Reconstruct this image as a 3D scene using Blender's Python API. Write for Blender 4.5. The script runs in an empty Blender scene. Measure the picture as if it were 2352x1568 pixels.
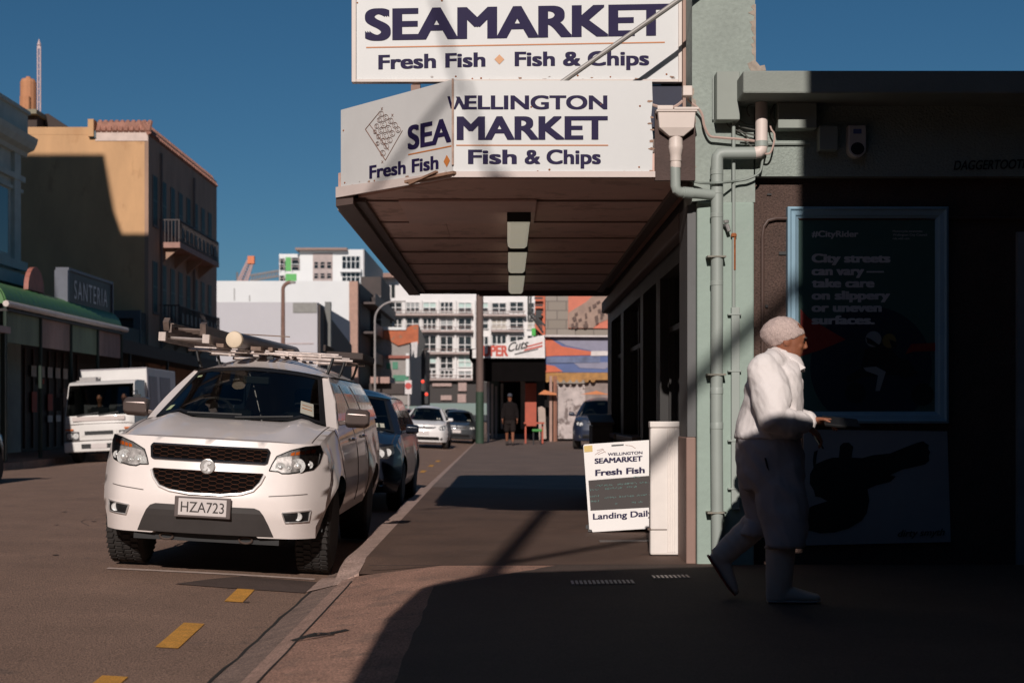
import bpy, bmesh, math, random
from mathutils import Vector, Matrix, noise
random.seed(7)
sc = bpy.context.scene
col = sc.collection
R = math.radians
# ---------------------------------------------------------------- camera, light, exposure
EYE = 1.1
FD, VX, VY = 3267.0, 1163.5, 950.0          # focal length and vanishing point measured on a 2352 px wide view
cam_d = bpy.data.cameras.new('camera'); cam = bpy.data.objects.new('camera', cam_d); col.objects.link(cam)
cam.location = (0, 0, EYE); cam.rotation_euler = (R(90), 0, 0)
cam_d.sensor_width = 36; cam_d.lens = 50
cam_d.shift_x = (1176 - VX) / 2352; cam_d.shift_y = (VY - 784) / 2352
cam_d.clip_start = 0.05; cam_d.clip_end = 3000
cam_d.dof.use_dof = True; cam_d.dof.focus_distance = 10.6; cam_d.dof.aperture_fstop = 3.2
sc.camera = cam
SD = Vector((0.085, 1.0, -0.475)).normalized()   # direction the sunlight travels
wd = bpy.data.worlds.new('World'); sc.world = wd; wd.use_nodes = True
nt = wd.node_tree; bg = nt.nodes['Background']
sky = nt.nodes.new('ShaderNodeTexSky'); sky.sky_type = 'NISHITA'; sky.sun_disc = False
sky.sun_elevation = math.asin(-SD.z); sky.sun_rotation = math.atan2(-SD.x, -SD.y)
sky.air_density = 1.0; sky.dust_density = 0.05; sky.ozone_density = 8.0; sky.altitude = 100
hs = nt.nodes.new('ShaderNodeHueSaturation'); hs.inputs['Saturation'].default_value = 1.06; hs.inputs['Value'].default_value = 1.08; hs.inputs['Hue'].default_value = .488; nt.links.new(sky.outputs[0], hs.inputs['Color']); nt.links.new(hs.outputs[0], bg.inputs[0]); bg.inputs[1].default_value = 0.05
sl = bpy.data.lights.new('sun', 'SUN'); sl.energy = 5.0; sl.angle = R(0.5); sl.color = (1.0, 0.91, 0.845)
so = bpy.data.objects.new('sun', sl); col.objects.link(so); so.rotation_euler = SD.to_track_quat('-Z', 'Y').to_euler(); so.location = (-5, -30, 30)
sc.view_settings.view_transform = 'Standard'; sc.view_settings.look = 'None'; sc.view_settings.gamma = 1
sc.view_settings.exposure = -0.5
sc.cycles.max_bounces = 8; sc.cycles.transparent_max_bounces = 12

def PX(x, Y): return (x - VX) * Y / FD
def PZ(y, Y): return EYE - (y - VY) * Y / FD
def P(x, y, Y): return Vector((PX(x, Y), Y, PZ(y, Y)))
def on_plane(x, y, p0, n):
    d = Vector(((x - VX) / FD, 1, -(y - VY) / FD)); c = Vector((0, 0, EYE)); n = Vector(n)
    return c + d * ((Vector(p0) - c).dot(n) / d.dot(n))

# ---------------------------------------------------------------- materials
MATS = {}
def mat(key, c, rough=.7, metal=0, var=.14, scale=3, bump=0, bscale=60, coat=0, spec=.5, streak=0, c2=None, thr=.55, fine=0):
    if key in MATS: return MATS[key]
    m = bpy.data.materials.new(key); m.use_nodes = True; t = m.node_tree; N = t.nodes; L = t.links
    b = N['Principled BSDF']; b.inputs['Roughness'].default_value = rough; b.inputs['Metallic'].default_value = metal
    b.inputs['Specular IOR Level'].default_value = spec
    b.inputs['Coat Weight'].default_value = coat; b.inputs['Coat Roughness'].default_value = .05
    tc = N.new('ShaderNodeTexCoord'); mp = N.new('ShaderNodeMapping'); L.new(tc.outputs['Object'], mp.inputs[0])
    if streak: mp.inputs['Scale'].default_value = (1, 1, streak)
    nz = N.new('ShaderNodeTexNoise'); nz.inputs['Scale'].default_value = scale; nz.inputs['Detail'].default_value = 7; nz.inputs['Roughness'].default_value = .62
    L.new(mp.outputs[0], nz.inputs['Vector'])
    rp = N.new('ShaderNodeValToRGB'); L.new(nz.outputs['Fac'], rp.inputs[0])
    a = [max(0, x * (1 - var)) for x in c]; d = [min(1, x * (1 + var)) for x in c]
    rp.color_ramp.elements[0].position = .3; rp.color_ramp.elements[1].position = .7
    rp.color_ramp.elements[0].color = (*a, 1); rp.color_ramp.elements[1].color = (*d, 1)
    out = rp.outputs[0]
    if c2:
        n2 = N.new('ShaderNodeTexNoise'); n2.inputs['Scale'].default_value = scale * 1.7; n2.inputs['Detail'].default_value = 9; n2.inputs['Roughness'].default_value = .7
        L.new(mp.outputs[0], n2.inputs['Vector'])
        r2 = N.new('ShaderNodeValToRGB'); r2.color_ramp.elements[0].position = thr; r2.color_ramp.elements[1].position = thr + .07
        L.new(n2.outputs['Fac'], r2.inputs[0])
        mx = N.new('ShaderNodeMix'); mx.data_type = 'RGBA'; L.new(r2.outputs[0], mx.inputs[0]); L.new(out, mx.inputs[6]); mx.inputs[7].default_value = (*c2, 1); out = mx.outputs[2]
    if fine:
        n3 = N.new('ShaderNodeTexNoise'); n3.inputs['Scale'].default_value = bscale; n3.inputs['Detail'].default_value = 3
        L.new(tc.outputs['Object'], n3.inputs['Vector'])
        r3 = N.new('ShaderNodeMapRange'); r3.inputs[1].default_value = .3; r3.inputs[2].default_value = .7; r3.inputs[3].default_value = 1 - fine; r3.inputs[4].default_value = 1 + fine
        L.new(n3.outputs['Fac'], r3.inputs[0])
        m3 = N.new('ShaderNodeMix'); m3.data_type = 'RGBA'; m3.blend_type = 'MULTIPLY'; m3.inputs[0].default_value = 1
        L.new(out, m3.inputs[6]); L.new(r3.outputs[0], m3.inputs[7]); out = m3.outputs[2]
    L.new(out, b.inputs['Base Color'])
    mr = N.new('ShaderNodeMapRange'); mr.inputs[3].default_value = max(0, rough - .08); mr.inputs[4].default_value = min(1, rough + .08)
    L.new(nz.outputs['Fac'], mr.inputs[0]); L.new(mr.outputs[0], b.inputs['Roughness'])
    if bump:
        bn = N.new('ShaderNodeTexNoise'); bn.inputs['Scale'].default_value = bscale; bn.inputs['Detail'].default_value = 5
        L.new(tc.outputs['Object'], bn.inputs['Vector'])
        bp = N.new('ShaderNodeBump'); bp.inputs['Strength'].default_value = bump; bp.inputs['Distance'].default_value = .02
        L.new(bn.outputs['Fac'], bp.inputs['Height']); L.new(bp.outputs[0], b.inputs['Normal'])
    MATS[key] = m
    return m
def glass(key, tint=(.25, .28, .27), refl=.9):
    if key in MATS: return MATS[key]
    m = bpy.data.materials.new(key); m.use_nodes = True; t = m.node_tree; N = t.nodes; L = t.links
    N.remove(N['Principled BSDF']); o = N['Material Output']
    tr = N.new('ShaderNodeBsdfTransparent'); tr.inputs[0].default_value = (*tint, 1)
    gl = N.new('ShaderNodeBsdfGlossy'); gl.inputs['Roughness'].default_value = .02; gl.inputs[0].default_value = (refl, refl, refl, 1)
    fr = N.new('ShaderNodeFresnel'); fr.inputs[0].default_value = 1.5
    mx = N.new('ShaderNodeMixShader'); L.new(fr.outputs[0], mx.inputs[0]); L.new(tr.outputs[0], mx.inputs[1]); L.new(gl.outputs[0], mx.inputs[2]); L.new(mx.outputs[0], o.inputs[0])
    MATS[key] = m; return m

# ---------------------------------------------------------------- builders
ORG = {}
def root_of(o):
    while o.parent: o = o.parent
    return o
def tag(o, label=None, cat=None, group=None, kind=None):
    if label: o['label'] = label
    if cat: o['category'] = cat
    if group: o['group'] = group
    if kind: o['kind'] = kind
    return o
def thing(name, loc, label, cat, group=None, local=False):
    o = bpy.data.objects.new(name, None); col.objects.link(o); o.empty_display_size = .2
    if local: ORG[o.name] = Vector((0, 0, 0)); o.location = (0, 0, 0)
    else: ORG[o.name] = Vector(loc); o.location = loc
    return tag(o, label, cat, group)
class MB:
    def __init__(s): s.bm = bmesh.new()
    def face(s, pts):
        vs = [s.bm.verts.new(p) for p in pts]
        return s.bm.faces.new(vs)
    def box(s, x0, x1, y0, y1, z0, z1):
        v = [s.bm.verts.new(p) for p in ((x0,y0,z0),(x1,y0,z0),(x1,y1,z0),(x0,y1,z0),(x0,y0,z1),(x1,y0,z1),(x1,y1,z1),(x0,y1,z1))]
        for f in ((0,1,2,3),(4,5,6,7),(0,1,5,4),(1,2,6,5),(2,3,7,6),(3,0,4,7)): s.bm.faces.new([v[i] for i in f])
        return s
    def obox(s, c, ax, h):
        c = Vector(c); A = [Vector(a).normalized() * k for a, k in zip(ax, h)]
        v = [s.bm.verts.new(c + A[0]*i + A[1]*j + A[2]*k) for k in (-1, 1) for i, j in ((-1,-1),(1,-1),(1,1),(-1,1))]
        for f in ((0,1,2,3),(4,5,6,7),(0,1,5,4),(1,2,6,5),(2,3,7,6),(3,0,4,7)): s.bm.faces.new([v[i] for i in f])
        return s
    def bar(s, a, b, w, d=None, up=(0, 0, 1)):
        a = Vector(a); b = Vector(b); t = (b - a); l = t.length; t.normalize(); up = Vector(up)
        x = t.cross(up)
        if x.length < 1e-4: x = t.cross(Vector((0, 1, 0)))
        x.normalize(); z = x.cross(t)
        return s.obox((a + b) / 2, (t, x, z), (l / 2, w / 2, (d or w) / 2))
    def prism(s, pts, vec):
        pts = [Vector(p) for p in pts]; vec = Vector(vec)
        a = [s.bm.verts.new(p) for p in pts]; b = [s.bm.verts.new(p + vec) for p in pts]; n = len(pts)
        s.bm.faces.new(a); s.bm.faces.new(b[::-1])
        for i in range(n): s.bm.faces.new((a[i], a[(i+1) % n], b[(i+1) % n], b[i]))
        return s
    def loft(s, rings, cap=True, closed=True):
        V = [[s.bm.verts.new(p) for p in r] for r in rings]
        for A, B in zip(V, V[1:]):
            n = len(A)
            for i in range(n if closed else n - 1): s.bm.faces.new((A[i], A[(i+1) % n], B[(i+1) % n], B[i]))
        if cap and closed: s.bm.faces.new(V[0]); s.bm.faces.new(V[-1][::-1])
        return s
    def tube(s, path, r, n=10):
        path = [Vector(p) for p in path]; rs = r if isinstance(r, (list, tuple)) else [r] * len(path)
        rings = []; x = None
        for i, p in enumerate(path):
            t = (path[min(i+1, len(path)-1)] - path[max(i-1, 0)]).normalized()
            if x is None:
                x = t.cross(Vector((0, 0, 1)))
                if x.length < 1e-3: x = t.cross(Vector((0, 1, 0)))
            x = (x - t * x.dot(t)).normalized(); z = t.cross(x)
            rings.append([p + (x * math.cos(a) + z * math.sin(a)) * rs[i] for a in (2*math.pi*k/n for k in range(n))])
        return s.loft(rings)
    def lathe(s, c, axis, prof, n=24):
        c = Vector(c); axis = Vector(axis).normalized(); x = axis.orthogonal().normalized(); y = axis.cross(x)
        return s.loft([[c + axis*h + (x*math.cos(a) + y*math.sin(a))*max(r, 1e-4) for a in (2*math.pi*k/n for k in range(n))] for h, r in prof])
    def ball(s, c, r, n=12, m=8):
        c = Vector(c); r = Vector((r, r, r)) if not hasattr(r, '__len__') else Vector(r)
        return s.loft([[c + Vector((r.x*math.sin(f)*math.cos(a), r.y*math.sin(f)*math.sin(a), r.z*math.cos(f))) for a in (2*math.pi*k/n for k in range(n))] for f in (math.pi*(j + .12*(j == 0) - .12*(j == m))/m for j in range(m+1))])
    def grid(s, fn, nu, nv):
        V = [[s.bm.verts.new(fn(i/nu, j/nv)) for i in range(nu+1)] for j in range(nv+1)]
        for j in range(nv):
            for i in range(nu): s.bm.faces.new((V[j][i], V[j][i+1], V[j+1][i+1], V[j+1][i]))
        return V
    def build(s, name, m, parent=None, smooth=False, bev=0, label=None, cat=None, group=None, kind=None, solid=0, ang=35, weld=0):
        bm = s.bm
        if weld: bmesh.ops.remove_doubles(bm, verts=bm.verts, dist=weld)
        bmesh.ops.recalc_face_normals(bm, faces=bm.faces)
        if smooth:
            for f in bm.faces: f.smooth = True
            for e in bm.edges:
                if len(e.link_faces) == 2 and e.calc_face_angle() > R(ang): e.smooth = False
        me = bpy.data.meshes.new(name)
        if parent is not None: off = ORG.get(root_of(parent).name, Vector((0, 0, 0)))
        elif kind == 'structure' or not len(bm.verts): off = Vector((0, 0, 0))
        else:
            lo = Vector([min(v.co[i] for v in bm.verts) for i in range(3)]); hi = Vector([max(v.co[i] for v in bm.verts) for i in range(3)])
            off = Vector(((lo.x+hi.x)/2, (lo.y+hi.y)/2, lo.z))
        if off.length: bmesh.ops.translate(bm, verts=bm.verts, vec=-off)
        bm.to_mesh(me); bm.free(); me.materials.append(m)
        o = bpy.data.objects.new(name, me); col.objects.link(o)
        if parent is not None: o.parent = parent
        else: o.location = off; ORG[o.name] = off.copy()
        if solid:
            md = o.modifiers.new('solid', 'SOLIDIFY'); md.thickness = solid; md.offset = -1
        if bev:
            md = o.modifiers.new('bevel', 'BEVEL'); md.width = bev; md.segments = 2; md.limit_method = 'ANGLE'; md.angle_limit = R(40)
        return tag(o, label, cat, group, kind)
def copy_tree(o, parent=None):
    c = o.copy(); col.objects.link(c); c.parent = parent
    for ch in list(o.children): copy_tree(ch, c)
    return c
CAPS = {}
def text_raw(body, offset=0, shear=0, space=1):
    cu = bpy.data.curves.new('lettering', 'FONT'); cu.body = body; cu.offset = offset; cu.shear = shear; cu.space_character = space
    ob = bpy.data.objects.new('lettering', cu); col.objects.link(ob); bpy.context.view_layer.update()
    me = bpy.data.meshes.new_from_object(ob.evaluated_get(bpy.context.evaluated_depsgraph_get()))
    V = [v.co.copy() for v in me.vertices]; F = [list(p.vertices) for p in me.polygons]
    bpy.data.meshes.remove(me); bpy.data.objects.remove(ob); bpy.data.curves.remove(cu)
    return V, F
def letters(mb, body, LL, LR, cap, up=(0, 0, 1), off=0, shear=0, space=1, lift=.003, normal=None, bold=.0):
    """lettering between two baseline points, cap height in metres"""
    if bold not in CAPS:
        V, F = text_raw('H', 0); CAPS[bold] = max(v.y for v in V) - min(v.y for v in V)
    V, F = text_raw(body, 0, shear, space)
    LL = Vector(LL); LR = Vector(LR); up = Vector(up); r = LR - LL; n = normal and Vector(normal) or r.cross(up).normalized()
    k = cap / (CAPS[bold] + 1.1*bold)
    x0 = min(v.x for v in V) - bold; x1 = max(v.x for v in V) + bold
    # heavier weight: overlapped copies nudged round the outline, each a hair further out
    sh = [(0, 0)] + ([(bold*i, bold*j) for i in (-1, 1) for j in (-1, 1)] + [(bold, 0), (-bold, 0), (0, bold), (0, -bold)] if bold > .015 else [(-bold, 0), (bold, 0)] if bold > 0 else [])
    for q, (dx, dy) in enumerate(sh):
        vs = [mb.bm.verts.new(LL + r * ((v.x + dx - x0) / (x1 - x0)) + up * ((v.y + dy*.55 + bold*.55) * k) + n * (lift + .00015*q)) for v in V]
        for f in F:
            try: mb.bm.faces.new([vs[i] for i in f])
            except ValueError: pass
    return mb
def remeshed(name, mb, m, parent, voxel=.012, smooth=3, fold=0, fscale=9, label=None, **kw):
    """fuse the overlapping lofts of mb into one continuous surface"""
    bmesh.ops.recalc_face_normals(mb.bm, faces=mb.bm.faces)
    me = bpy.data.meshes.new(name); mb.bm.to_mesh(me); mb.bm.free()
    ob = bpy.data.objects.new(name, me); col.objects.link(ob)
    md = ob.modifiers.new('r', 'REMESH'); md.mode = 'VOXEL'; md.voxel_size = voxel
    md = ob.modifiers.new('s', 'SMOOTH'); md.iterations = smooth; md.factor = .5
    bpy.context.view_layer.update()
    m2 = bpy.data.meshes.new_from_object(ob.evaluated_get(bpy.context.evaluated_depsgraph_get()))
    bpy.data.objects.remove(ob); bpy.data.meshes.remove(me)
    out = MB(); out.bm.from_mesh(m2); bpy.data.meshes.remove(m2)
    if fold:
        out.bm.normal_update()
        for v in out.bm.verts:
            p = v.co; q = Vector((p.x * fscale + p.z * fscale * .5, p.y * fscale * .5, p.z * fscale * .45))
            a = noise.noise(q); b = noise.noise(q * 2.3 + Vector((3, 1, 7)))
            v.co = p + v.normal * fold * ((1 - abs(a) * 2.2) + .45 * (1 - abs(b) * 2))
    return out.build(name, m, parent, smooth=True, ang=80, label=label, **kw)

# common materials
white_paint = mat('white_sign_paint', (.625, .63, .625), .45, var=.03, scale=4, c2=(.62, .52, .46), thr=.74)
navy = mat('navy_lettering', (.020, .014, .058), .6, var=.05, spec=.15)
orange = mat('orange_line', (.55, .19, .05), .5)
rust = mat('rust', (.30, .10, .035), .9, var=.3, scale=30)
dark_metal = mat('dark_metal', (.03, .03, .032), .5, metal=.3)
black = mat('black_plastic', (.012, .012, .013), .5, var=.2)
steel = mat('bare_steel', (.45, .43, .42), .38, metal=.9)
chrome = mat('chrome', (.85, .85, .86), .06, metal=1, var=.02)
green_wall = mat('sage_green_wall', (.30, .345, .31), .75, var=.12, scale=2, bump=.35, bscale=30, c2=(.22, .235, .205), thr=.62, fine=.08)
pipe_green = mat('sage_green_pipe', (.33, .37, .34), .5, var=.06, c2=(.55, .45, .40), thr=.76)
pvc_white = mat('cream_plastic', (.72, .62, .56), .5, var=.05)
brown_wood = mat('dark_brown_timber', (.085, .058, .05), .75, var=.2, bump=.2)
glass_dark = mat('dark_window_glass', (.012, .014, .016), .06, var=.05, spec=.8)
# ---------------------------------------------------------------- ground, road, pavements
GUT, CRX, HALF = -1.43, -6.5, 5.07
def road_z(x):
    t = (x - CRX) / HALF
    return -.2 + .165 * (1 - t * t) if abs(t) < 1 else -.2
asphalt = mat('brown_asphalt', (.27, .167, .120), .85, var=.14, scale=1.3, bump=.6, bscale=95, fine=.55, c2=(.205, .134, .102), thr=.6)
concrete = mat('pinkish_aggregate_concrete', (.42, .235, .170), .88, var=.2, scale=2.0, bump=.7, bscale=85, fine=.6, c2=(.31, .185, .138), thr=.53)
kerb_m = mat('pale_kerb_concrete', (.44, .305, .255), .85, var=.2, scale=5, bump=.5, bscale=70, fine=.35, c2=(.28, .19, .155), thr=.58)
path_m = mat('dark_brown_asphalt_paving', (.122, .071, .05), .85, var=.2, scale=1.6, bump=.4, bscale=120, fine=.35, c2=(.15, .09, .065), thr=.62)
chan_m = mat('gritty_gutter_concrete', (.26, .175, .14), .9, var=.25, scale=7, bump=.7, bscale=80, fine=.5)
def lerp0(a, c, t): return a + (c - a)*t
b = MB(); b.box(-1500, 1500, -300, 2500, -1.2, -.6); b.build('ground', mat('far_ground', (.09, .08, .07), .9), kind='structure')
b = MB()
ys = [-25 + 2*i for i in range(0, 30)] + [36 + 8*i for i in range(0, 28)]
b.grid(lambda u, v: Vector((GUT + (-2*HALF) * u, -25 + 290 * v, road_z(GUT - 2*HALF*u))), 24, 60)
b.build('road', asphalt, kind='structure', smooth=True)
# gutter channel and kerb line on the near side
b = MB()
b.grid(lambda u, v: Vector((-1.43 + .23 * u, -25 + 35.4 * v, -.197 + .06*u + .004)), 2, 40)
b.grid(lambda u, v: Vector((-1.43 + .33 * u, 10.75 + 70 * v, -.196 + .012*u)), 2, 40)
b.build('gutter', chan_m, kind='structure')
b = MB()
b.grid(lambda u, v: Vector((-1.45 + .22 * u, 10.30 + .85 * v, -.187 + .05*u*(1-v) + .012*u*v)), 4, 4)
b.build('gutter_apron', kerb_m, kind='structure')
b = MB()
pr = [(-1.2, -.134), (-1.2, -.112), (-1.09, -.078), (-1.085, -.3), (-1.2, -.3)]
b.loft([[Vector((x, y, z)) for x, z in pr] for y in (-25, -8, 0, 5, 10.35)])
b.build('lowered_kerb', mat('brown_kerb_concrete', (.40, .25, .195), .88, var=.2, scale=4, bump=.6, bscale=70, fine=.45), kind='structure')
b = MB()
def kx(y): return -1.06 - .004 * (y - 10) + .012 * math.sin(y * 1.7)
rings = []
for i in range(30):
    y = (10.33, 10.5, 10.75, 11.05)[i] if i < 4 else 11.05 + (i - 3) * 10.25 / 26; e = (0, .3, .75, 1)[i] if i < 4 else 1
    rings.append([Vector((kx(y) - .19, y, -.3)), Vector((kx(y) - .19, y, -.03 * e - .155*(1-e))), Vector((kx(y) - .165, y, -.004*e - .14*(1-e))), Vector((kx(y), y, .002 - .055*(1-e))), Vector((kx(y), y, -.3))])
b.loft(rings); b.build('kerb', kerb_m, kind='structure', smooth=True)
b = MB(); b.box(-1.27, -1.0, 21.35, 140, -.4, -.045); b.build('far_kerb', kerb_m, kind='structure')
# foreground crossing / footpath
b = MB()
def fz(x): return -.079 + .017 * min(1, (x + 1.09) / .12) if x < -.97 else -.062 + .062 * min(1, max(0, (x + .97) / .5))
xs = [-1.09, -.97, -.85, -.72, -.6, -.47, -.15]
V = [[b.bm.verts.new((x, y, fz(x))) for x in xs] for y in (-25, -10, 0, 4, 7, 9, 10.33)]
for A, B in zip(V, V[1:]):
    for i in range(len(xs)-1): b.bm.faces.new((A[i], A[i+1], B[i+1], B[i]))
b.build('crossing_pavement', concrete, kind='structure', smooth=True)
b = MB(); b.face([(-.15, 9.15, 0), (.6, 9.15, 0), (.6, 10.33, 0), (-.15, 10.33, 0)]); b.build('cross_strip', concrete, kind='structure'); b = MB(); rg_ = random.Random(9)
b.face([(-.47, -25, .004), (30, -25, .004), (30, 10.335, .004), (.36, 10.335, .004)] + [(lerp0(.36, -.46, k/14) + rg_.uniform(-.01, .01), lerp0(10.3, 9.05, k/14) + rg_.uniform(-.012, .012), .004) for k in range(15)] + [(-.46 + rg_.uniform(-.008, .008), 8.9 - .25*k, .004) for k in range(17)]); b.build('alley_shade_pavement', mat('shade_darkened_asphalt', (.088, .058, .046), .85, var=.22, scale=1.4, bump=.4, bscale=110, fine=.35), kind='structure')  # darker asphalt laid inside the cast shadow to deepen its shade
b = MB()
b.face([(-.40, 10.33, -.002), (1.6, 10.33, -.002), (1.6, 20.4, .004), (-1.12, 21.35, .004), (-1.075, 10.9, .003), (-.40, 10.9, .002)])
def fz0(x): return -.062 + .062 * min(1, max(0, (x + .97) / .5))
b.grid(lambda u, v: Vector((-1.075 + .675*u, 10.33 + .57*v, lerp0(fz0(-1.075 + .675*u), .003, v))), 8, 3)
b.build('footpath', path_m, kind='structure')
b = MB()
b.face([(-1.16, 21.35, -.03), (30, 20.4, 0), (30, 62, 0), (-1.2, 62, 0)])
b.face([(-1.2, 62, 0), (30, 62, 0), (30, 140, 0), (-1.2, 140, 0)])
b.build('far_pavement', mat('worn_asphalt_yard', (.18, .125, .10), .85, var=.22, scale=1.1, bump=.4, bscale=60, fine=.25), kind='structure')
b = MB(); b.face([(-11.57, -25, -.02), (-17, -25, 0), (-17, 265, 0), (-11.57, 265, -.02)]); b.box(-11.72, -11.5, -25, 265, -.4, -.03)
b.build('opposite_footpath', concrete, kind='structure')
b = MB(); b.face([(-60, 265, .02), (60, 265, .02), (60, 160, .02), (4, 140, .02), (-1.3, 140, .02), (-1.3, 180, -.19), (-11.5, 180, -.19), (-11.5, 240, .02), (-60, 240, .02)])
# road markings, each a sheet 4 mm above the asphalt
wm = mat('worn_white_road_paint', (.60, .46, .40), .8, var=.2, scale=9, c2=(.3, .21, .17), thr=.6)
ym = mat('yellow_road_paint', (.66, .31, .05), .75, var=.16, scale=8, fine=.3, bscale=110)
def strip(mb, x0, x1, y0, y1, dx=0, n=8, h=.005):
    mb.grid(lambda u, v: Vector((x0 + (x1-x0)*u + dx*v, y0 + (y1-y0)*v, road_z(x0 + (x1-x0)*u + dx*v) + h)), n, 2)
b = MB(); strip(b, -3.12, -1.5, 11.07, 11.16); b.build('parking_bay_line', wm, kind='structure')
b = MB()
for y0, y1 in ((5.95, 6.88), (7.73, 8.62), (9.62, 10.42)): strip(b, -1.91, -1.785, y0, y1, -.045, 2)
for i in range(5): strip(b, -1.9, -1.79, 24 + i*3.4, 25.2 + i*3.4, .0, 2)
b.build('yellow_broken_line', ym, kind='structure')
b = MB(); b.face([(-1.46, 10.28, road_z(-1.46)+.006), (-1.46, 10.95, road_z(-1.46)+.006), (-2.05, 11.03, road_z(-2.05)+.006), (-2.25, 10.72, road_z(-2.25)+.006), (-2.42, 10.36, road_z(-2.42)+.006), (-2.0, 10.3, road_z(-2.0)+.006)])
b.build('asphalt_patch', mat('dark_asphalt_patch', (.105, .07, .058), .8, var=.2, bump=.5, bscale=150, fine=.4), kind='structure')
b = MB()
for i in range(9): strip(b, -6.55, -6.43, 14 + i*9, 17 + i*9, 0, 2)
b.build('centre_line', wm, kind='structure')
# tar joints between pavement slabs
b = MB()
rr = random.Random(3)
def crack(pts, w, h=.003):
    for a, c in zip(pts, pts[1:]):
        a = Vector(a); c = Vector(c); t = (c-a).normalized(); n = Vector((t.y, -t.x, 0)) * w/2
        b.face([a-n+Vector((0,0,h)), c-n+Vector((0,0,h)), c+n+Vector((0,0,h)), a+n+Vector((0,0,h))])
crack([(-1.425 + rr.uniform(-.012, .012), 4.5 + .3*i, -.19) for i in range(21)], .02)
crack([(-1.088 + rr.uniform(-.004, .004), 4.5 + .5*i, -.077) for i in range(12)], .010)
crack([(-1.0, 10.335, -.004), (.2, 10.345, 0), (1.42, 10.34, .001)], .022, .004)
for k in range(5):
    pts = [(-.9 + .15*k + rr.uniform(-.05, .05), 7.35 + rr.uniform(-.12, .12), -.045) for k in range(4)]
crack([(-1.12, 7.42, -.088), (-1.0, 7.5, -.06), (-.93, 7.46, -.055), (-.84, 7.52, -.045)], .05, .006)
crack([(-1.1, 7.38, -.085), (-1.02, 7.36, -.06), (-.9, 7.42, -.052)], .03, .006)
b.build('pavement_joint', mat('tar', (.02, .016, .014), .9), kind='structure')
# tar-sealed cracks and stains on the road, gum spots on the paving
b = MB()
for k in range(1):
    x = rr.uniform(-5.5, -4); y = rr.uniform(6.5, 16); pts = []
    for i in range(9): pts.append((x, y, road_z(x) + .001)); x += rr.uniform(-.12, .12); y += rr.uniform(.08, .3)
    crack(pts, .009, .005)
b.build('road_crack', mat('road_tar', (.13, .088, .07), .8), kind='structure')
b = MB()
for k in range(46):
    x = rr.uniform(-1.0, 1.35) if k % 2 else rr.uniform(-6, -1.6); y = rr.uniform(6.5, 19) if x < -1.5 or x > 1.5 else rr.uniform(10.5, 22)
    r_ = rr.uniform(.010, .024) if x > -1.5 else rr.uniform(.012, .035); z = .004 if x > -1.07 else road_z(x) + .006
    b.face([(x + r_*(1 + .3*math.sin(3*a + k))*math.cos(a), y + r_*1.2*math.sin(a), z + (road_z(x + r_*math.cos(a)) - road_z(x) if x < -1.07 else 0)) for a in [2*math.pi*i/9 for i in range(9)]])
b.build('pavement_stain', mat('dark_stain', (.10, .067, .054), .8), kind='structure')
# litter-like pale scuffs on the paving
b = MB()
for i in range(16):
    x = rr.uniform(-.5, 1.3); y = rr.uniform(10.8, 14.5); l = rr.uniform(.05, .14)
    b.face([(x, y, .003), (x+l, y+.01, .003), (x+l*.9, y+.03, .003), (x+.01, y+.025, .003)])
b.build('pavement_scuff', mat('pale_scuff', (.15, .105, .09), .9), kind='structure')
# ---------------------------------------------------------------- the corner fish shop
navy_wall = mat('navy_painted_wall', (.028, .032, .06), .7, var=.2)
soffit_m = mat('brown_soffit_board', (.66, .44, .375), .7, var=.1, scale=2, c2=(.50, .32, .265), thr=.54, streak=1)
shop_dark = mat('near_black_shopfront_paint', (.022, .02, .019), .55, var=.25)
stall_m = mat('grey_brown_stallboard', (.10, .085, .08), .7, var=.15)
trim_m = mat('peeling_pale_trim', (.66, .56, .52), .6, var=.06, scale=5, c2=(.36, .20, .12), thr=.69)
shop = thing('shop_building', (1.5, 10.5, 0), 'single-storey corner fish shop with sage green end wall and deep street canopy', 'shop')
b = MB(); b.box(1.37, 1.835, 10.5, 11.0, 2.66, 8.2)
b.build('upper_pier', green_wall, shop)
b = MB(); b.box(1.40, 1.82, 10.455, 11.0, -.02, 2.655)
b.build('lower_pier', mat('pale_green_pier_paint', (.315, .395, .345), .72, var=.07, scale=3, bump=.15, bscale=25, c2=(.34, .40, .36), thr=.64), shop, bev=.012)
b = MB(); b.box(1.335, 1.397, 10.5, 10.98, .93, 2.64); b.build('corner_return', mat('grey_corner_paint', (.13, .13, .13), .7), shop)
b = MB(); b.box(1.325, 1.397, 10.49, 10.99, -.02, .928); b.build('corner_board', mat('pinkish_brown_board', (.30, .19, .155), .7, var=.1), shop, bev=.01)
# rough broken render at the pier edge
rr = random.Random(5)
def ragged(x, z0, z1, w0, w1, sg):
    n_ = int((z1 - z0)/.022); zs_ = [z0 + (z1-z0)*i/n_ for i in range(n_+1)]
    return [(x, 10.497, z) for z in zs_] + [(x + sg*rr.uniform(w0, w1)*(.5 + .5*math.sin(z*9)**2), 10.497, z + rr.uniform(-.008, .008)) for z in zs_[::-1]]
b = MB(); b.prism(ragged(1.366, 2.7, 3.5, .006, .045, 1), (0, .02, 0)); b.prism(ragged(1.84, 3.62, 4.12, .01, .075, -1), (0, .02, 0))
b.prism([(1.80, 10.494, 3.62), (1.80, 10.494, 3.655), (1.84, 10.494, 3.70), (1.87, 10.494, 3.665), (1.905, 10.494, 3.672), (1.915, 10.494, 3.63)], (0, .03, 0))
b.build('broken_render', mat('exposed_cement', (.36, .30, .25), .9, var=.25, scale=20), shop)
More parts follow.
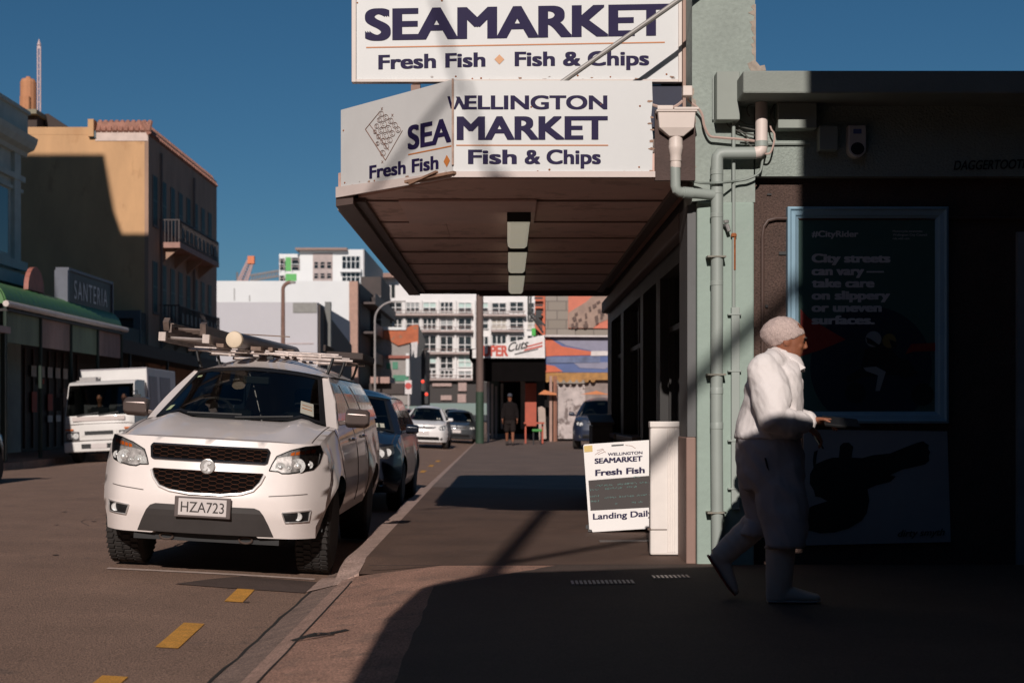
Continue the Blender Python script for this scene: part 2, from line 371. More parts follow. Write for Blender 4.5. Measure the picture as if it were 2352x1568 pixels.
# street wall: piers, beam, windows
b = MB()
for y0, y1 in ((10.99, 11.2), (13.25, 13.6), (14.9, 15.2), (17.4, 17.8), (19.4, 20.1)): b.box(1.43, 1.75, y0, y1, 0, 2.35)
b.box(1.43, 1.75, 10.99, 20.1, 2.352, 2.9); b.box(1.2, 1.44, 11.05, 20.0, 3.05, 4.3)
b.build('street_wall', shop_dark, shop)
b = MB(); b.box(1.33, 1.43, 11.0, 19.9, 2.5, 2.66); b.build('cornice', mat('brown_cornice', (.10, .072, .062), .6), shop, bev=.02)
for i, (y0, y1) in enumerate(((11.2, 13.25), (15.2, 17.4), (17.8, 19.4))):
    b = MB(); b.box(1.45, 1.70, y0, y1, 0, .78); b.build('stallboard', stall_m, shop)
    b = MB(); b.box(1.34, 1.72, y0+.005, y1-.005, .785, .85); b.build('window_sill', mat('sill_paint', (.16, .13, .12), .6), shop, bev=.012)
    b = MB(); b.box(1.56, 1.575, y0, y1, .852, 2.35); w = b.build('window', glass_dark, shop)
    b = MB()
    for y in (y0+.03, (y0+y1)/2, y1-.03): b.box(1.51, 1.60, y-.03, y+.03, .853, 2.349)
    b.box(1.512, 1.598, y0, y1, 1.85, 1.9); b.build('frame', shop_dark, w)
b = MB(); b.box(1.7, 1.72, 13.6, 14.9, 0, 2.35); dr = b.build('door', glass_dark, shop)
b = MB(); b.box(1.67, 1.74, 13.6, 13.68, 0, 2.34); b.box(1.67, 1.74, 14.82, 14.9, 0, 2.34); b.box(1.67, 1.74, 13.68, 14.82, 0, .3); b.build('frame', shop_dark, dr)
# canopy: soffit sheets, patch, edge beam, trims
SZ = 2.81
J = Vector((-.385, 10.3, 0)); C = Vector((-1.305, 11.2, 0))
outline = [(1.43, 10.99), (1.365, 10.99), (1.365, 10.34), (-.38, 10.34), (-1.33, 11.24), (-1.33, 19.7), (1.43, 19.7)]
b = MB(); b.prism([(x, y, SZ + .03) for x, y in outline], (0, 0, .16)); can = b.build('canopy', soffit_m, shop)
seams = [11.4, 12.66, 13.82, 15.0, 16.18, 17.4, 18.6, 19.7]
def xl(y): return max(-1.2, -.38 - (y - 10.34) * 1.05) if y < 11.3 else -1.17
b = MB(); rs = random.Random(4)
for y0, y1 in zip([10.36] + seams[:-1], seams):
    xm = -.1 + rs.uniform(-.5, .3); dz = rs.uniform(-.004, .004)
    if y0 < 11: b.prism([(xl(10.36) + .03, y0, SZ), (1.33, y0, SZ), (1.33, y1 - .012, SZ), (-1.17, y1 - .012, SZ), (-1.17, 11.24, SZ)], (0, 0, .028))
    else:
        b.box(-1.17, xm, y0, y1 - .014, SZ + dz, SZ + .028); b.box(xm + .004, 1.33, y0 + .004, y1 - .018, SZ - .003 - dz, SZ + .027)
b.build('soffit_sheet', soffit_m, can)
for y1 in seams[:-1]:
    b = MB(); b.box(-1.165, 1.325, y1 - .028, y1 + .004, SZ - .013, SZ - .004); b.build('cover_batten', mat('dark_batten', (.20, .125, .10), .7), can)
b = MB(); b.box(-.86, .24, 11.32, 12.62, SZ - .022, SZ - .006); b.build('patch_sheet', mat('greyer_soffit_patch', (.66, .46, .41), .7, var=.1), can)
b = MB(); b.prism([(-1.35, 11.25, SZ - .07), (-1.2, 11.12, SZ - .07), (-1.2, 19.72, SZ - .07), (-1.35, 19.72, SZ - .07)], (0, 0, .10)); b.build('edge_beam', mat('edge_beam_paint', (.12, .085, .075), .6, c2=(.2, .14, .11), thr=.7), can)
b = MB(); b.box(-1.395, -1.352, 11.75, 17.3, SZ - .03, SZ + .06); b.box(-1.39, -1.352, 17.3, 19.7, SZ + .0, SZ + .16)
b.build('gutter', mat('grey_gutter', (.2, .17, .155), .5), can)
b = MB(); b.box(-1.2, -1.12, 11.26, 19.68, SZ - .035, SZ - .005); b.box(1.25, 1.33, 10.4, 19.68, SZ - .04, SZ - .005); b.build('edge_batten', mat('batten_paint', (.10, .07, .06), .6), can)
b = MB(); b.box(-.38, 1.43, 19.7, 19.74, SZ - .08, SZ + .2); b.box(-1.35, -.38, 19.68, 19.72, SZ - .05, SZ + .2); b.build('end_trim', brown_wood, can)
# roof of the canopy and its fascia core behind the sign
b = MB(); b.prism([(1.3, 10.36, 3.0), (-.36, 10.36, 3.0), (-1.31, 11.26, 3.0), (-1.31, 19.6, 3.0), (1.19, 19.6, 3.02)], (0, 0, .1)); b.build('canopy_roof', mat('rusty_iron_roof', (.2, .15, .13), .6, var=.25), can)
b = MB(); b.box(1.075, 1.368, 10.305, 10.337, SZ - .02, 3.3); b.build('fascia_end_board', mat('dark_brown_board', (.082, .052, .045), .8, var=.25, scale=5, bump=.3), can)
b = MB(); b.box(1.08, 1.365, 10.93, 10.99, 3.3, 3.62); b.build('navy_return', navy_wall, can)
# trim flashing below the sign
b = MB(); n = (C - J).normalized(); nn = Vector((n.y, -n.x, 0))
if nn.y > 0: nn = -nn
A0 = J + nn*.012; A1 = C + n*.05 + nn*.012
b.prism([A0 + Vector((0,0,SZ-.0)), A1 + Vector((0,0,SZ-.005)), A1 + Vector((0,0,SZ+.078)), A0 + Vector((0,0,SZ+.045))], -nn*.025)
b.box(J.x - .01, 1.075, 10.283, 10.31, SZ, SZ + .042)
b.build('flashing', trim_m, can)
b = MB(); b.bar(J + Vector((-.33, .24, SZ - .0)) + nn*.03, J + Vector((.02, -.02, SZ + .03)), .07, .02); b.bar(J + Vector((-.30, .2, SZ - .02)) + nn*.04, J + Vector((-.12, .02, SZ + .045)), .03, .015)
b.build('bent_flashing', mat('bent_rusty_flashing', (.26, .15, .10), .8, var=.3, scale=14), can)

# lower sign wrapped round the chamfered canopy corner
sign = thing('fascia_sign', (.3, 10.3, SZ), 'lower white sign wrapped around the canopy corner reading WELLINGTON SEAMARKET', 'sign')
ZT = 3.51
b = MB(); b.prism([(J.x, 10.3, SZ + .03), (1.055, 10.3, SZ + .03), (1.06, 10.3, SZ + .3), (1.045, 10.3, SZ + .42), (1.058, 10.3, SZ + .55), (1.053, 10.3, ZT), (J.x, 10.3, ZT)], (0, .03, 0)); b.build('front_panel', white_paint, sign)
b = MB(); b.prism([J + Vector((-.004, .004, SZ + .03)), C + Vector((0, 0, SZ + .05)), C + Vector((0, 0, ZT - .02)), J + Vector((-.004, .004, ZT + .01))], -nn * .03); b.build('corner_panel', mat('corner_white_sign_paint', (.635, .63, .62), .45, var=.04, scale=3, c2=(.6, .5, .44), thr=.75), sign)  # corner panel has its own, slightly warmer white
b = MB(); b.box(J.x - .012, J.x + .003, 10.285, 10.30, SZ + .09, ZT + .012); b.build('corner_strip', mat('weathered_strip', (.40, .27, .21), .7, var=.3, scale=20), sign)
def fr(x, y, Y=10.3): return P(x, y, Y)
def cp(x, y): return on_plane(x, y, J, nn)
up = Vector((0, 0, 1))
def line(parent, m, nm, *a, **k):
    q = MB(); letters(q, *a, **k); return q.build(nm, m, parent)
nf = (0, -1, 0)
b = MB()
line(sign, navy, 'lettering', 'ELLINGTON', fr(1067, 251.5), fr(1395, 251.5), .100, bold=.035, normal=(0, -1, 0))
line(sign, navy, 'lettering', 'MARKET', fr(1049, 322), fr(1396, 321), .170, bold=.038, normal=(0, -1, 0))
line(sign, navy, 'lettering', 'Fish', fr(1075, 377), fr(1187, 377), .104, bold=.035, normal=(0, -1, 0))
line(sign, navy, 'lettering', '& Chips', fr(1205, 377), fr(1380, 377), .104, bold=.035, normal=(0, -1, 0))
W = [(1028, 221), (1041, 221), (1046, 240)]
b = MB()
line(sign, navy, 'lettering', 'SEA', cp(937, 345), cp(1037, 326), .178, bold=.036, normal=nn)
line(sign, navy, 'lettering', 'Fresh Fish', cp(849, 411), cp(1008, 388), .10, bold=.035, normal=nn)
b.face([cp(1028, 222) + nn*.003, cp(1034, 221) + nn*.003, cp(1041, 249) + nn*.003, cp(1036, 250) + nn*.003])
b.build('split_letter', navy, sign)
b = MB()
for a in (((1037, 251.5), (1046, 251.5), (1057, 232), (1051, 222.5)), ((1047, 222.5), (1056, 222.5), (1071, 251.5), (1062, 251.5)), ((1062, 251.5), (1069, 251.5), (1081, 220), (1074, 220))):
    b.face([fr(max(x, 1041.5), y) + Vector((0, -.0035 - .0004*(a[0][0] % 7), 0)) for x, y in a])
b.build('split_letter', navy, sign)
b = MB(); z0 = fr(1045, 334).z; b.box(J.x + .02, fr(1397, 334).x, 10.296, 10.299, z0 - .004, z0 + .004)
a0 = cp(938, 357); a1 = cp(1037, 337); b.prism([a0 + nn*.003, a1 + nn*.003, a1 + nn*.003 + up*.009, a0 + nn*.003 + up*.009], -nn*.002); b.build('underline', orange, sign)
b = MB(); c = cp(1027, 370); t = n * -1
b.face([c + up*.045 + nn*.004, c + t*.034 + nn*.004, c - up*.045 + nn*.004, c - t*.034 + nn*.004]); b.build('diamond', orange, sign)
# thin brown line drawing of shells on the corner panel
b = MB()
def stroke(pts, r=.0028):
    b.tube([cp(x, y) + nn * .004 for x, y in pts], r, 4)
stroke([(840, 297), (886, 368)], .004); stroke([(849, 285), (894, 345)]); stroke([(840, 297), (872, 258)]); stroke([(886, 368), (925, 300)])
rr = random.Random(8)
for k, (cx, cy, r) in enumerate(((876, 262, 6), (887, 270, 6), (898, 278, 6), (908, 288, 6), (915, 298, 6), (872, 276, 5), (882, 286, 7), (893, 296, 7), (902, 307, 6), (866, 290, 5), (876, 300, 6), (886, 312, 7), (896, 322, 6), (862, 303, 4), (870, 314, 5), (880, 325, 6), (888, 336, 6), (880, 352, 6), (868, 330, 4))):
    stroke([(cx + r*math.cos(a), cy + r*1.1*math.sin(a)) for a in [i*math.pi/5 for i in range(11)]], .002)
    stroke([(cx + .5*r*math.cos(a + 1), cy + .5*r*math.sin(a + 1)) for a in [i*math.pi/4 for i in range(6)]], .0016)
for x, y in ((878, 250), (902, 265), (879, 372)): stroke([(x-2, y-3), (x+2, y+3)], .002); stroke([(x+2, y-3), (x-2, y+3)], .002)
b.build('shell_drawing', mat('brown_line', (.22, .12, .09), .6), sign)
rr = random.Random(12)
for x, y in ((789, 300), (792, 420), (809, 426), (860, 415), (1050, 400), (1062, 396), (1090, 399), (1200, 398), (1235, 394), (1300, 399), (1380, 240), (1470, 244), (1474, 395), (1468, 384), (1220, 246), (1262, 390)):
    q = (cp(x, y) + nn*.003) if x < 1040 else fr(x, y) + Vector((0, -.003, 0)); m_ = nn if x < 1040 else Vector((0, -1, 0))
    b = MB(); b.lathe(q - m_*.006, m_, [(0, .001), (0, .006 + rr.random()*.005), (.007, .006), (.0075, .001)], 8); b.build('rusty_screw', rust, sign)


# flaking patches along the weathered sign edges
rr = random.Random(31)
def flake(mb, c, n_, r_, up_=Vector((0, 0, 1))):
    t_ = Vector(n_).cross(up_).normalized(); mb.face([Vector(c) + Vector(n_)*.0035 + t_*r_*rr.uniform(.5, 1.3)*math.cos(a)*1.7 + up_*r_*rr.uniform(.4, 1)*math.sin(a) for a in [2*math.pi*i/8 for i in range(8)]])
fk = mat('brown_flaking', (.34, .21, .15), .8, var=.3, scale=30); gk = mat('grey_grime', (.46, .42, .40), .8, var=.2, scale=20)
for k in range(9): b = MB(); flake(b, fr(rr.uniform(1045, 1500), rr.uniform(394, 401)), (0, -1, 0), rr.uniform(.004, .014)); b.build('flaked_patch', fk if k % 3 else gk, sign)
for k in range(8): b = MB(); flake(b, fr(rr.uniform(1492, 1501), rr.uniform(215, 400)), (0, -1, 0), rr.uniform(.006, .014)); b.build('flaked_patch', fk, sign)
for k in range(7): b = MB(); x_ = rr.uniform(792, 1035); flake(b, cp(x_, 424 - (x_-785)*.1 + rr.uniform(-6, 2)), nn, rr.uniform(.004, .013)); b.build('flaked_patch', fk if k % 3 else gk, sign)
# upper sign on the canopy roof
us = thing('roof_sign', (.1, 10.9, 3.3), 'large upper white framed sign reading SEAMARKET with Fresh Fish and Fish and Chips', 'sign')
UY = 10.9
def uf(x, y): return P(x, y, UY)
xa, xb_, zb_ = uf(808, 0).x, uf(1566, 0).x, uf(0, 190).z
b = MB(); b.box(xa + .02, xb_ - .02, UY, UY + .04, zb_ + .015, 5.6); b.build('panel', white_paint, us)
b = MB(); pf = .035
b.box(xa, xa + pf, UY - .02, UY + .05, zb_, 5.64); b.box(xb_ - pf*.8, xb_, UY - .02, UY + .05, zb_, 5.64)
b.box(xa + pf, xb_ - pf*.8, UY - .021, UY + .049, zb_, zb_ + .022); b.box(xa + pf, xb_ - pf*.8, UY - .02, UY + .05, 5.6, 5.64)
b.build('frame', mat('sign_frame_paint', (.66, .58, .53), .5, var=.08, c2=(.35, .22, .16), thr=.72), us, bev=.004)
b = MB(); b.box(xb_ + .004, xb_ + .075, UY - .03, UY + .04, 3.0, 5.7); b.box(uf(955,0).x - .03, uf(955,0).x + .03, UY + .05, UY + .11, 3.1, 5.5); b.box(uf(1180,0).x - .03, uf(1180,0).x + .03, UY + .05, UY + .11, 3.1, 5.5)
b.build('post', mat('pink_brown_steel_post', (.36, .23, .18), .6, var=.15), us)
b = MB(); b.box(uf(945, 0).x, uf(966, 0).x, UY - .06, UY + .04, uf(0, 214).z, uf(0, 199).z)
b.box(uf(1158, 0).x, uf(1198, 0).x, UY - .05, UY + .04, uf(0, 199).z, uf(0, 191).z); b.build('bracket', mat('bracket_brown', (.30, .19, .15), .7), us)
b = MB(); nf = (0, -1, 0)
line(us, navy, 'lettering', 'SEAMARKET', uf(838, 94), uf(1537, 82), uf(0, 20).z - uf(0, 94).z - .004, bold=.04, normal=nf)
line(us, navy, 'lettering', 'Fresh Fish', uf(869, 160), uf(1115, 153.5), .110, bold=.035, normal=nf)
line(us, navy, 'lettering', 'Fish & Chips', uf(1182, 152.5), uf(1491, 150.5), .110, bold=.035, normal=nf)
line(us, navy, 'lettering', 'WELLINGTON', uf(900, -40), uf(1480, -48), .15, bold=.04, normal=nf)
b = MB(); q0 = uf(841, 111) + Vector((0, -.004, 0)); q1 = uf(1527, 99) + Vector((0, -.004, 0)); b.prism([q0, q1, q1 + up*.009, q0 + up*.009], (0, .003, 0)); b.build('underline', orange, us)
b = MB(); c = uf(1147, 137) + Vector((0, -.004, 0)); b.face([c + up*.038, c + Vector((.038, 0, 0)), c - up*.038, c - Vector((.038, 0, 0))]); b.build('diamond', mat('pale_orange', (.62, .30, .13), .5), us)
rr = random.Random(3)
for x, y in ((854, 185), (1531, 171), (1047, 176), (1105, 180), (1327, 174), (1402, 177), (821, 7), (1015, 2), (1560, 170), (1085, 181)):
    b = MB(); b.lathe(uf(x, y) + Vector((0, .004, 0)), nf, [(0, .001), (0, .007 + rr.random()*.007), (.007, .006), (.0075, .001)], 8); b.build('rusty_screw', rust, us)

b = MB(); b.tube([P(1270, 204, 10.33), P(1560, 0, 10.36), P(1690, -92, 10.42)], .0185, 10); br_ = b.build('support_strut', mat('galvanised_strut', (.33, .31, .29), .5, metal=.4), label='grey diagonal steel strut crossing in front of the upper sign', cat='strut')
def lamp_diffuser():
    m = mat('dusty_diffuser', (.85, .82, .68), .45, var=.08); p_ = m.node_tree.nodes['Principled BSDF']
    p_.inputs['Emission Color'].default_value = (1, .93, .72, 1); p_.inputs['Emission Strength'].default_value = .34; return m
for k in range(10): b = MB(); flake(b, uf(rr.uniform(830, 1550), rr.uniform(176, 184)), (0, -1, 0), rr.uniform(.004, .013)); b.build('flaked_patch', fk if k % 2 else gk, us)
# three ceiling lights below the soffit, glowing weakly
for i, (y0, y1, lab) in enumerate(((11.95, 13.65, 'nearest of three ceiling lights in a row, beside the patched soffit sheet'), (14.2, 16.05, 'middle one of three ceiling lights in a row under the canopy'), (16.6, 18.8, 'farthest of three ceiling lights, closest to the street opening'))):
    x = PX(1190 - 2*i, (y0 + y1)/2) ; hw = .098
    L = thing('ceiling_light', (x, (y0+y1)/2, SZ), lab, 'light', 'ceiling lights under the canopy')
    b = MB(); b.box(x - hw*.9, x + hw*.9, y0 - .02, y1 + .02, SZ - .05, SZ - .006); b.build('housing', black, L)
    b = MB(); b.loft([[Vector((x + sx*hw*k, y, SZ - .05 - h)) for sx, k, h in ((-1, 1, 0), (-1, .93, .055), (-.75, .9, .075), (.75, .9, .075), (1, .93, .055), (1, 1, 0))] for y in (y0, y1)])
    b.build('diffuser', lamp_diffuser(), L, bev=.008)
    b = MB(); b.box(x - hw*1.02, x + hw*1.02, y0 - .03, y0 - .002, SZ - .10, SZ - .008); b.build('end_cap', black, L); b = MB(); b.box(x - hw*1.02, x + hw*1.02, y1 + .002, y1 + .03, SZ - .10, SZ - .008); b.build('end_cap', black, L)

# ---------------------------------------------------------------- side wing of the shop (alley wall)
wing = thing('shop_wing', (5, 10.5, 0), 'low side wing in deep shade with overhanging roof slab, right of the green pier', 'building')
brown_st = mat('dark_brown_stucco', (.095, .058, .046), .85, var=.2, scale=5, bump=.9, bscale=70, fine=.35)
b = MB(); b.box(1.822, 16, 10.6, 11.0, -.02, 2.862); b.build('stucco_wall', brown_st, wing)
zb, zt = PZ(405, 10.5), PZ(238, 10.5)
b = MB(); b.box(1.825, 16, 10.5, 10.9, zb, 3.55); b.build('band_beam', mat('sage_green_textured_band', (.30, .345, .31), .8, var=.1, bump=.7, bscale=55, fine=.1), wing)
b = MB(); b.box(PX(1706, 10.1), 16, 10.08, 12.5, PZ(216, 10.1), PZ(163.5, 10.1)); b.build('roof_slab', mat('grey_green_roof_edge', (.27, .295, .265), .75, var=.1, bump=.2), wing, bev=.012)
b = MB(); b.box(1.83, 16, 11.0, 20, -.02, 3.5); b.box(1.75, 16, 12.5, 20, 3.5, 3.6); b.build('rear_block', brown_st, wing)
b = MB(); b.box(PX(2344, 10.5), PX(2344, 10.5) + 1.0, 10.56, 10.6, PZ(1500, 10.5), PZ(530, 10.5)); b.build('door', mat('pale_grey_door', (.30, .30, .30), .6), wing)
b = MB(); letters(b, 'DAGGERTOOTH', P(2190, 391, 10.496), P(2366, 387, 10.496), .068, bold=.02, normal=(0, -1, 0), shear=.25, lift=.003); b.build('graffiti', mat('black_marker', (.01, .01, .01), .6), wing)
b = MB(); x0 = 1.82
for a, c in (((1762, 445), (1772, 448)), ((1789, 578), (1806, 585)), ((1758, 700), (1764, 706))):
    b.box(PX(a[0], 10.59), PX(c[0], 10.59), 10.585, 10.605, PZ(c[1], 10.59), PZ(a[1], 10.59))
b.build('wall_scar', black, wing)
# wall conduit
cond = MB(); xx = PX(1752, 10.57)
cond.tube([(xx, 10.575, .8), (xx, 10.575, 2.42), (xx + .01, 10.575, 2.49), (xx + .04, 10.575, 2.535), (xx + .1, 10.575, 2.55), (xx + 2.8, 10.575, 2.555)], .013, 8)
cond.build('wall_conduit', mat('brown_conduit', (.09, .055, .045), .45, var=.1), label='thin brown conduit bending along the stucco above the poster frame', cat='conduit', smooth=True)
# rainwater hopper and its pipe
hp = thing('rainwater_hopper', (PX(1552, 10.33), 10.33, PZ(440, 10.33)), 'cream rainwater hopper with short outlet pipe beside the lower sign', 'drainpipe')
HY = 10.30; hx = PX(1552, HY)
def rect(cx, hx_, hy_, z, y=HY): return [Vector((cx - hx_, y - hy_, z)), Vector((cx + hx_, y - hy_, z)), Vector((cx + hx_, y + hy_, z)), Vector((cx - hx_, y + hy_, z))]
zz = lambda y: PZ(y, HY)
b = MB(); b.loft([rect(hx, .05, .05, zz(316)), rect(hx, .125, .07, zz(297)), rect(hx, .135, .075, zz(262)), rect(hx, .148, .085, zz(262)), rect(hx, .148, .085, zz(257))]); b.build('hopper', pvc_white, hp, bev=.008)
b = MB(); b.box(hx - .14, hx - .03, HY - .088, HY - .08, zz(257), zz(248)); b.box(hx - .02, hx + .155, HY - .09, HY + .08, zz(257) + .001, zz(252)); b.build('hopper_lip', pvc_white, hp)
b = MB(); b.lathe((hx, HY, zz(386)), (0, 0, 1), [(0, .038), (.02, .04), (.045, .038), (.05, .042), (.09, .042), (.1, .045), (.13, .05), (.14, .052), (.16, .052), (.165, .05), (zz(316) - zz(386) + .005, .05)], 20); b.build('outlet', pvc_white, hp, smooth=True)
b = MB(); b.tube([(hx - .002, HY, zz(384)), (hx - .002, HY, zz(428)), (hx + .006, HY, zz(436)), (hx + .03, HY + .01, zz(440.5)), (hx + .06, HY + .02, zz(441)), (PX(1640, 10.39), 10.385, zz(444))], .0375, 16); b.build('outlet_pipe', pipe_green, hp, smooth=True)
b = MB(); b.tube([(hx + .055, HY + .018, zz(441)), (hx + .125, HY + .04, zz(442))], .042, 16); b.build('pipe_collar', pipe_green, hp, smooth=True)
# main downpipe
dp = thing('downpipe', (PX(1647, 10.4), 10.4, 0), 'tall green downpipe with white top bend on the pale green pier', 'drainpipe')
DY = 10.39; dx = PX(1647, DY); ux = PX(1749, DY)
b = MB(); b.tube([(ux, DY, PZ(219, DY)), (ux, DY, PZ(338, DY)), (ux - .004, DY, PZ(345, DY)), (ux - .02, DY, PZ(350, DY)), (ux - .05, DY, PZ(351.5, DY))], .045, 18); b.build('top_pipe', mat('pinkish_white_pipe', (.78, .66, .60), .5, var=.05), dp, smooth=True)
b = MB(); b.tube([(ux - .045, DY, PZ(351.5, DY)), (dx + .05, DY, PZ(352, DY)), (dx + .02, DY, PZ(354, DY)), (dx + .004, DY, PZ(360, DY)), (dx, DY, PZ(370, DY)), (dx, DY, PZ(700, DY)), (dx - .004, DY, 1.1), (dx + .003, DY, .12), (dx + .003, DY, .0)], .0445, 18); b.build('pipe', pipe_green, dp, smooth=True)
for y in (402, 446, 500, 656, 905, 985):
    b = MB(); b.lathe((dx - .002, DY, PZ(y, DY)), (0, 0, 1), [(0, .045), (.002, .0475), (.03 if y < 900 else .045, .0475), (.033 if y < 900 else .05, .045)], 18); b.build('pipe_collar', pipe_green, dp, smooth=True)
b = MB(); b.lathe((ux, DY, PZ(338, DY)), (0, 0, 1), [(0, .045), (.002, .048), (.04, .048), (.043, .045)], 18)
b.build('pipe_collar', pipe_green, dp, smooth=True)
for y in (592, 862, 1178): b = MB(); b.box(dx - .075, dx + .06, DY - .05, DY + .065, PZ(y, DY), PZ(y, DY) + .012); b.build('bracket', mat('rusty_green_bracket', (.25, .24, .2), .7, c2=(.3, .14, .07), thr=.55, scale=20), dp)
# conduits and cables on the pier
b = MB(); cx = PX(1685, 10.44); b.tube([(cx, 10.435, PZ(277, 10.44)), (cx, 10.435, PZ(705, 10.44))], .013, 8); b.build('pier_conduit', pipe_green, label='thin green conduit running down the pier right of the downpipe', cat='conduit', smooth=True)
b = MB(); b.lathe((cx, 10.43, PZ(545, 10.43)), (0, 0, 1), [(0, .013), (.004, .022), (.02, .022), (.03, .016)], 10); b.tube([(cx + .006, 10.425, PZ(545, 10.43)), (cx + .006, 10.425, PZ(620, 10.43))], .008, 8); b.build('rusty_joint', rust, bpy.data.objects['pier_conduit'])
b = MB(); b.box(PX(1680, 10.42), PX(1699, 10.42), 10.415, 10.452, PZ(1170, 10.42), PZ(705, 10.42)); 
for y in (720, 850, 1010, 1120): b.box(PX(1672, 10.42), PX(1703, 10.42), 10.41, 10.453, PZ(y+4, 10.42), PZ(y, 10.42))
b.build('cable_duct', pipe_green, label='flat green boxed cable duct low on the pier', cat='duct', bev=.004)
b = MB(); b.tube([(PX(1662, 10.45), 10.44, PZ(518, 10.45)), (PX(1668, 10.45), 10.40, PZ(520, 10.45)), (PX(1672, 10.45), 10.39, PZ(534, 10.45))], [.012, .016, .014], 8); b.lathe((PX(1668, 10.4), 10.40, PZ(512, 10.4)), (0, 0, 1), [(0, .02), (.02, .02)], 8); b.build('wall_tap', mat('grey_tap', (.25, .24, .23), .5), label='small grey tap fixed on the pier between downpipe and conduit', cat='tap')
bx = thing('meter_box', (PX(1670, 10.4), 10.45, PZ(277, 10.4)), 'tall sage green electrical box high on the pier', 'electrical box')
b = MB(); b.box(PX(1645, 10.38), PX(1698, 10.38), 10.35, 10.49, PZ(277, 10.38), PZ(166, 10.38)); b.build('case', mat('sage_box_paint', (.29, .32, .285), .6, var=.08), bx, bev=.006)
b = MB()
for x in (1638, 1644): b.tube([(PX(x, 10.47), 10.47, PZ(275, 10.47)), (PX(x, 10.47), 10.47, PZ(175, 10.47))], .006, 6)
b.build('side_conduit', pipe_green, bx)
b = MB(); b.box(PX(1785, 10.4), PX(1874, 10.4), 10.36, 10.495, PZ(297, 10.4), PZ(238, 10.4)); b.build('junction_box', MATS['sage_box_paint'], label='wide sage green box on the band, half in shadow', cat='electrical box', bev=.006)
b = MB(); b.box(PX(1880, 10.43), PX(1923, 10.43), 10.40, 10.495, PZ(346, 10.43), PZ(290, 10.43)); b.build('junction_box', MATS['sage_box_paint'], label='small shaded green box beside the alarm siren', cat='electrical box', bev=.006)
al = thing('alarm_siren', (PX(1970, 10.42), 10.45, PZ(360, 10.42)), 'pale rounded alarm siren box on the shaded green band', 'alarm')
b = MB(); ax0, ax1, az0, az1 = PX(1949, 10.4), PX(1990, 10.4), PZ(361, 10.4), PZ(287, 10.4); rx = (ax1-ax0)/2; cxm = (ax0+ax1)/2
pts = [(ax0, az1), (ax1, az1)] + [(cxm + rx*math.cos(a), az0 + rx + rx*math.sin(a)) for a in [-i*math.pi/10 for i in range(11)]]
b.prism([(x, 10.40, z) for x, z in pts], (0, .09, 0)); b.build('cover', mat('pale_plastic', (.60, .55, .52), .5), al, bev=.008)
b = MB(); b.prism([(cxm + .75*rx*math.cos(a), 10.395, az0 + rx*.95 + .7*rx*math.sin(a)) for a in [math.pi*i/10 for i in range(20)]], (0, .006, 0)); b.build('lens', black, al)
b = MB(); b.box(cxm - .03, cxm + .03, 10.397, 10.402, az1 - .065, az1 - .03); b.build('badge', mat('blue_badge', (.1, .13, .3), .5), al)
b = MB(); b.box(PX(1566, 10.4), PX(1588, 10.4), 10.33, 10.41, PZ(223, 10.38), PZ(200, 10.38)); b.build('socket_box', pvc_white, label='small white cable box on the sign post above the hopper', cat='electrical box', bev=.006)
def cable(pts, r, m, lab, nm='cable'):
    b = MB(); q = [Vector(p) for p in pts]; out = []
    for i in range(len(q)-1):
        p0, p1, p2, p3 = q[max(i-1, 0)], q[i], q[i+1], q[min(i+2, len(q)-1)]
        for k in range(6):
            t = k/6; out.append(.5*((2*p1) + (p2-p0)*t + (2*p0-5*p1+4*p2-p3)*t*t + (3*p1-p0-3*p2+p3)*t**3))
    out.append(q[-1]); b.tube(out, r, 6)
    return b.build(nm, m, label=lab, cat='cable', smooth=True, group='cables on the pier')
cm = mat('pinkish_cable', (.50, .36, .31), .6); cd = mat('dark_cable', (.10, .10, .09), .6)
Q = lambda x, y, Y=10.43: P(x, y, Y)
cable([Q(1498, 241, 10.36), Q(1515, 246, 10.36), Q(1532, 250, 10.36), Q(1552, 244, 10.36), Q(1568, 232, 10.36)], .011, cm, 'pinkish cable looping from the lower sign to the small white box')
cable([Q(1580, 222, 10.4), Q(1582, 232), Q(1600, 246), Q(1612, 262), Q(1618, 290), Q(1630, 312), Q(1650, 316), Q(1700, 320), Q(1745, 326, 10.46)], .010, cm, 'pale cable snaking down from the white box and under the meter box')
cable([Q(1700, 329, 10.47), Q(1740, 330, 10.48), Q(1800, 330, 10.485), Q(1860, 330, 10.485)], .012, pipe_green, 'straight green cable along the band below the wide box')
cable([Q(1565, 400, 10.39), Q(1580, 412), Q(1610, 420), Q(1650, 420, 10.32), Q(1690, 416), Q(1720, 410), Q(1745, 395), Q(1752, 365), Q(1755, 352)], .0095, mat('green_cable', (.26, .30, .27), .6), 'green cable sagging across the downpipe from the hopper pipe')
cable([Q(1755, 353, 10.38), Q(1768, 352, 10.38), Q(1776, 335, 10.38), Q(1779, 310, 10.4), Q(1772, 298, 10.42), Q(1768, 285, 10.44)], .007, cm, 'thin pale cable looping beside the white pipe bend')
for k, pts in enumerate(([(1668, 280), (1676, 292), (1700, 300), (1722, 318), (1742, 325)], [(1676, 278), (1690, 298), (1712, 306), (1738, 312)], [(1700, 278), (1716, 286), (1742, 286)], [(1696, 290), (1720, 296), (1742, 300)], [(1706, 318), (1716, 328), (1728, 338)], [(1722, 268), (1716, 258), (1718, 244), (1736, 238)])):
    cable([Q(x, y, 10.47 - .008*k) for x, y in pts], .0055, cd, 'thin tangled cable between the meter box and the white pipe')
for k in range(4):
    cable([Q(1790 - 4*k, 232 + 3*k, 10.45), Q(1776 - k, 245 + 3*k, 10.44 - .01*k), Q(1771 + k, 268, 10.44 - .01*k), Q(1778 + 2*k, 288, 10.45)], .006, cd, 'thin bunched cable curling beside the wide box')
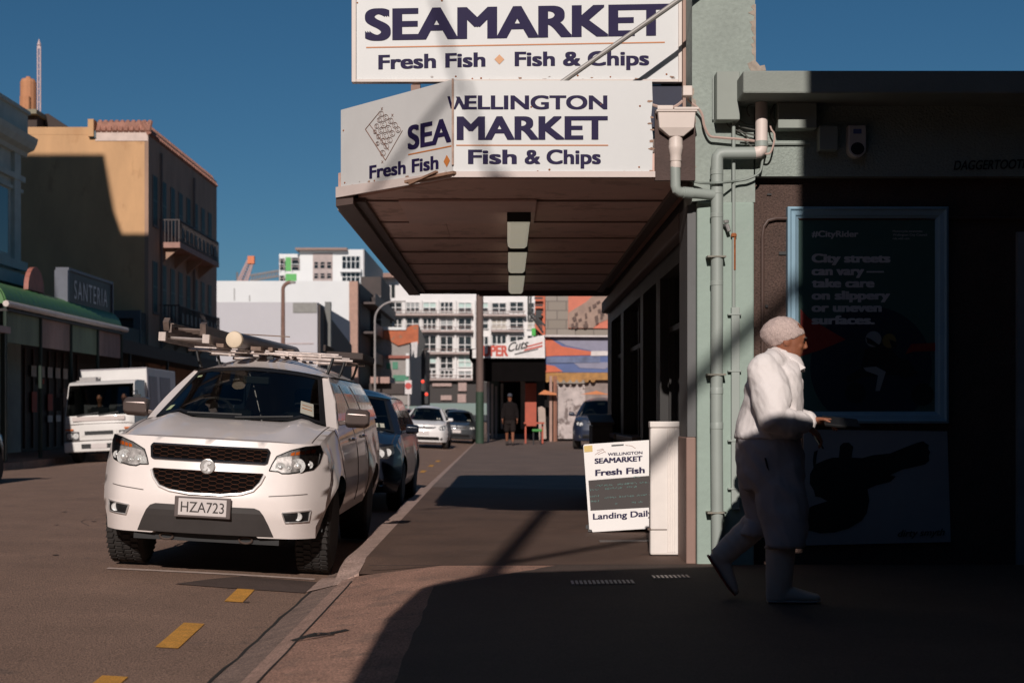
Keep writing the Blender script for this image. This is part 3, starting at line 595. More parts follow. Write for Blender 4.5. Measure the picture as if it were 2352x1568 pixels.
# poster frame and poster
pos = thing('poster_frame', (PX(1995, 10.5), 10.55, PZ(972, 10.5)), 'tall light blue framed city safety poster on the brown wall', 'poster')
PYY = 10.52
def fq(px, py): return ((2200 + px/2.24)/1.2755, (200 + py/2.24)/1.2755)     # poster sketch coordinates
x0, x1, z0, z1 = PX(1810, PYY), PX(2180, PYY), PZ(972, PYY), PZ(474, PYY); w = .088
blue = mat('pale_blue_frame_paint', (.27, .42, .52), .5, var=.07, scale=5)
b = MB()
for (a0, a1, c0, c1) in ((x0, x1, z0, z0+w), (x0, x1, z1-w, z1), (x0, x0+w, z0, z1), (x1-w, x1, z0, z1)):
    pass
prof = [(0, 0), (0, -.05), (.018, -.058), (.03, -.045), (.06, -.04), (.07, -.03), (w, -.025), (w, .0)]
R4 = []
for cxn, czn, sx, sz in ((x0, z0, 1, 1), (x1, z0, -1, 1), (x1, z1, -1, -1), (x0, z1, 1, -1)):
    R4.append([Vector((cxn + sx*d, 10.6 + h*1.4 - .0, czn + sz*d)) for d, h in prof])
b.loft(R4 + [R4[0]], cap=False); b.build('frame', blue, pos)
b = MB(); b.box(x0 + w - .005, x1 - w + .005, 10.575, 10.59, z0 + w - .005, z1 - w + .005); b.build('board', mat('dark_teal_poster', (.055, .12, .105), .35, var=.06), pos)
TY = 10.572
def pq(x, y): return P(*fq(x, y), TY)
plm = mat('poster_grey_lettering', (.62, .58, .58), .6)
for s, xe, yb, cap, bo in (('#CityRider', 705, 1107, 40, .035), ('City streets', 915, 1275, 58, .055), ('can vary —', 872, 1358, 58, .055), ('take care', 810, 1438, 58, .055), ('on slippery', 912, 1518, 58, .055), ('or uneven', 858, 1598, 58, .055), ('surfaces.', 812, 1680, 58, .055)):
    line(pos, plm, 'lettering', s, pq(398, yb), pq(xe, yb), cap/2.24/1.2755*TY/FD, bold=bo, normal=nf, lift=.003)
for k, xe in enumerate((1125, 1155, 1040)):
    line(pos, plm, 'small_print', ('Motorcycle awareness', 'Wellington City Council', 'ride with care')[k], pq(930, 1076 + 24*k), pq(xe, 1076 + 24*k), .016, bold=.01, normal=nf)
def cq(x, y, Y=TY): return P((2200 + x/1.96)/1.2755, (900 + y/1.96)/1.2755, Y)
b = MB(); b.prism([cq(690 + 350*math.cos(a), 345 + min(250, 350*math.sin(a)), TY) for a in [2*math.pi*i/48 for i in range(48)]], (0, .002, 0)); b.build('disc', mat('poster_navy_disc', (.02, .03, .05), .35), pos)
b = MB(); b.prism([cq(x, y, TY - .003) for x, y in ((285, 10), (330, 60), (545, 185), (400, 245), (285, 280))], (0, .002, 0)); b.build('red_shape', mat('poster_red', (.30, .03, .025), .4), pos); b = MB(); b.prism([cq(x, y, TY - .003) for x, y in ((885, 270), (920, 210), (1068, 203), (1068, 250), (930, 255))], (0, .002, 0)); b.build('red_shape', mat('poster_red', (.30, .03, .025), .4), pos)
def blob(mb, cx, cy, rx, ry, d, n=18): mb.prism([cq(cx + rx*math.cos(2*math.pi*i/n), cy + ry*math.sin(2*math.pi*i/n), TY - d) for i in range(n)], (0, .0015, 0))
b = MB(); b.prism([cq(x, y, TY - .006) for x, y in ((655, 240), (720, 225), (800, 235), (850, 290), (905, 300), (960, 380), (900, 400), (780, 385), (640, 400), (560, 430), (545, 400), (630, 350), (640, 300))], (0, .002, 0)); blob(b, 600, 490, 60, 60, .006); blob(b, 985, 500, 65, 65, .006); b.build('motorbike_print', mat('poster_black', (.012, .012, .014), .5), pos)
b = MB(); blob(b, 704, 182, 46, 46, .009); b.prism([cq(x, y, TY - .009) for x, y in ((645, 345), (720, 340), (775, 370), (740, 480), (715, 480), (730, 390), (660, 365))], (0, .002, 0)); b.build('white_print', mat('poster_white', (.30, .30, .30), .5), pos)
b = MB(); blob(b, 795, 192, 40, 42, .0115); b.build('yellow_print', mat('poster_ochre', (.22, .15, .04), .5), pos)
b = MB(); b.prism([cq(x, y, TY - .0125) for x, y in ((662, 172), (690, 182), (735, 215), (752, 200), (752, 232), (720, 226), (668, 205))], (0, .0015, 0)); b.prism([cq(x, y, TY - .014) for x, y in ((795, 185), (815, 190), (836, 200), (834, 225), (810, 232))], (0, .0015, 0)); b.build('visor_print', MATS['poster_black'], pos)
# painted panel under the poster
mu = thing('mural_panel', (PX(2015, 10.55), 10.58, PZ(1250, 10.55)), 'grey painted wall panel with black stencilled creature below the blue poster', 'mural')
b = MB(); b.prism([P(1846, 986, 10.57), P(2176, 990, 10.57), P(2184, 1244, 10.57), P(1846, 1252, 10.57)], (0, .028, 0)); b.build('panel', mat('grey_mural_ground', (.30, .295, .31), .7, var=.08), mu)
b = MB(); b.prism([cq(x, y, 10.566) for x, y in ((505, 862), (512, 795), (530, 778), (562, 775), (588, 800), (578, 862), (640, 865), (700, 848), (800, 838), (880, 805), (960, 775), (990, 768), (1005, 780), (1022, 790), (1018, 812), (1030, 830), (1022, 850), (1024, 880), (1000, 900), (870, 930), (800, 962), (832, 970), (800, 1000), (720, 1020), (670, 1042), (680, 1110), (665, 1180), (635, 1225), (560, 1268), (480, 1290), (400, 1296), (330, 1280), (300, 1250), (310, 1170), (350, 1140), (440, 1112), (400, 1090), (370, 1085), (362, 1050), (338, 1010), (340, 955), (360, 920), (356, 880), (362, 830), (385, 818), (378, 850), (372, 900), (420, 878), (470, 862))], (0, .003, 0)); b.build('stencil', mat('black_spray', (.012, .012, .013), .6), mu)
b = MB(); letters(b, 'dirty smyth', P(2062, 1232, 10.562), P(2170, 1228, 10.562), .05, shear=.3, bold=.02, normal=nf); b.build('scrawl', MATS['black_spray'], mu)
# white upright board at the shop corner
wb = thing('display_board', (1.24, 11.06, 0), 'narrow white plastic upright board standing at the shop corner', 'board')
wx0, wx1 = PX(1493, 11.05), PX(1574, 11.05); wt = PZ(968, 11.05)
wm2 = mat('white_plastic_board', (.80, .74, .69), .5, var=.04, scale=6, c2=(.62, .5, .44), thr=.75)
b = MB(); b.box(wx0, wx1, 11.03, 11.14, .005, wt); b.build('panel', wm2, wb, bev=.014)
b = MB(); b.box(wx0 - .004, wx1 + .004, 11.015, 11.145, wt - .045, wt + .002); b.build('top_cap', wm2, wb, bev=.008)
b = MB()
for k in range(4): b.box((wx0+wx1)/2 - .004 + .017*k, (wx0+wx1)/2 + .004 + .017*k, 11.022, 11.031, .03, wt - .05)
b.build('rib', wm2, wb, bev=.002)
b = MB(); b.box(wx0 + .005, wx0 + .13, 11.026, 11.0305, .20, .207); b.box(wx0 - .02, wx0 + .005, 11.03, 11.05, .2, .215); b.build('strap', mat('brown_strap', (.12, .08, .06), .7), wb)
# sandwich board
sb = thing('sandwich_board', (.92, 13.3, 0), 'white sandwich board with chalk menu on the footpath reading WELLINGTON SEAMARKET', 'sandwich board')
def aq(x, y): return ((1650 + x/2.851)/1.2755, (1200 + y/2.851)/1.2755)
ap0 = Vector((0, 13.2, 0)); an = Vector((0, -1, .14)).normalized()
def ap(x, y, o=0): return on_plane(*aq(x, y), ap0, an) + an * o
b = MB(); b.prism([ap(168, 300), ap(178, 288), ap(725, 251), ap(736, 262), ap(752, 988), ap(245, 1020), ap(238, 1000), ap(218, 996)], -an * .025); b.build('front_panel', mat('white_corflute', (.80, .77, .75), .5, var=.03), sb)
b = MB(); v = Vector((0, .42, 0)); b.prism([ap(190, 320) - an*.04, ap(720, 290) - an*.04, ap(752, 1010) - an*.04 + v, ap(245, 1040) - an*.04 + v], (0, .02, 0)); b.build('rear_panel', MATS['white_corflute'], sb)
b = MB()
for x in (222, 735): b.bar(ap(x, 985) - an*.03, Vector((ap(x, 985).x, 13.22, 0.0)), .03); b.bar(ap(x, 985) - an*.04 + v*.9, Vector((ap(x, 985).x, 13.62, 0.0)), .03)
b.build('foot', black, sb)
b = MB(); b.prism([ap(210, 590, .003), ap(745, 548, .003), ap(740, 812, .003), ap(228, 840, .003)], an*.003); b.build('chalkboard', mat('chalkboard', (.052, .042, .04), .7, var=.15), sb)
b = MB(); b.prism([ap(403, 292, .002), ap(505, 286, .002), ap(505, 298, .002), ap(403, 305, .002)], an*.002); b.build('handle_slot', black, sb)
b = MB(); b.prism([ap(172, 302, .002), ap(243, 296, .002), ap(246, 348, .002), ap(176, 354, .002)], an*.002); b.build('price_sticker', mat('yellow_sticker', (.62, .45, .15), .6), sb)
b = MB(); au = Vector((0, .14, 1)).normalized()
k_ = 13.2/FD/2.851/1.2755
for s, xa1, ya1, xb1, yb1, cap, bo in (('WELLINGTON', 372, 384, 662, 368, 24, .03), ('SEAMARKET', 262, 450, 662, 427, 44, .045), ('Fresh Fish', 267, 552, 682, 527, 52, .04), ('Landing Daily', 248, 916, 752, 886, 50, .03)):
    line(sb, navy, 'lettering', s, ap(xa1, ya1), ap(xb1, yb1), cap*k_, up=au, normal=an, bold=bo, lift=.003)
b = MB(); rr = random.Random(21)
for i, (y, segs) in enumerate(((640, ((270, 410), (450, 610), (640, 720))), (670, ((225, 300), (350, 490), (525, 605))), (725, ((225, 300),)), (745, ((340, 440), (465, 585), (610, 690))), (765, ((225, 300),)), (590, ((580, 640),)), (800, ((430, 450), (570, 600), (630, 660))))):
    for s0, s1 in segs:
        x = s0
        while x < s1:
            yy = y - (x - 210)*.075; pts = [(x + rr.uniform(0, 10), yy + rr.uniform(-9, 9)) for _ in range(4)]
            b.tube([ap(px, py, .008) for px, py in pts], .0022, 4); x += 13
b.build('chalk_writing', mat('teal_chalk', (.16, .30, .28), .9), sb)
b = MB()
for pts in ([(280, 340), (330, 325), (345, 350), (290, 372)], [(345, 345), (352, 350), (350, 358)], [(520, 295), (570, 300), (605, 322)], [(265, 375), (300, 350), (340, 330)]): b.tube([ap(x, y, .004) for x, y in pts], .002, 4)
b.build('shell_drawing', mat('pinkish_print', (.5, .33, .28), .6), sb)
# drains
for (x0, x1, y0, y1, sk, lab) in ((.42, .84, 9.12, 9.32, .05, 'long slotted metal drain grate in the shaded pavement'), (.98, 1.24, 9.45, 9.62, .05, 'short slotted drain grate near the foot of the pier')):
    g = thing('drain_grate', ((x0+x1)/2, y0, 0), lab, 'drain', 'drain grates in the pavement')
    b = MB(); n_ = int((x1-x0)/.028)
    for i in range(n_):
        x = x0 + (x1-x0)*i/n_; b.prism([(x, y0 + sk*i/n_, .002), (x + .016, y0 + sk*i/n_, .002), (x + .016, y1 + sk*i/n_, .002), (x, y1 + sk*i/n_, .002)], (0, 0, .008))
    b.build('bars', mat('worn_grate_steel', (.40, .36, .36), .45, metal=.6, var=.2), g)
    b = MB(); b.prism([(x0 - .01, y0 - .01, -.004), (x1 + .01, y0 + sk - .01, -.004), (x1 + .01, y1 + sk + .01, -.004), (x0 - .01, y1 + .01, -.004)], (0, 0, .005)); b.build('frame', black, g)
b = MB(); b.prism([(.80, 12.2, .001), (1.25, 12.25, .001), (1.25, 12.38, .001), (.80, 12.33, .001)], (0, 0, .006)); b.build('cover_strip', mat('dull_cover_plate', (.15, .125, .115), .6), label='narrow metal cover strip in the paving below the sandwich board', cat='cover plate')
b = MB(); b.box(1.12, 1.40, 18.6, 19.3, 0, .95); b.prism([(1.10, 18.58, .951), (1.42, 18.58, .951), (1.42, 19.32, 1.05), (1.10, 19.32, 1.05)], (0, 0, .04)); b.build('ribbed_bin', mat('grey_ribbed_bin', (.10, .09, .09), .7, var=.2, scale=2), label='grey ribbed waste bin at the far end of the shopfront', cat='bin', bev=.015)
# ---------------------------------------------------------------- vehicles
car_glass = glass('car_glass', (.34, .38, .36))
tyre_m = mat('tyre_rubber', (.028, .024, .022), .85, var=.25, scale=25)
rim_m = mat('alloy_rim', (.30, .28, .27), .35, metal=.7, var=.1)
lens_m = glass('lamp_lens', (.85, .85, .85))
lamp_in = mat('lamp_housing', (.30, .29, .29), .22, metal=.8, var=.3, scale=25)
amber = mat('amber_lens', (.6, .14, .02), .3)
plate_m = mat('plate_white', (.62, .56, .54), .5, var=.05)
seat_m = mat('dark_seat_fabric', (.02, .02, .021), .85)
white_car = mat('white_car_paint', (.87, .785, .745), .34, var=.045, scale=2.2, coat=.6, c2=(.74, .65, .60), thr=.66)
trim_b = mat('dark_grey_bumper_plastic', (.05, .043, .041), .65, var=.12)
def lerp(a, b, t): return a + (b - a) * t
def sst(t): t = max(0, min(1, t)); return t*t*(3-2*t)
class Car:
    def __init__(s, name, label, cat, group=None, **k):
        s.o = thing(name, None, label, cat, group, local=True); s.__dict__.update(dict(zbel=None, flare=0, c1=.14, c2=3.5, va=.42, vb=.6, k1=.3, k2=.35, drop=0, ridge=.02, tread=False), **k)
        s.ra = s.rw + .06
    def U(s, v):
        t = (v - s.zb) / (s.zl - s.zb)
        for (a, x), (b, y) in zip(s.Up, s.Up[1:]):
            if t <= b: return lerp(x, y, sst((t - a) / (b - a))) * s.hw
        return s.Up[-1][1] * s.hw
    def front(s, u, v):
        a = abs(u) / s.hw
        return s.c1*a*a + s.c2*max(0, a - .68)**2 + max(0, v - s.vb)*s.k1 + max(0, s.va - v)*s.k2
    def ycowl(s, u): return s.yc + .12 * (u / s.hb)**2
    def bon(s, q, t):                      # q in -1..1 across, t front to cowl
        hwid = lerp(s.U(s.zl), s.hb, sst(t)*.6 + t*.4); u = q * hwid
        y = lerp(s.front(q * s.U(s.zl), s.zl), s.ycowl(u), t)
        z = s.zl + (s.zc - s.zl) * (1 - (1 - t)**1.5) + s.ridge * math.exp(-((abs(q) - .66) / .11)**2) * sst(t*1.6) - .035 * abs(q)**5
        return Vector((u, y, z))
    def zlow(s, y):
        z = s.zs
        for ax in (s.axf, s.axr):
            d = abs(y - ax)
            if d < s.ra: z = max(z, s.rw + math.sqrt(s.ra**2 - d*d) * 1.0)
        return z
    def flank(s, tau, w, sg):
        e0 = s.bon(1, 0); ye = s.bon(1, 1).y
        v0 = lerp(s.zb - s.drop, s.zl, w); U0 = s.U(v0); y0 = s.front(U0, v0)
        y = lerp(y0, s.L, tau)
        if y < ye:
            t = max(0, (y - e0.y) / (ye - e0.y)); E = s.bon(1, t); ut, zt = E.x, E.z
        else: E = s.bon(1, 1); k = (y - ye) / (s.L - ye); ut, zt = s.hb, lerp(E.z, s.zbel or E.z, k)
        zlo = s.zlow(y); z = lerp(zlo, zt, w); zq = (z - s.zs) / max(.1, zt - s.zs)
        u = ut + (s.hw - ut) * (1 - zq**3) - .05 * max(0, 1 - zq*3)**2
        for ax in (s.axf, s.axr): u += s.flare * math.exp(-((y - ax) / (s.ra*.95))**4) * sst(1 - abs(zq - .35) / .5)
        bl = sst(tau / .07); u = lerp(U0, u, bl); z = lerp(v0, z, sst(tau / .04))
        if tau > .93: u -= .12 * ((tau - .93) / .07)**2
        return Vector((sg * u, y, z))
    def side(s, y, h, sg, off=0):
        zb = s.bon(1, 1).z; k = max(0, (y - s.ycowl(s.hb)) / (s.L - s.ycowl(s.hb))); zb = lerp(zb, s.zbel or zb, k)
        return Vector((sg * (s.hb + (s.hr - s.hb) * h + .02*math.sin(math.pi*h) + off), y, lerp(zb, s.zr, h)))
    def wst(s, q): return Vector((q * (s.hr - .045), s.yw + .13*q*q, s.zr + (s.zrc - s.zr)*(1 - q*q)*.34 - .012))
    def wsb(s, q): u = q * (s.hb - .085); return Vector((u, s.ycowl(u) + .01, s.bon(q*.9, 1).z + .004))
    def roofp(s, q, t):
        y = lerp(s.yw + .13*q*q, s.yr, t); z = s.zr + (s.zrc - s.zr)*(1 - q*q)*(.34 + .66*sst(t*4.5)) + .015*sst(t*4.5)
        return Vector((q * s.hr * (1 - .06*max(0, t - .7)), y, z - .06*max(0, t - .8)))
    def body(s, paint):
        b = MB()
        def zb(u): return s.zb - s.drop * sst((abs(u)/s.hw - .38) / .12)
        b.grid(lambda i, j: (lambda u0, v: Vector((u0*s.U(v), s.front(u0*s.U(v), v), v)))((2*i-1), lerp(zb((2*i-1)*s.hw), s.zl, j)), 36, 16)
        b.grid(lambda i, j: s.bon(2*i-1, j), 28, 16)
        s.seam()
        b.grid(lambda i, j: (lambda u0, v: Vector((u0*s.U(v)*(1-.04*j), s.front(u0*s.U(v), v) + .12*j, v - .012*j)))((2*i-1), zb((2*i-1)*s.hw)), 36, 2)
        for sg in (-1, 1):
            b.grid(lambda i, j: s.flank(i, j, sg), 110, 12)
            yf = lambda h: lerp(s.ycowl(s.hb) + .03, s.wst(1).y + .05, h)
            b.grid(lambda i, j: s.side(lerp(yf(j), lerp(s.L - .06, s.yr, j), i), j, sg), 24, 6)
            b.grid(lambda i, j: lerp(lerp(s.wsb(sg), s.wst(sg), j), s.side(yf(j), j, sg), i), 3, 8)
        b.grid(lambda i, j: s.roofp(2*i-1, j), 20, 16)
        b.grid(lambda i, j: lerp(s.roofp(2*i-1, 1), Vector(((2*i-1)*(s.hb-.1), s.L, s.bon(1, 1).z)), j), 8, 4)
        b.grid(lambda i, j: Vector(((2*i-1)*(s.hw-.12), s.L - .002, lerp(s.zs, s.bon(1, 1).z, j))), 8, 4)
        s.b = b.build('body', paint, s.o, smooth=True, weld=.004, ang=32)
        b = MB(); b.grid(lambda i, j: lerp(s.wsb(2*i-1), s.wst(2*i-1), j) + Vector((0, -.006, .004)), 14, 8); s.ws = b.build('windscreen', car_glass, s.o, smooth=True)
        b = MB()
        for q0, q1 in ((-1, -.93), (.93, 1)): b.grid(lambda i, j: lerp(s.wsb(lerp(q0, q1, i)), s.wst(lerp(q0, q1, i)), j) + Vector((0, -.009, .006)), 2, 8)
        for j0, j1 in ((0, .055), (.935, 1)): b.grid(lambda i, j: lerp(s.wsb(2*i-1), s.wst(2*i-1), lerp(j0, j1, j)) + Vector((0, -.010, .007)), 14, 2)
        b.build('seal', black, s.ws)
        b = MB(); b.box(-s.hw+.3, s.hw-.3, .45, s.L-.3, s.zs-.06, s.zl-.12); b.build('underbody', black, s.o)
        for ax in (s.axf, s.axr):
            b = MB(); 
            for sg in (-1, 1): b.loft([[Vector((sg*x, ax + (s.ra+.01)*math.cos(a), s.rw + (s.ra+.01)*math.sin(a))) for a in [math.pi*k/12 for k in range(13)]] for x in (s.hw-.34, s.hw-.055)], cap=False, closed=False)
            b.build('wheel_arch', black, s.o)
        b = MB(); zt = s.bon(0, 1).z
        b.box(-s.hb+.12, s.hb-.12, s.yc+.14, s.yc+.55, zt-.2, zt-.05); b.box(-s.hb+.1, s.hb-.1, s.yc+.5, s.L-.4, s.zs+.1, s.zs+.2); b.build('dashboard', black, s.o)
        for su in (-1, 1):
            b = MB(); y = s.yc + 1.3; c = su*s.hb*.46
            b.prism([(c-.24, y, zt-.5), (c+.24, y, zt-.5), (c+.23, y+.12, zt+.08), (c-.23, y+.12, zt+.08)], (0, .12, 0)); b.box(c-.13, c+.13, y+.13, y+.22, zt+.12, zt+.30); b.build('seat', seat_m, s.o, bev=.04)
        b = MB(); c = Vector((-s.hb*.44, s.yc+.72, zt+.0)); b.tube([c + Vector((.18*math.cos(a), .05*math.sin(a), .17*math.sin(a))) for a in [2*math.pi*k/20 for k in range(21)]], .014, 6); b.bar(c - Vector((.17, 0, 0)), c + Vector((.17, 0, 0)), .05, .03); b.build('steering_wheel', trim_b, s.o)
        b = MB(); m_ = lerp(s.wsb(0), s.wst(0), .82); b.box(-.12, .12, m_.y+.06, m_.y+.09, m_.z-.06, m_.z+.01); b.build('rear_view_mirror', black, s.o, bev=.01)
    def seam(s):
        for sg in (-1, 1):
            q = MB(); pts = [s.bon(sg*.93, j/14) + Vector((0, 0, .001)) for j in range(2, 15)]; q.tube(pts, .0045, 4); q.build('bonnet_gap', mat('crease_shadow_gap', (.10, .08, .075), .7), s.o)
        q = MB(); q.tube([s.bon(lerp(-.93, .93, k/24), .035) + Vector((0, -.001, .0)) for k in range(25)], .004, 4); q.build('bonnet_gap', MATS['crease_shadow_gap'], s.o)
    def windows(s, spans, m=None):
        for sg in (-1, 1):
            for y0, y1 in spans:
                b = MB(); sl0 = (s.wst(1).y + .05 - s.ycowl(s.hb) - .03) if y0 is None else 0
                ya = lambda h: (s.ycowl(s.hb) + .13 + sl0*h) if y0 is None else y0
                b.grid(lambda i, j: s.side(lerp(ya(lerp(.07, .88, j)), y1 - .06*j*(y1 > s.yr-.3), i), lerp(.07, .88, j), sg, .006), 4, 4)
                b.build('side_window', m or glass_dark, s.o)
    def fpoly(s, mb, pts, off=.006, thick=.02, mirror=False):
        for sg in ((1, -1) if mirror else (1,)):
            t = bmesh.new(); t.faces.new([t.verts.new((sg*u, 0, v)) for u, v in pts])
            us = [sg*u for u, v in pts]; vs = [v for u, v in pts]
            for k in range(1, 9):
                bmesh.ops.bisect_plane(t, geom=t.verts[:] + t.edges[:] + t.faces[:], plane_co=(min(us) + (max(us)-min(us))*k/9, 0, 0), plane_no=(1, 0, 0))
            for k in range(1, 5):
                bmesh.ops.bisect_plane(t, geom=t.verts[:] + t.edges[:] + t.faces[:], plane_co=(0, 0, min(vs) + (max(vs)-min(vs))*k/5), plane_no=(0, 0, 1))
            mp = {}
            for v in t.verts: mp[v] = [mb.bm.verts.new((v.co.x, s.front(v.co.x, v.co.z) - off + d, v.co.z)) for d in (0, thick)]
            for f in t.faces: mb.bm.faces.new([mp[v][0] for v in f.verts])
            for e in t.edges:
                if len(e.link_faces) == 1: a, c = e.verts; mb.bm.faces.new((mp[a][0], mp[c][0], mp[c][1], mp[a][1]))
            t.free()
        return mb
    def outline(s, mb, pts, r=.008, off=.01, mirror=False, n=6, closed=True):
        for sg in ((1, -1) if mirror else (1,)):
            P_ = pts + [pts[0]] if closed else pts; path = []
            for (u0, v0), (u1, v1) in zip(P_, P_[1:]):
                for k in range(n): u, v = lerp(u0, u1, k/n), lerp(v0, v1, k/n); path.append((sg*u, s.front(u, v) - off, v))
            u, v = P_[-1]; path.append((sg*u, s.front(u, v) - off, v))
            mb.tube(path, r, 6)
        return mb
    def wheels(s, track, w=.22, rim=.66):
        rnd = random.Random(2)
        for ax in (s.axf, s.axr):
            for sg in (-1, 1):
                c = Vector((sg*track, ax, s.rw)); n = Vector((sg, 0, 0)); r = s.rw; rr_ = r*rim
                b = MB(); b.lathe(c + n*(w/2 - .05), n, [(0, .001), (0, rr_*.9), (.04, rr_), (.03, rr_*.93), (.005, rr_*.85), (.012, rr_*.2), (.03, rr_*.17), (.03, .001)], 28)
                for k in range(6):
                    a = 2*math.pi*k/6; d = Vector((0, math.cos(a), math.sin(a))); b.bar(c + n*(w/2 - .03) + d*rr_*.12, c + n*(w/2 - .02) + d*rr_*.95, .05, .03, up=n)
                wh = b.build('wheel', rim_m, s.o, smooth=True)
                b = MB(); b.lathe(c, n, [(-w/2, rr_), (-w/2 - .005, lerp(rr_, r, .5)), (-w/2 + .02, r*.97), (-w/2 + .05, r - .008), (w/2 - .05, r - .008), (w/2 - .02, r*.97), (w/2 + .005, lerp(rr_, r, .5)), (w/2, rr_)], 36)
                if s.tread:
                    for k in range(44):
                        for m in range(4):
                            a = 2*math.pi*(k + .5*(m % 2))/44; d = Vector((0, math.cos(a), math.sin(a))); t = Vector((0, -math.sin(a), math.cos(a))); sk = (t + n*(.35 if m % 2 else -.35)).normalized()
                            x = (-.375 + .25*m)*w*.96; b.obox(c + n*x + d*(r - .006), (n, sk, d), (w*.098, r*.05, .0085))
                b.build('tyre', tyre_m, wh, smooth=True)
    def mirrors(s, m, h=.15, w=.20, up=.1):
        for sg in (-1, 1):
            y = s.ycowl(s.hb) + .26; z = s.side(y, 0, 1).z + up; x = s.hb
            b = MB(); b.loft([[Vector((sg*(x + .05 + w*k), y + dy, z + h/2*sc_*vz)) for dy, vz in ((-.03, -1), (-.075, -.6), (-.085, .5), (-.04, 1), (.05, 1), (.06, -.9))] for k, sc_ in ((0, .8), (.12, 1), (.85, .95), (1, .7))]); b.bar((sg*(x - .01), y, z - .05), (sg*(x + .08), y, z - .03), .05, .04)
            b.build('wing_mirror', m, s.o, smooth=True, bev=.008)
    def place(s, X, Y, Z=None, roll=0, yaw=0, scale=1):
        s.o.location = (X, Y, road_z(X) if Z is None else Z); s.o.rotation_euler = (0, R(roll), R(yaw)); ORG[s.o.name] = Vector((0, 0, 0))
UP = [(0, .93), (.25, .985), (.55, .99), (.8, .96), (1, .89)]

# ---- white double-cab ute
U_ = Car('parked_ute', 'white double-cab ute with laden roof racks parked nearest at the kerb', 'ute', 'vehicles parked along the kerb',
    L=5.25, hw=.89, zb=.40, drop=.075, zl=1.045, zc=1.19, yc=1.22, yw=2.02, zr=1.60, zrc=1.755, hr=.60, hb=.80, axf=.90, axr=3.98, rw=.365, yr=5.1, zs=.42, zbel=1.24,
    Up=[(0, .90), (.25, .965), (.6, .985), (.85, .95), (1, .87)], flare=.055, va=.5, vb=.62, k1=.28, ridge=.042, tread=True, c1=.15, c2=3.2)
U_.body(white_car); U_.windows([(None, 2.62), (2.74, 3.5), (3.72, 5.0)]); U_.wheels(.745, .265); U_.mirrors(mat('dull_chrome_mirror', (.16, .125, .115), .3, metal=.5), .165, .20, .09)
b = MB()
gu = [(-.445, .975), (-.43, .992), (.43, .992), (.445, .975), (.432, .893), (.415, .884), (-.415, .884), (-.432, .893)]
U_.fpoly(b, gu, .004, .02); g = U_.o; gvoid = mat('grille_void', (.005, .004, .004), .9, spec=.02); gr = b.build('upper_grille', gvoid, g)
b = MB(); U_.outline(b, gu, .010, .010); b.build('surround', mat('dark_chrome', (.16, .16, .175), .22, metal=.9), gr, smooth=True)
gl = [(-.425, .80), (-.41, .812), (.41, .812), (.425, .80), (.40, .74), (.352, .683), (.27, .655), (.12, .638), (-.12, .638), (-.27, .655), (-.352, .683), (-.40, .74)]
b = MB(); U_.fpoly(b, gl, .004, .02); gr2 = b.build('lower_grille', gvoid, g)
b = MB(); U_.outline(b, gl[3:] + [gl[0]], .011, .012, closed=False); b.build('surround', mat('soft_chrome', (.70, .66, .64), .3, metal=.6), gr2, smooth=True)
mesh_m = mat('brown_black_mesh', (.085, .036, .022), .8, var=.2, spec=.1)
def hexmesh(car, inside, u0, u1, v0, v1, a, hh, r):
    b = MB(); row = 0; v = v0
    def seg(p, q):
        if inside(*p) and inside(*q): b.bar((p[0], car.front(*p) - .007, p[1]), (q[0], car.front(*q) - .007, q[1]), r, r*1.3, up=(0, 1, 0))
    while v < v1 + hh:
        u = u0 + (a*.75 if row % 2 else 0)
        while u < u1:
            P6 = [(u - a/2, v), (u - a/4, v + hh/2), (u + a/4, v + hh/2), (u + a/2, v)]
            seg(P6[0], P6[1]); seg(P6[1], P6[2]); seg(P6[2], P6[3]); seg(P6[3], (u + a/4, v - hh/2)); seg(P6[0], (u - a/4, v - hh/2))
            seg(P6[3], (u + a, v)) if False else None
            u += a*1.5
        v += hh/2; row += 1
    return b
def in_up(u, v): return abs(u) < .438 - (.985 - v)*.12 and .884 < v < .992
def in_lo(u, v): return .638 + .11*max(0, abs(u) - .1)**1.3*1.9 < v < .81 and abs(u) < .425 - max(0, (.80 - v))*.42
hexmesh(U_, in_up, -.45, .46, .89, .985, .072, .031, .0036).build('mesh', mesh_m, gr)
hexmesh(U_, in_lo, -.45, .46, .64, .80, .074, .033, .0038).build('mesh', mesh_m, gr2)
b = MB(); e = Vector((0, U_.front(0, .845) - .018, .845)); b.lathe(e, (0, -1, 0), [(-.03, .055), (0, .056), (.006, .056), (.008, .05), (.004, .048), (.004, .001)], 28); em = b.build('emblem', mat('satin_chrome', (.62, .60, .58), .3, metal=.6), g, smooth=True)
b = MB(); q = lambda u, v: e + Vector((u, -.006, v))
b.prism([q(-.034, -.03), q(-.02, -.012), q(-.028, .006), q(-.012, .03), q(.01, .038), q(.03, .026), q(.02, .012), q(.004, .016), q(.002, .0), q(.016, -.012), q(.03, -.03), q(.014, -.034), q(.002, -.018), q(-.01, -.036)], (0, -.006, 0)); b.lathe(e + Vector((.014, -.004, -.032)), (0, -1, 0), [(0, .013), (.008, .011), (.009, .001)], 12)
b.build('lion_relief', mat('bright_chrome', (.92, .90, .88), .3, metal=.3), em, bev=.002)
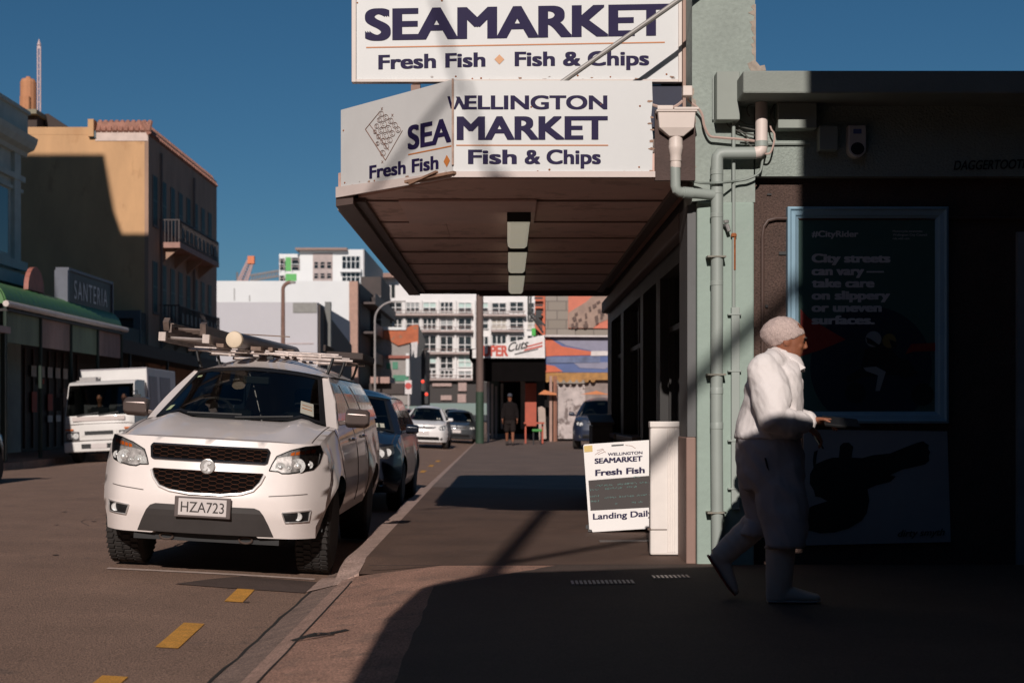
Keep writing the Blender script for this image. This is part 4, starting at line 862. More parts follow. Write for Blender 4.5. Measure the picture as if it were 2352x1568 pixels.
for sg in (1, -1):
    hl = [(sg*u, v) for u, v in ((.455, .835), (.472, .885), (.50, .945), (.60, .995), (.70, 1.025), (.795, 1.038), (.815, .985), (.80, .905), (.765, .855), (.70, .838), (.60, .82), (.55, .818), (.52, .832))]
    b = MB(); U_.fpoly(b, hl, .003, .03); h = b.build('headlight', mat('headlamp_dark_housing', (.30, .29, .285), .28, metal=.5, var=.4, scale=26), g)
    b = MB(); U_.outline(b, hl, .004, .005); b.build('gasket', black, h)
    b = MB()
    for u, v, r in ((.535, .865, .038), (.66, .88, .058), (.60, .862, .02), (.735, .89, .03)):
        c = Vector((sg*u, U_.front(u, v) - .004, v)); b.lathe(c, (sg*.25, -1, .1), [(.002, r), (.006, r*.96), (-.02, r*.6), (-.028, .001)], 20)
        b.ball(c + Vector((0, -.004, 0)), r*.45, 10, 6)
    U_.fpoly(b, [(sg*u, v) for u, v in ((.475, .84), (.5, .83), (.52, .845), (.50, .90), (.485, .885))], .006, .004)
    b.build('reflector', mat('bright_reflector', (.82, .80, .78), .28, metal=.45, var=.25, scale=30), h, smooth=True)
    b = MB(); U_.fpoly(b, [(sg*u, v) for u, v in ((.462, .838), (.478, .885), (.508, .935), (.60, .952), (.75, .962), (.802, .955), (.796, .91), (.760, .86), (.70, .845), (.60, .827), (.55, .825), (.52, .838))], .0045, .004); b.build('silver_bowl', mat('silver_bowl', (.66, .62, .60), .35, metal=.6, var=.4, scale=26), h)
    b = MB()
    for k in range(5): U_.fpoly(b, [(sg*u, v) for u, v in ((.60 + .035*k, .955 + .006*k), (.628 + .035*k, .957 + .006*k), (.632 + .035*k, .985 + .006*k), (.604 + .035*k, .975 + .008*k))], .006, .004)
    b.build('indicator', amber, h)
    b = MB(); U_.fpoly(b, hl, .011, .003); b.build('lens', lens_m, h, smooth=True)
    fg = [(sg*u, v) for u, v in ((.575, .525), (.77, .545), (.758, .462), (.60, .452))]
    b = MB(); U_.fpoly(b, fg, .004, .02); f = b.build('fog_light', black, g)
    b = MB(); U_.outline(b, fg, .006, .007); b.build('surround', mat('soft_chrome', (.6, .58, .56), .2, metal=.9), f)
    b = MB(); c = Vector((sg*.69, U_.front(.69, .50) - .006, .50)); b.lathe(c, (0, -1, 0), [(0, .032), (.004, .03), (-.004, .015), (-.004, .001)], 16); b.build('bulb_reflector', MATS['bright_reflector'], f, smooth=True)
    b = MB(); U_.fpoly(b, [(sg*u, v) for u, v in ((.47, .648), (.74, .672), (.742, .667), (.47, .642))], .004, .01); b.build('bumper_crease', mat('crease_shadow_gap', (.16, .12, .11), .7), g)
b = MB(); U_.fpoly(b, [(-.515, .335), (-.475, .43), (-.44, .50), (-.41, .537), (-.37, .552), (.37, .552), (.41, .537), (.44, .50), (.475, .43), (.515, .335)], .006, .1)
b.build('lower_bumper', trim_b, g, bev=.004)
b = MB(); b.box(-.215, .205, -.03, -.018, .462, .618); hold = b.build('plate_holder', mat('dark_plate_holder', (.10, .075, .07), .5), g, bev=.008)
b = MB(); b.box(-.185, .175, -.036, -.0295, .478, .604); pl = b.build('number_plate', plate_m, hold, bev=.006)
b = MB(); letters(b, 'HZA723', (-.165, -.037, .503), (.157, -.037, .503), .077, normal=(0, -1, 0), bold=.005, lift=.001); b.build('lettering', mat('plate_black', (.03, .022, .02), .5), pl)
b = MB()
for sg in (-1, 1): b.tube([(sg*.30 + .05*math.cos(a), .14 + .0*a, .30 + .025*math.sin(a)) for a in [2*math.pi*k/12 for k in range(13)]], .009, 6)
b.build('tow_hook', mat('dark_hook', (.07, .045, .035), .7), g)
b = MB(); b.box(-.55, .55, .15, .6, .27, .5); b.box(-.75, .75, .85, .95, .3, .42); b.build('front_axle', black, g)
# stickers on the windscreen
b = MB()
def wsq(q, j, o=-.012): return lerp(U_.wsb(q), U_.wst(q), j) + Vector((0, o, .008))
b.face([wsq(.70, .10), wsq(.86, .10), wsq(.86, .36), wsq(.70, .36)]); st = b.build('sticker', mat('pale_green_card', (.52, .50, .42), .6), U_.ws)
b = MB(); b.face([wsq(.72, .2, -.014), wsq(.84, .2, -.014), wsq(.84, .215, -.014), wsq(.72, .215, -.014)]); b.face([wsq(.72, .27, -.014), wsq(.84, .27, -.014), wsq(.84, .28, -.014), wsq(.72, .28, -.014)]); b.build('sticker_print', orange, st)
b = MB(); b.face([wsq(-.93, .1), wsq(-.87, .1), wsq(-.86, .2), wsq(-.92, .2)]); b.face([wsq(-.90, .82), wsq(-.83, .82), wsq(-.83, .86), wsq(-.90, .86)]); b.build('sticker', mat('pale_yellow_green_card', (.42, .50, .30), .6), U_.ws)
b = MB()
for q0, q1, j0, j1 in ((-.62, .02, .03, .075), (-.05, .62, .02, .06)): b.bar(wsq(q0, j0, -.02), wsq(q1, j1, -.02), .014, .012)
b.build('wiper', black, U_.ws)
# roof racks
rkm = mat('worn_aluminium_bar', (.50, .42, .38), .35, metal=.7, var=.2, scale=14)
for y in (2.35, 3.3, 4.5):
    b = MB(); b.tube([(-.70, y, 1.79), (.70, y, 1.79)], .016, 8)
    for u in (-.5, -.15, .2, .5): b.box(u - .012, u + .012, y - .02, y + .02, 1.774, 1.81)
    b.build('rack_bar', rkm, g, smooth=True)
for y in (2.42, 3.38): b = MB(); b.tube([(-.66, y, 1.812), (.66, y, 1.812)], .013, 8); b.build('rack_bar', rkm, g, smooth=True)
for y in (2.35, 3.3, 4.5):
    for sg in (-1, 1): b = MB(); b.loft([[Vector((sg*x, y + d*.035, z)) for d in (-1, 1)] + [Vector((sg*(x - .02), y + d*.035, z)) for d in (1, -1)] for x, z in ((.585, 1.63), (.61, 1.70), (.63, 1.78))]); b.build('rack_foot', black, g, bev=.005)
b = MB()
b.tube([(.05, 2.35, 1.74), (.05, 2.36, 1.80), (.06, 2.42, 1.82)], .01, 6); b.box(.02, .08, 2.32, 2.38, 1.735, 1.765)
b.build('roof_aerial', black, g, bev=.005)
for yd in (1.36, 2.66, 3.58):
    b = MB()
    tau = (yd - .55) / (U_.L - .55); b.tube([U_.flank(tau, w_/10, 1) + Vector((.002, 0, 0)) for w_ in range(1, 11)], .004, 4); b.build('door_gap', MATS['crease_shadow_gap'], g)
for yd in (2.4, 3.35):
    b = MB(); p_ = U_.flank((yd - .55)/(U_.L - .55), .84, 1); b.box(p_.x - .005, p_.x + .03, p_.y - .09, p_.y + .09, p_.z - .015, p_.z + .015); b.build('door_handle', chrome, g, bev=.006)
U_.place(-2.29, 10.62, -.137, 3.2, .25)
MW = Matrix.Translation(U_.o.location) @ U_.o.rotation_euler.to_matrix().to_4x4()
def on_ute(name, mb, m, label, cat, **k):
    for v in mb.bm.verts: v.co = MW @ v.co
    return mb.build(name, m, label=label, cat=cat, **k)
alu = mat('weathered_aluminium', (.40, .34, .31), .45, metal=.6, var=.25, scale=12)
def ladder(x0, x1, z, y0, y1):
    b = MB()
    for x in (x0, x1): b.box(x - .012, x + .012, y0, y1, z - .04, z + .04); b.box(x - .012, x + .03*(1 if x == x0 else -1), y0, y1, z + .034, z + .042)
    y = y0 + .15
    while y < y1: b.tube([(x0, y, z), (x1, y, z)], .014, 6); y += .28
    return b
lad = ladder(-.80, -.42, 1.865, 1.75, 5.3)
for sx in (-.80, -.42): lad.box(sx - .03, sx + .03, 1.735, 1.80, 1.83, 1.905)
on_ute('ladder', lad, alu, 'aluminium ladder lying lowest on the ute roof rack beside the tube', 'ladder')
lad = ladder(-.76, -.47, 1.95, 1.85, 4.6)
lad.bar((-.79, 1.82, 1.96), (-.79, 1.88, 2.0), .05, .09); lad.bar((-.47, 1.83, 1.95), (-.47, 1.9, 1.97), .05, .10)
on_ute('ladder', lad, mat('dark_weathered_ladder', (.17, .125, .105), .5, metal=.3, var=.4, scale=9), 'darker upper ladder stacked on top of the ute\'s other ladder', 'ladder')
tb = MB(); tb.lathe((-.225, 2.0, 1.885), (.05, 1, .002), [(0, .001), (0, .06), (.004, .074), (.03, .076), (.04, .07), (2.7, .07), (2.7, .001)], 22)
t_o = on_ute('conduit_tube', tb, mat('grey_tube', (.28, .25, .24), .5, var=.1), 'long round storage tube with cream end cap strapped on the ute roof', 'tube', smooth=True)
cb = MB(); cb.lathe((-.2252, 1.994, 1.885), (.05, 1, .002), [(-.004, .001), (-.004, .066), (0, .072), (.03, .078), (.034, .072)], 22)
for v in cb.bm.verts: v.co = MW @ v.co - ORG[t_o.name] + ORG[t_o.name]
cb.build('end_cap', mat('cream_end_cap', (.74, .60, .44), .6, var=.05), t_o, smooth=True)
pb = MB()
for k, (x, z, w) in enumerate(((-.36, 1.83, .07), (-.06, 1.825, .09), (.05, 1.83, .04), (.12, 1.83, .04), (-.33, 1.905, .05))): pb.box(x - w/2, x + w/2, 2.05 + .13*k, 4.7 - .1*k, z - .016, z + .016)
for y in (2.7, 3.0, 3.5): pb.box(-.30, .16, y, y + .02, 1.965 if y < 2.9 else 1.85, 1.975 if y < 2.9 else 1.86)
on_ute('timber_bundle', pb, mat('weathered_timber', (.22, .15, .115), .8, var=.3, scale=8), 'bundle of thin timber lengths lying beside the tube on the roof rack', 'timber')
pb = MB(); pb.box(.36, .74, 3.9, 5.2, 1.83, 1.90); pb.bar((.34, 3.9, 1.93), (.34, 4.6, 1.93), .03, .07)
on_ute('folded_awning', pb, mat('dark_roll', (.045, .03, .026), .7, var=.2), 'dark flat folded awning on the rear of the ute roof rack', 'awning', bev=.01)

# ---- other cars
def small_car(name, label, paint, X, Y, Z=None, roll=0, yaw=0, kind='hatch', group='vehicles parked along the kerb', cat='car', grille=True):
    D = dict(hatch=dict(L=3.8, hw=.845, zb=.24, zl=.84, zc=.985, yc=.74, yw=1.55, zr=1.40, zrc=1.51, hr=.50, hb=.745, axf=.74, axr=3.2, rw=.30, yr=3.5, zs=.26),
             suv=dict(L=4.5, hw=.89, zb=.27, zl=.90, zc=1.05, yc=.95, yw=1.75, zr=1.50, zrc=1.62, hr=.55, hb=.80, axf=.86, axr=3.5, rw=.345, yr=4.2, zs=.30, flare=.03),
             sedan=dict(L=4.6, hw=.88, zb=.22, zl=.76, zc=.92, yc=1.05, yw=1.95, zr=1.32, zrc=1.43, hr=.52, hb=.77, axf=.9, axr=3.6, rw=.31, yr=3.7, zs=.24))[kind]
    c = Car(name, label, cat, group, Up=UP, **D)
    c.body(paint); c.windows([(None, c.yc + 1.45), (c.yc + 1.55, c.yr - .1)]); c.wheels(c.hw - .11, .20); c.mirrors(paint, .13, .17, .08)
    h = c.hw; zl, zb = c.zl, c.zb; H = zl - zb
    for sg in (1, -1):
        pts = [(sg*h*u, zb + H*v) for u, v in ((.60, .80), (.66, .92), (.86, .985), (.88, .82), (.80, .70), (.66, .70))]
        b = MB(); c.fpoly(b, pts, .004, .02); hl = b.build('headlight', lamp_in, c.o)
        b = MB()
        for u, v, r in ((.69, .80, .055), (.79, .83, .05)):
            q = Vector((sg*h*u, c.front(h*u, zb + H*v) - .004, zb + H*v)); b.lathe(q, (sg*.2, -1, .1), [(.004, r), (-.02, r*.6), (-.03, .001)], 14)
        b.build('reflector', MATS['bright_reflector'], hl, smooth=True)
        b = MB(); q = Vector((sg*h*.72, c.front(h*.72, zb + H*.2) - .006, zb + H*.2)); b.lathe(q, (0, -1, 0), [(0, .05), (.006, .045), (.0, .03), (0, .001)], 14); b.build('fog_light', mat('smoked_lamp', (.18, .17, .17), .2, metal=.5), c.o)
    if grille:
        b = MB(); c.fpoly(b, [(-.44*h, zb + .80*H), (-.5*h, zb + .88*H), (.5*h, zb + .88*H), (.44*h, zb + .80*H), (.2*h, zb + .765*H), (-.2*h, zb + .765*H)], .004, .02); gg = b.build('grille', black, c.o)
        b = MB(); c.outline(b, [(-.5*h, zb + .88*H), (-.2*h, zb + .83*H), (0, zb + .82*H), (.2*h, zb + .83*H), (.5*h, zb + .88*H)], .010, .008, closed=False); q = Vector((0, c.front(0, zb + .83*H) - .02, zb + .83*H)); b.lathe(q, (0, -1, 0), [(0, .05), (.008, .045), (.009, .001)], 16); b.build('badge_bar', chrome, gg, smooth=True)
    b = MB(); c.fpoly(b, [(-.66*h, zb + .10*H), (-.62*h, zb + .30*H), (.62*h, zb + .30*H), (.66*h, zb + .10*H)], .004, .02); b.build('lower_intake', black, c.o)
    b = MB(); b.box(-.18, .18, -.022 + c.front(.18, zb + .5*H), -.012 + c.front(0, zb + .5*H) + .01, zb + .42*H, zb + .42*H + .125); b.build('number_plate', plate_m, c.o, bev=.004)
    b = MB()
    def w(q, j): return lerp(c.wsb(q), c.wst(q), j) + Vector((0, -.012, .008))
    b.face([w(.62, .08), w(.82, .08), w(.82, .2), w(.62, .2)]); b.build('sticker', MATS['pale_green_card'], c.ws)
    c.place(X, Y, Z, roll, yaw)
    return c
blue_car = mat('dark_blue_car_paint', (.014, .018, .030), .30, var=.05, coat=.5, metal=.2)
small_car('parked_suv', 'dark blue compact SUV parked directly behind the white ute', blue_car, -2.29, 18.35, -.16, 2.8, 0, 'suv')
small_car('parked_hatchback', 'small silver white hatchback parked beyond the blue SUV, facing the camera', mat('silver_white_paint', (.80, .77, .75), .3, coat=.5, var=.03), -2.93, 50.0, None, 2.2, 0, 'hatch')
small_car('parked_sedan', 'dark sedan half hidden behind the silver hatchback near the wooden pole', mat('charcoal_paint', (.05, .055, .06), .3, coat=.5), -2.15, 60.5, None, 2.6, 0, 'sedan')
small_car('parked_suv', 'dark navy SUV parked on the forecourt right of the footpath', mat('navy_car_paint', (.02, .028, .055), .3, coat=.6), 2.92, 44.0, 0, 0, -4, 'suv', None)
small_car('parked_car', 'black car only just showing at the left edge of the street', mat('black_car_paint', (.012, .012, .014), .3, coat=.5), -9.28, 24.35, None, 0, 180, 'hatch', None)
small_car('moving_car', 'distant red car on the far road with lights showing', mat('dark_red_paint', (.20, .03, .03), .35, coat=.4), -7.2, 98, None, 0, 0, 'hatch', None)
small_car('moving_car', 'distant white car in the far road left of the wooden pole', mat('far_white_paint', (.6, .58, .56), .35, coat=.4), -4.4, 112, None, 0, 0, 'suv', None)

# ---- box truck on the far side
tk = thing('box_truck', None, 'white cab-over box truck facing the camera on the far side of the street', 'truck', local=True)
tw = mat('white_truck_paint', (.72, .69, .66), .4, coat=.3, var=.05)
H2 = .875
def rs(y, h, z, dy=0): return [Vector((-h, y, z)), Vector((h, y, z))]
b = MB()
prof = [(.10, .30), (.02, .36), (.0, .60), (.0, .9), (.03, 1.12), (.05, 1.20), (.36, 1.98), (.46, 2.05), (.7, 2.08), (1.55, 2.08), (1.6, .4)]
def sec(k): return [Vector((H2*(k) * (1 - .05*max(0, z - 1.2)), y + .10*(abs(k))**6, z)) for y, z in prof]
b.loft([sec(k) for k in (-1, -.97, -.86, -.4, 0, .4, .86, .97, 1)])
bmesh.ops.delete(b.bm, geom=[f for f in b.bm.faces if abs(f.calc_center_median().x) < .80 and 1.22 < f.calc_center_median().z < 1.97 and f.calc_center_median().y < .45], context='FACES_ONLY')
b.build('cab', tw, tk, smooth=True, ang=28)
def tf(u, z):
    for (y0, z0), (y1, z1) in zip(prof, prof[1:]):
        if z0 <= z <= z1 and z1 > z0: return lerp(y0, y1, (z - z0)/(z1 - z0)) + .10*(abs(u)/H2)**6
    return 0
b = MB(); b.grid(lambda i, j: (lambda z, u: Vector((u, tf(u, z) - .008, z)))(lerp(1.20, 1.90, j), (2*i-1)*H2*.885*(1 - .05*j)), 12, 6); ws = b.build('windscreen', car_glass, tk, smooth=True)
b = MB(); b.box(-.8, .8, 1.42, 1.5, .9, 2.0); b.box(-.8, .8, .35, .6, 1.0, 1.2); b.build('cab_interior', black, tk)
b = MB(); b.bar((-.55, tf(0, 1.22) - .03, 1.2), (.0, tf(0, 1.25) - .03, 1.26), .03); b.bar((.0, tf(0, 1.22) - .03, 1.2), (.5, tf(0, 1.25) - .03, 1.26), .03); b.build('wiper', black, ws)
b = MB(); b.box(-.66, .66, -.006, .01, 1.06, 1.165); b.build('front_vent_panel', mat('pinkish_truck_panel', (.60, .52, .49), .5, var=.1), tk)
b = MB(); b.box(-.36, .36, -.012, .01, .70, .80); b.build('grille', black, tk)
b = MB(); b.box(-.45, .45, -.01, .004, .68, .70); b.box(-.45, -.36, -.01, .004, .7, .82); b.box(.36, .45, -.01, .004, .7, .82); b.build('grille_surround', tw, tk)
b = MB(); b.box(-.88, .88, -.06, .12, .28, .54); bp_ = b.build('bumper', tw, tk, bev=.03)
b = MB(); b.box(-.44, .44, -.066, -.055, .36, .48); b.build('bumper_slot', black, bp_)
b = MB(); b.box(-.2, .2, -.075, -.06, .36, .48); b.build('number_plate', plate_m, bp_)
for sg in (-1, 1):
    b = MB(); b.box(min(sg*.5, sg*.84), max(sg*.5, sg*.84), -.012, .03, .58, .80); h = b.build('headlight', lamp_in, tk, bev=.01)
    b = MB()
    for u in (.58, .73): b.lathe((sg*u, -.013, .69), (0, -1, 0), [(.004, .075), (-.01, .05), (-.012, .001)], 14)
    b.build('reflector', MATS['bright_reflector'], h, smooth=True)
    b = MB(); b.tube([(sg*.84, .1, 1.75), (sg*1.0, .0, 1.78), (sg*1.0, .0, 1.45)], .015, 6); b.box(sg*1.0 - .09, sg*1.0 + .09, -.03, .03, 1.35, 1.68); b.build('wing_mirror', black, tk, bev=.01)
    b = MB(); b.prism([(sg*.865, .22, 1.2), (sg*.86, .95, 1.2), (sg*.835, .95, 1.85), (sg*.835, .46, 1.85)], (sg*.006, 0, 0)); b.build('side_window', glass_dark, tk)
b = MB(); b.box(-.875, .875, 1.75, 5.4, .62, 2.42); bx_ = b.build('cargo_box', mat('white_cargo_box', (.70, .68, .66), .5, var=.05), tk, bev=.015)
b = MB()
for x in (-.885, .865): b.box(x, x + .02, 1.74, 1.78, .62, 2.42)
b.box(-.885, .885, 1.735, 1.76, 2.40, 2.43); b.box(.877, .89, 2.0, 2.9, .9, 2.2); b.box(.877, .89, 3.3, 4.6, 1.0, 2.2); b.build('box_trim', mat('grey_box_trim', (.30, .28, .30), .5), bx_)
b = MB(); b.box(-.70, -.28, 1.0, 1.5, 2.085, 2.2); b.bar((-.85, 1.2, 2.1), (-.2, 1.2, 2.18), .04); b.build('roof_unit', mat('grey_unit', (.35, .33, .32), .6), tk)
for sg in (-1, 1):
    b = MB(); b.box(min(sg*.64, sg*.84), max(sg*.64, sg*.84), -.018, -.010, .83, .87); b.build('indicator', amber, tk)
    b = MB(); b.prism([(sg*.872, .42, .42), (sg*.872, 1.1, .42), (sg*.872, 1.1, .75), (sg*.872, .95, .85), (sg*.872, .55, .85), (sg*.872, .42, .75)], (sg*.012, 0, 0)); b.build('wheel_arch', black, tk)
b = MB(); b.box(-.868, .868, -.004, .02, .985, .992); b.box(-.868, .868, -.006, .02, .555, .575); b.build('panel_gap', MATS['crease_shadow_gap'], tk)
b = MB(); b.box(-.5, .5, .3, 5.2, .38, .6); b.build('chassis', black, tk)
for y in (.75, 4.3):
    for sg in (-1, 1):
        b = MB(); b.lathe((sg*.74, y, .36), (sg, 0, 0), [(-.1, .2), (-.1, .34), (-.08, .36), (.08, .36), (.1, .34), (.1, .2), (.06, .18), (.06, .001)], 24); b.build('wheel', tyre_m, tk, smooth=True)
tk.location = (-10.28, 36.0, road_z(-10.28) + .0); tk.rotation_euler = (0, R(-2.6), R(1.5))
# ---------------------------------------------------------------- left side of the street
XL = -14.0
def YL(x, X=XL): return X * FD / (x - VX)
classic_m = mat('grey_green_stucco', (.52, .56, .50), .8, var=.12, bump=.2, bscale=8)
cl = thing('classical_building', (-16, 36, 0), 'grey green classical building with moulded cornice at the far left edge', 'building')
b = MB(); b.box(-26, XL, 30.5, 41, 0, 8.6); b.build('wall', classic_m, cl)
b = MB()
prf = [(0, 8.5), (.12, 8.5), (.16, 8.62), (.34, 8.70), (.42, 8.86), (.46, 9.02), (.20, 9.05), (.16, 9.12), (.16, 9.7), (.24, 9.72), (.24, 9.82), (-.3, 9.82), (-.3, 8.5)]
b.loft([[Vector((XL + x, y, z)) for x, z in prf] for y in (30.4, 41.12)]); b.build('cornice', classic_m, cl)
for z, h, d in ((7.75, .16, .12), (5.2, .25, .18), (4.72, .32, .30), (7.45, .1, .06)): b = MB(); b.box(XL, XL + d, 30.5, 41.05, z, z + h); b.build('moulding', classic_m, cl)
for y in (32, 35, 38, 40.45): b = MB(); b.box(XL, XL + .10, y - .25, y + .25, 5.2, 8.5); b.build('pilaster', classic_m, cl)
for y in (33.5, 36.5, 39.4):
    b = MB(); b.box(XL - .2, XL + .004, y - .55, y + .55, 5.6, 7.4); b.build('window', glass_dark, cl)
b = MB(); b.prism([(-15.2, 38, 9.8), (-15.2, 41, 9.8), (-14.6, 41, 10.6), (-14.6, 39, 10.6)], (-.6, 0, 0)); b.build('roof_dormer', mat('white_dormer', (.6, .57, .55), .6), cl)
# taller corner block nearer than the frame edge (it throws the big shadow over the ochre wall)
tb_ = thing('corner_block', (-20, 25, 0), 'tall plain brick block on the left street corner, outside the picture', 'building')
bm_ = mat('plain_render', (.28, .24, .21), .8)
b = MB(); b.prism([(-46, 30, 0), (-14.2, 30, 0), (-14.2, 30, 20.3), (-17.2, 30, 20.3), (-17.9, 30, 22.3), (-17.9, 30, 23.4), (-46, 30, 23.4)], (0, -10, 0)); b.build('wall', bm_, tb_)
for z in (3, 7, 11, 15):
    for y in (22, 25, 28):
        b = MB(); b.box(-14.21, -14.18, y - .6, y + .6, z, z + 2); b.build('window', glass_dark, tb_)
# green bullnose veranda shop
gm = mat('green_awning_iron', (.075, .185, .06), .5, var=.1, streak=1)
vs = thing('veranda_shop', (-12.8, 38, 0), 'dark shop under a green bullnose veranda with pale gutter', 'shop')
XV = -11.62
b = MB(); pf = [(XV - 2.4, 4.35), (XV - .75, 4.22)] + [(XV - .72 + .62*math.sin(a), 3.68 + .54*math.cos(a)) for a in [math.pi/2*k/8 for k in range(9)]]
def ribbed(y): 
    return [Vector((x, y, z + .012*math.cos(y*2*math.pi/.4))) for x, z in pf]
b.loft([ribbed(33.2 + .1*k) for k in range(101)], cap=False, closed=False); vr = b.build('veranda_roof', gm, vs, smooth=True, solid=.03, ang=60)
b = MB(); b.prism([(x, 33.19, z) for x, z in pf] + [(XV - 2.4, 33.19, 3.65)], (0, -.03, 0)); b.build('end_cap', gm, vr); b = MB(); b.prism([(x, 43.31, z) for x, z in pf] + [(XV - 2.4, 43.31, 3.65)], (0, .03, 0)); b.build('end_cap', gm, vr)
b = MB(); b.tube([(XV, 33.0, 3.66), (XV, 43.5, 3.66)], .075, 8); b.build('gutter', mat('pale_gutter', (.60, .52, .48), .5, c2=(.3, .2, .16), thr=.7), vs, smooth=True)
for k in range(4):
    y0 = 33.3 + 2.5*k; b = MB(); b.box(XV - .14, XV - .11, y0, y0 + 2.4, 2.78, 3.52); b.build('hanging_panel', mat('pinkish_weathered_panel', (.30, .19, .165), .7, var=.35, scale=1.5, streak=.3) if k % 2 else mat('green_grey_panel', (.16, .2, .13), .7, var=.35, scale=1.5, streak=.3), vs)
for k in range(5):
    y = 33.25 + 2.5*k; b = MB(); b.tube([(XV - .1, y, 0), (XV - .1, y, 3.6)], .05, 8); b.build('veranda_post', mat('dark_green_post', (.02, .035, .025), .6), vs)
b = MB(); b.box(-26, XL, 41.01, 55, 0, 4.3); b.box(XL, XV, 33.2, 43.3, 3.50, 3.56); b.build('wall', mat('black_shop_wall', (.02, .016, .015), .6, var=.3), vs)
for k in range(8):
    y = 41.2 + .72*k; b = MB(); b.box(XL, XL + .05, y, y + .10, .1, 3); b.build('mullion', mat('brown_mullion', (.10, .05, .04), .6), vs)
for y, z0, z1, c in [(41.7 + .75*k, 2.2, 2.52, 'pale') for k in range(5)] + [(41.75, 1.15, 1.75, 'red'), (43.2, 1.2, 1.7, 'red'), (43.2, .85, 1.05, 'pale'), (44.0, .86, 1.06, 'pale'), (42.4, 2.0, 2.15, 'red'), (44.7, 1.3, 1.9, 'brown')]:
    b = MB(); b.box(XL + .06, XL + .07, y, y + .45, z0, z1); b.build('window_card', {'pale': mat('pale_card', (.75, .65, .58), .6), 'red': mat('red_card', (.5, .05, .03), .6), 'brown': mat('brown_card', (.2, .1, .07), .6)}[c], vs)
b = MB(); b.prism([(-12.1, 36.6 + .62*math.cos(a)*1, 4.25 + .62*math.sin(a)) for a in [math.pi*k/12 for k in range(13)]], (-.12, 0, 0)); ar = b.build('arched_sign', mat('reddish_arch', (.34, .12, .09), .6, var=.3, scale=4), label='small round-topped reddish sign above the green veranda', cat='sign')
nv = thing('low_veranda', (-12.6, 30, 0), 'low pinkish veranda edge at the far left frame edge', 'veranda')
b = MB(); b.box(XL, -11.45, 26, 32.85, 2.95, 3.1); b.build('roof', mat('pinkish_flashing', (.42, .30, .27), .6), nv)
b = MB(); b.box(-11.6, -11.5, 32.6, 32.7, 0, 2.95); b.box(-11.6, -11.5, 28, 28.1, 0, 2.95); b.build('post', MATS['dark_green_post'], nv)
# black name board
ss = thing('name_board', (-12.1, 41, 4.2), 'black sign box with tall pale lettering SANTERIA above the green veranda', 'sign')
ya, yb = YL(156, -12.0), YL(256, -12.0)
b = MB(); b.box(-12.3, -12.0, ya, yb, 4.1, 5.02); b.build('board', mat('black_board', (.012, .012, .014), .5), ss)
b = MB(); b.box(-12.32, -11.96, ya - .06, yb + .06, 5.02, 5.10); b.box(-12.32, -11.96, ya - .16, ya, 4.0, 5.02); b.box(-12.32, -11.96, yb, yb + .08, 4.0, 5.02); b.build('frame', mat('slate_frame', (.10, .11, .14), .5), ss)
b = MB(); letters(b, 'SANTERIA', (-11.995, ya + .55, 4.3), (-11.995, yb - .5, 4.3), .50, normal=(1, 0, 0), lift=.004, bold=-.01, space=1.25); b.build('lettering', mat('pale_grey_lettering', (.55, .55, .57), .5), ss)
# further verandas in deep shade
fv = thing('dark_veranda', (-12.8, 52, 0), 'long black veranda running past the ochre building', 'veranda')
b = MB(); b.prism([(-11.85, 43.8, 3.0), (-11.85, 76, 2.7), (XL, 76, 2.9), (XL, 43.8, 3.2)], (0, 0, .4)); b.build('roof', mat('black_veranda_iron', (.02, .017, .016), .7), fv)
for k in range(7): b = MB(); y = 45 + 5*k; b.box(-11.98, -11.9, y, y + .08, 0, 3.0); b.build('post', dark_metal, fv)
b = MB(); b.box(-16, XL - .002, 55.0, 82, 0, 2.9); b.build('shopfront', MATS['black_shop_wall'], fv)
ls = thing('lean_to_shop', (-15.6, 54.5, 0), 'low dark lean-to with slate frame against the ochre wall', 'shop')
b = MB(); b.box(-17.2, XL - .05, 54.4, 55.4, 0, 5.0); b.build('wall', mat('dark_brown_lean_to', (.035, .027, .025), .7), ls)
b = MB(); b.box(-17.3, XL + .02, 54.3, 54.4, 4.75, 5.05); b.box(XL - .25, XL + .02, 54.3, 54.4, 0, 4.75); b.build('frame', mat('slate_trim', (.12, .11, .11), .6), ls)
# ochre building
ob = thing('ochre_building', (-20, 62, 0), 'tall ochre walled building with two rows of narrow windows and an iron balcony', 'building')
och = mat('ochre_wall', (.60, .35, .175), .8, var=.14, scale=.8, bump=.2, bscale=6, streak=.4, c2=(.52, .29, .14), thr=.57)
gry = mat('grey_pink_facade', (.40, .25, .175), .8, var=.2, scale=1.0, streak=.35, bump=.1)
Y1, Y2, ZT1 = 55.6, 68.7, 12.3
b = MB(); b.box(-34, XL - .15, Y1, Y2, 0, 12.0); b.build('end_wall', och, ob)
b = MB(); b.box(XL - .15, XL, Y1 - .002, Y2 + .002, 0, ZT1); b.build('street_facade', gry, ob)
b = MB(); b.box(PX(60, Y1), PX(206, Y1), Y1 - .01, Y1 + .3, 12.0, PZ(292, Y1)); b.box(PX(205, Y1), PX(218, Y1), Y1 - .2, Y1 + .3, 11.9, PZ(276, Y1)); b.build('parapet', och, ob)
b = MB(); b.box(PX(219, Y1), XL - .01, Y1 - .03, Y1 + .3, PZ(324, Y1), PZ(302, Y1)); b.build('pale_band', mat('pale_band', (.66, .52, .45), .7), ob)
b = MB(); b.box(PX(206, Y1), PX(221, Y1), Y1 - .1, Y1 + .2, PZ(318, Y1), PZ(302, Y1)); b.build('blue_drum', mat('blue_green_drum', (.1, .17, .2), .6), ob)
b = MB()
for k in range(10):
    x = lerp(PX(226, Y1), XL, k/9.); b.tube([(x, Y1 - .05, PZ(304, Y1)), (x, Y1 + .3, PZ(276, Y1))], .10, 7)
b.box(PX(222, Y1), XL, Y1 + .05, Y1 + .4, PZ(304, Y1), PZ(280, Y1))
y = Y1
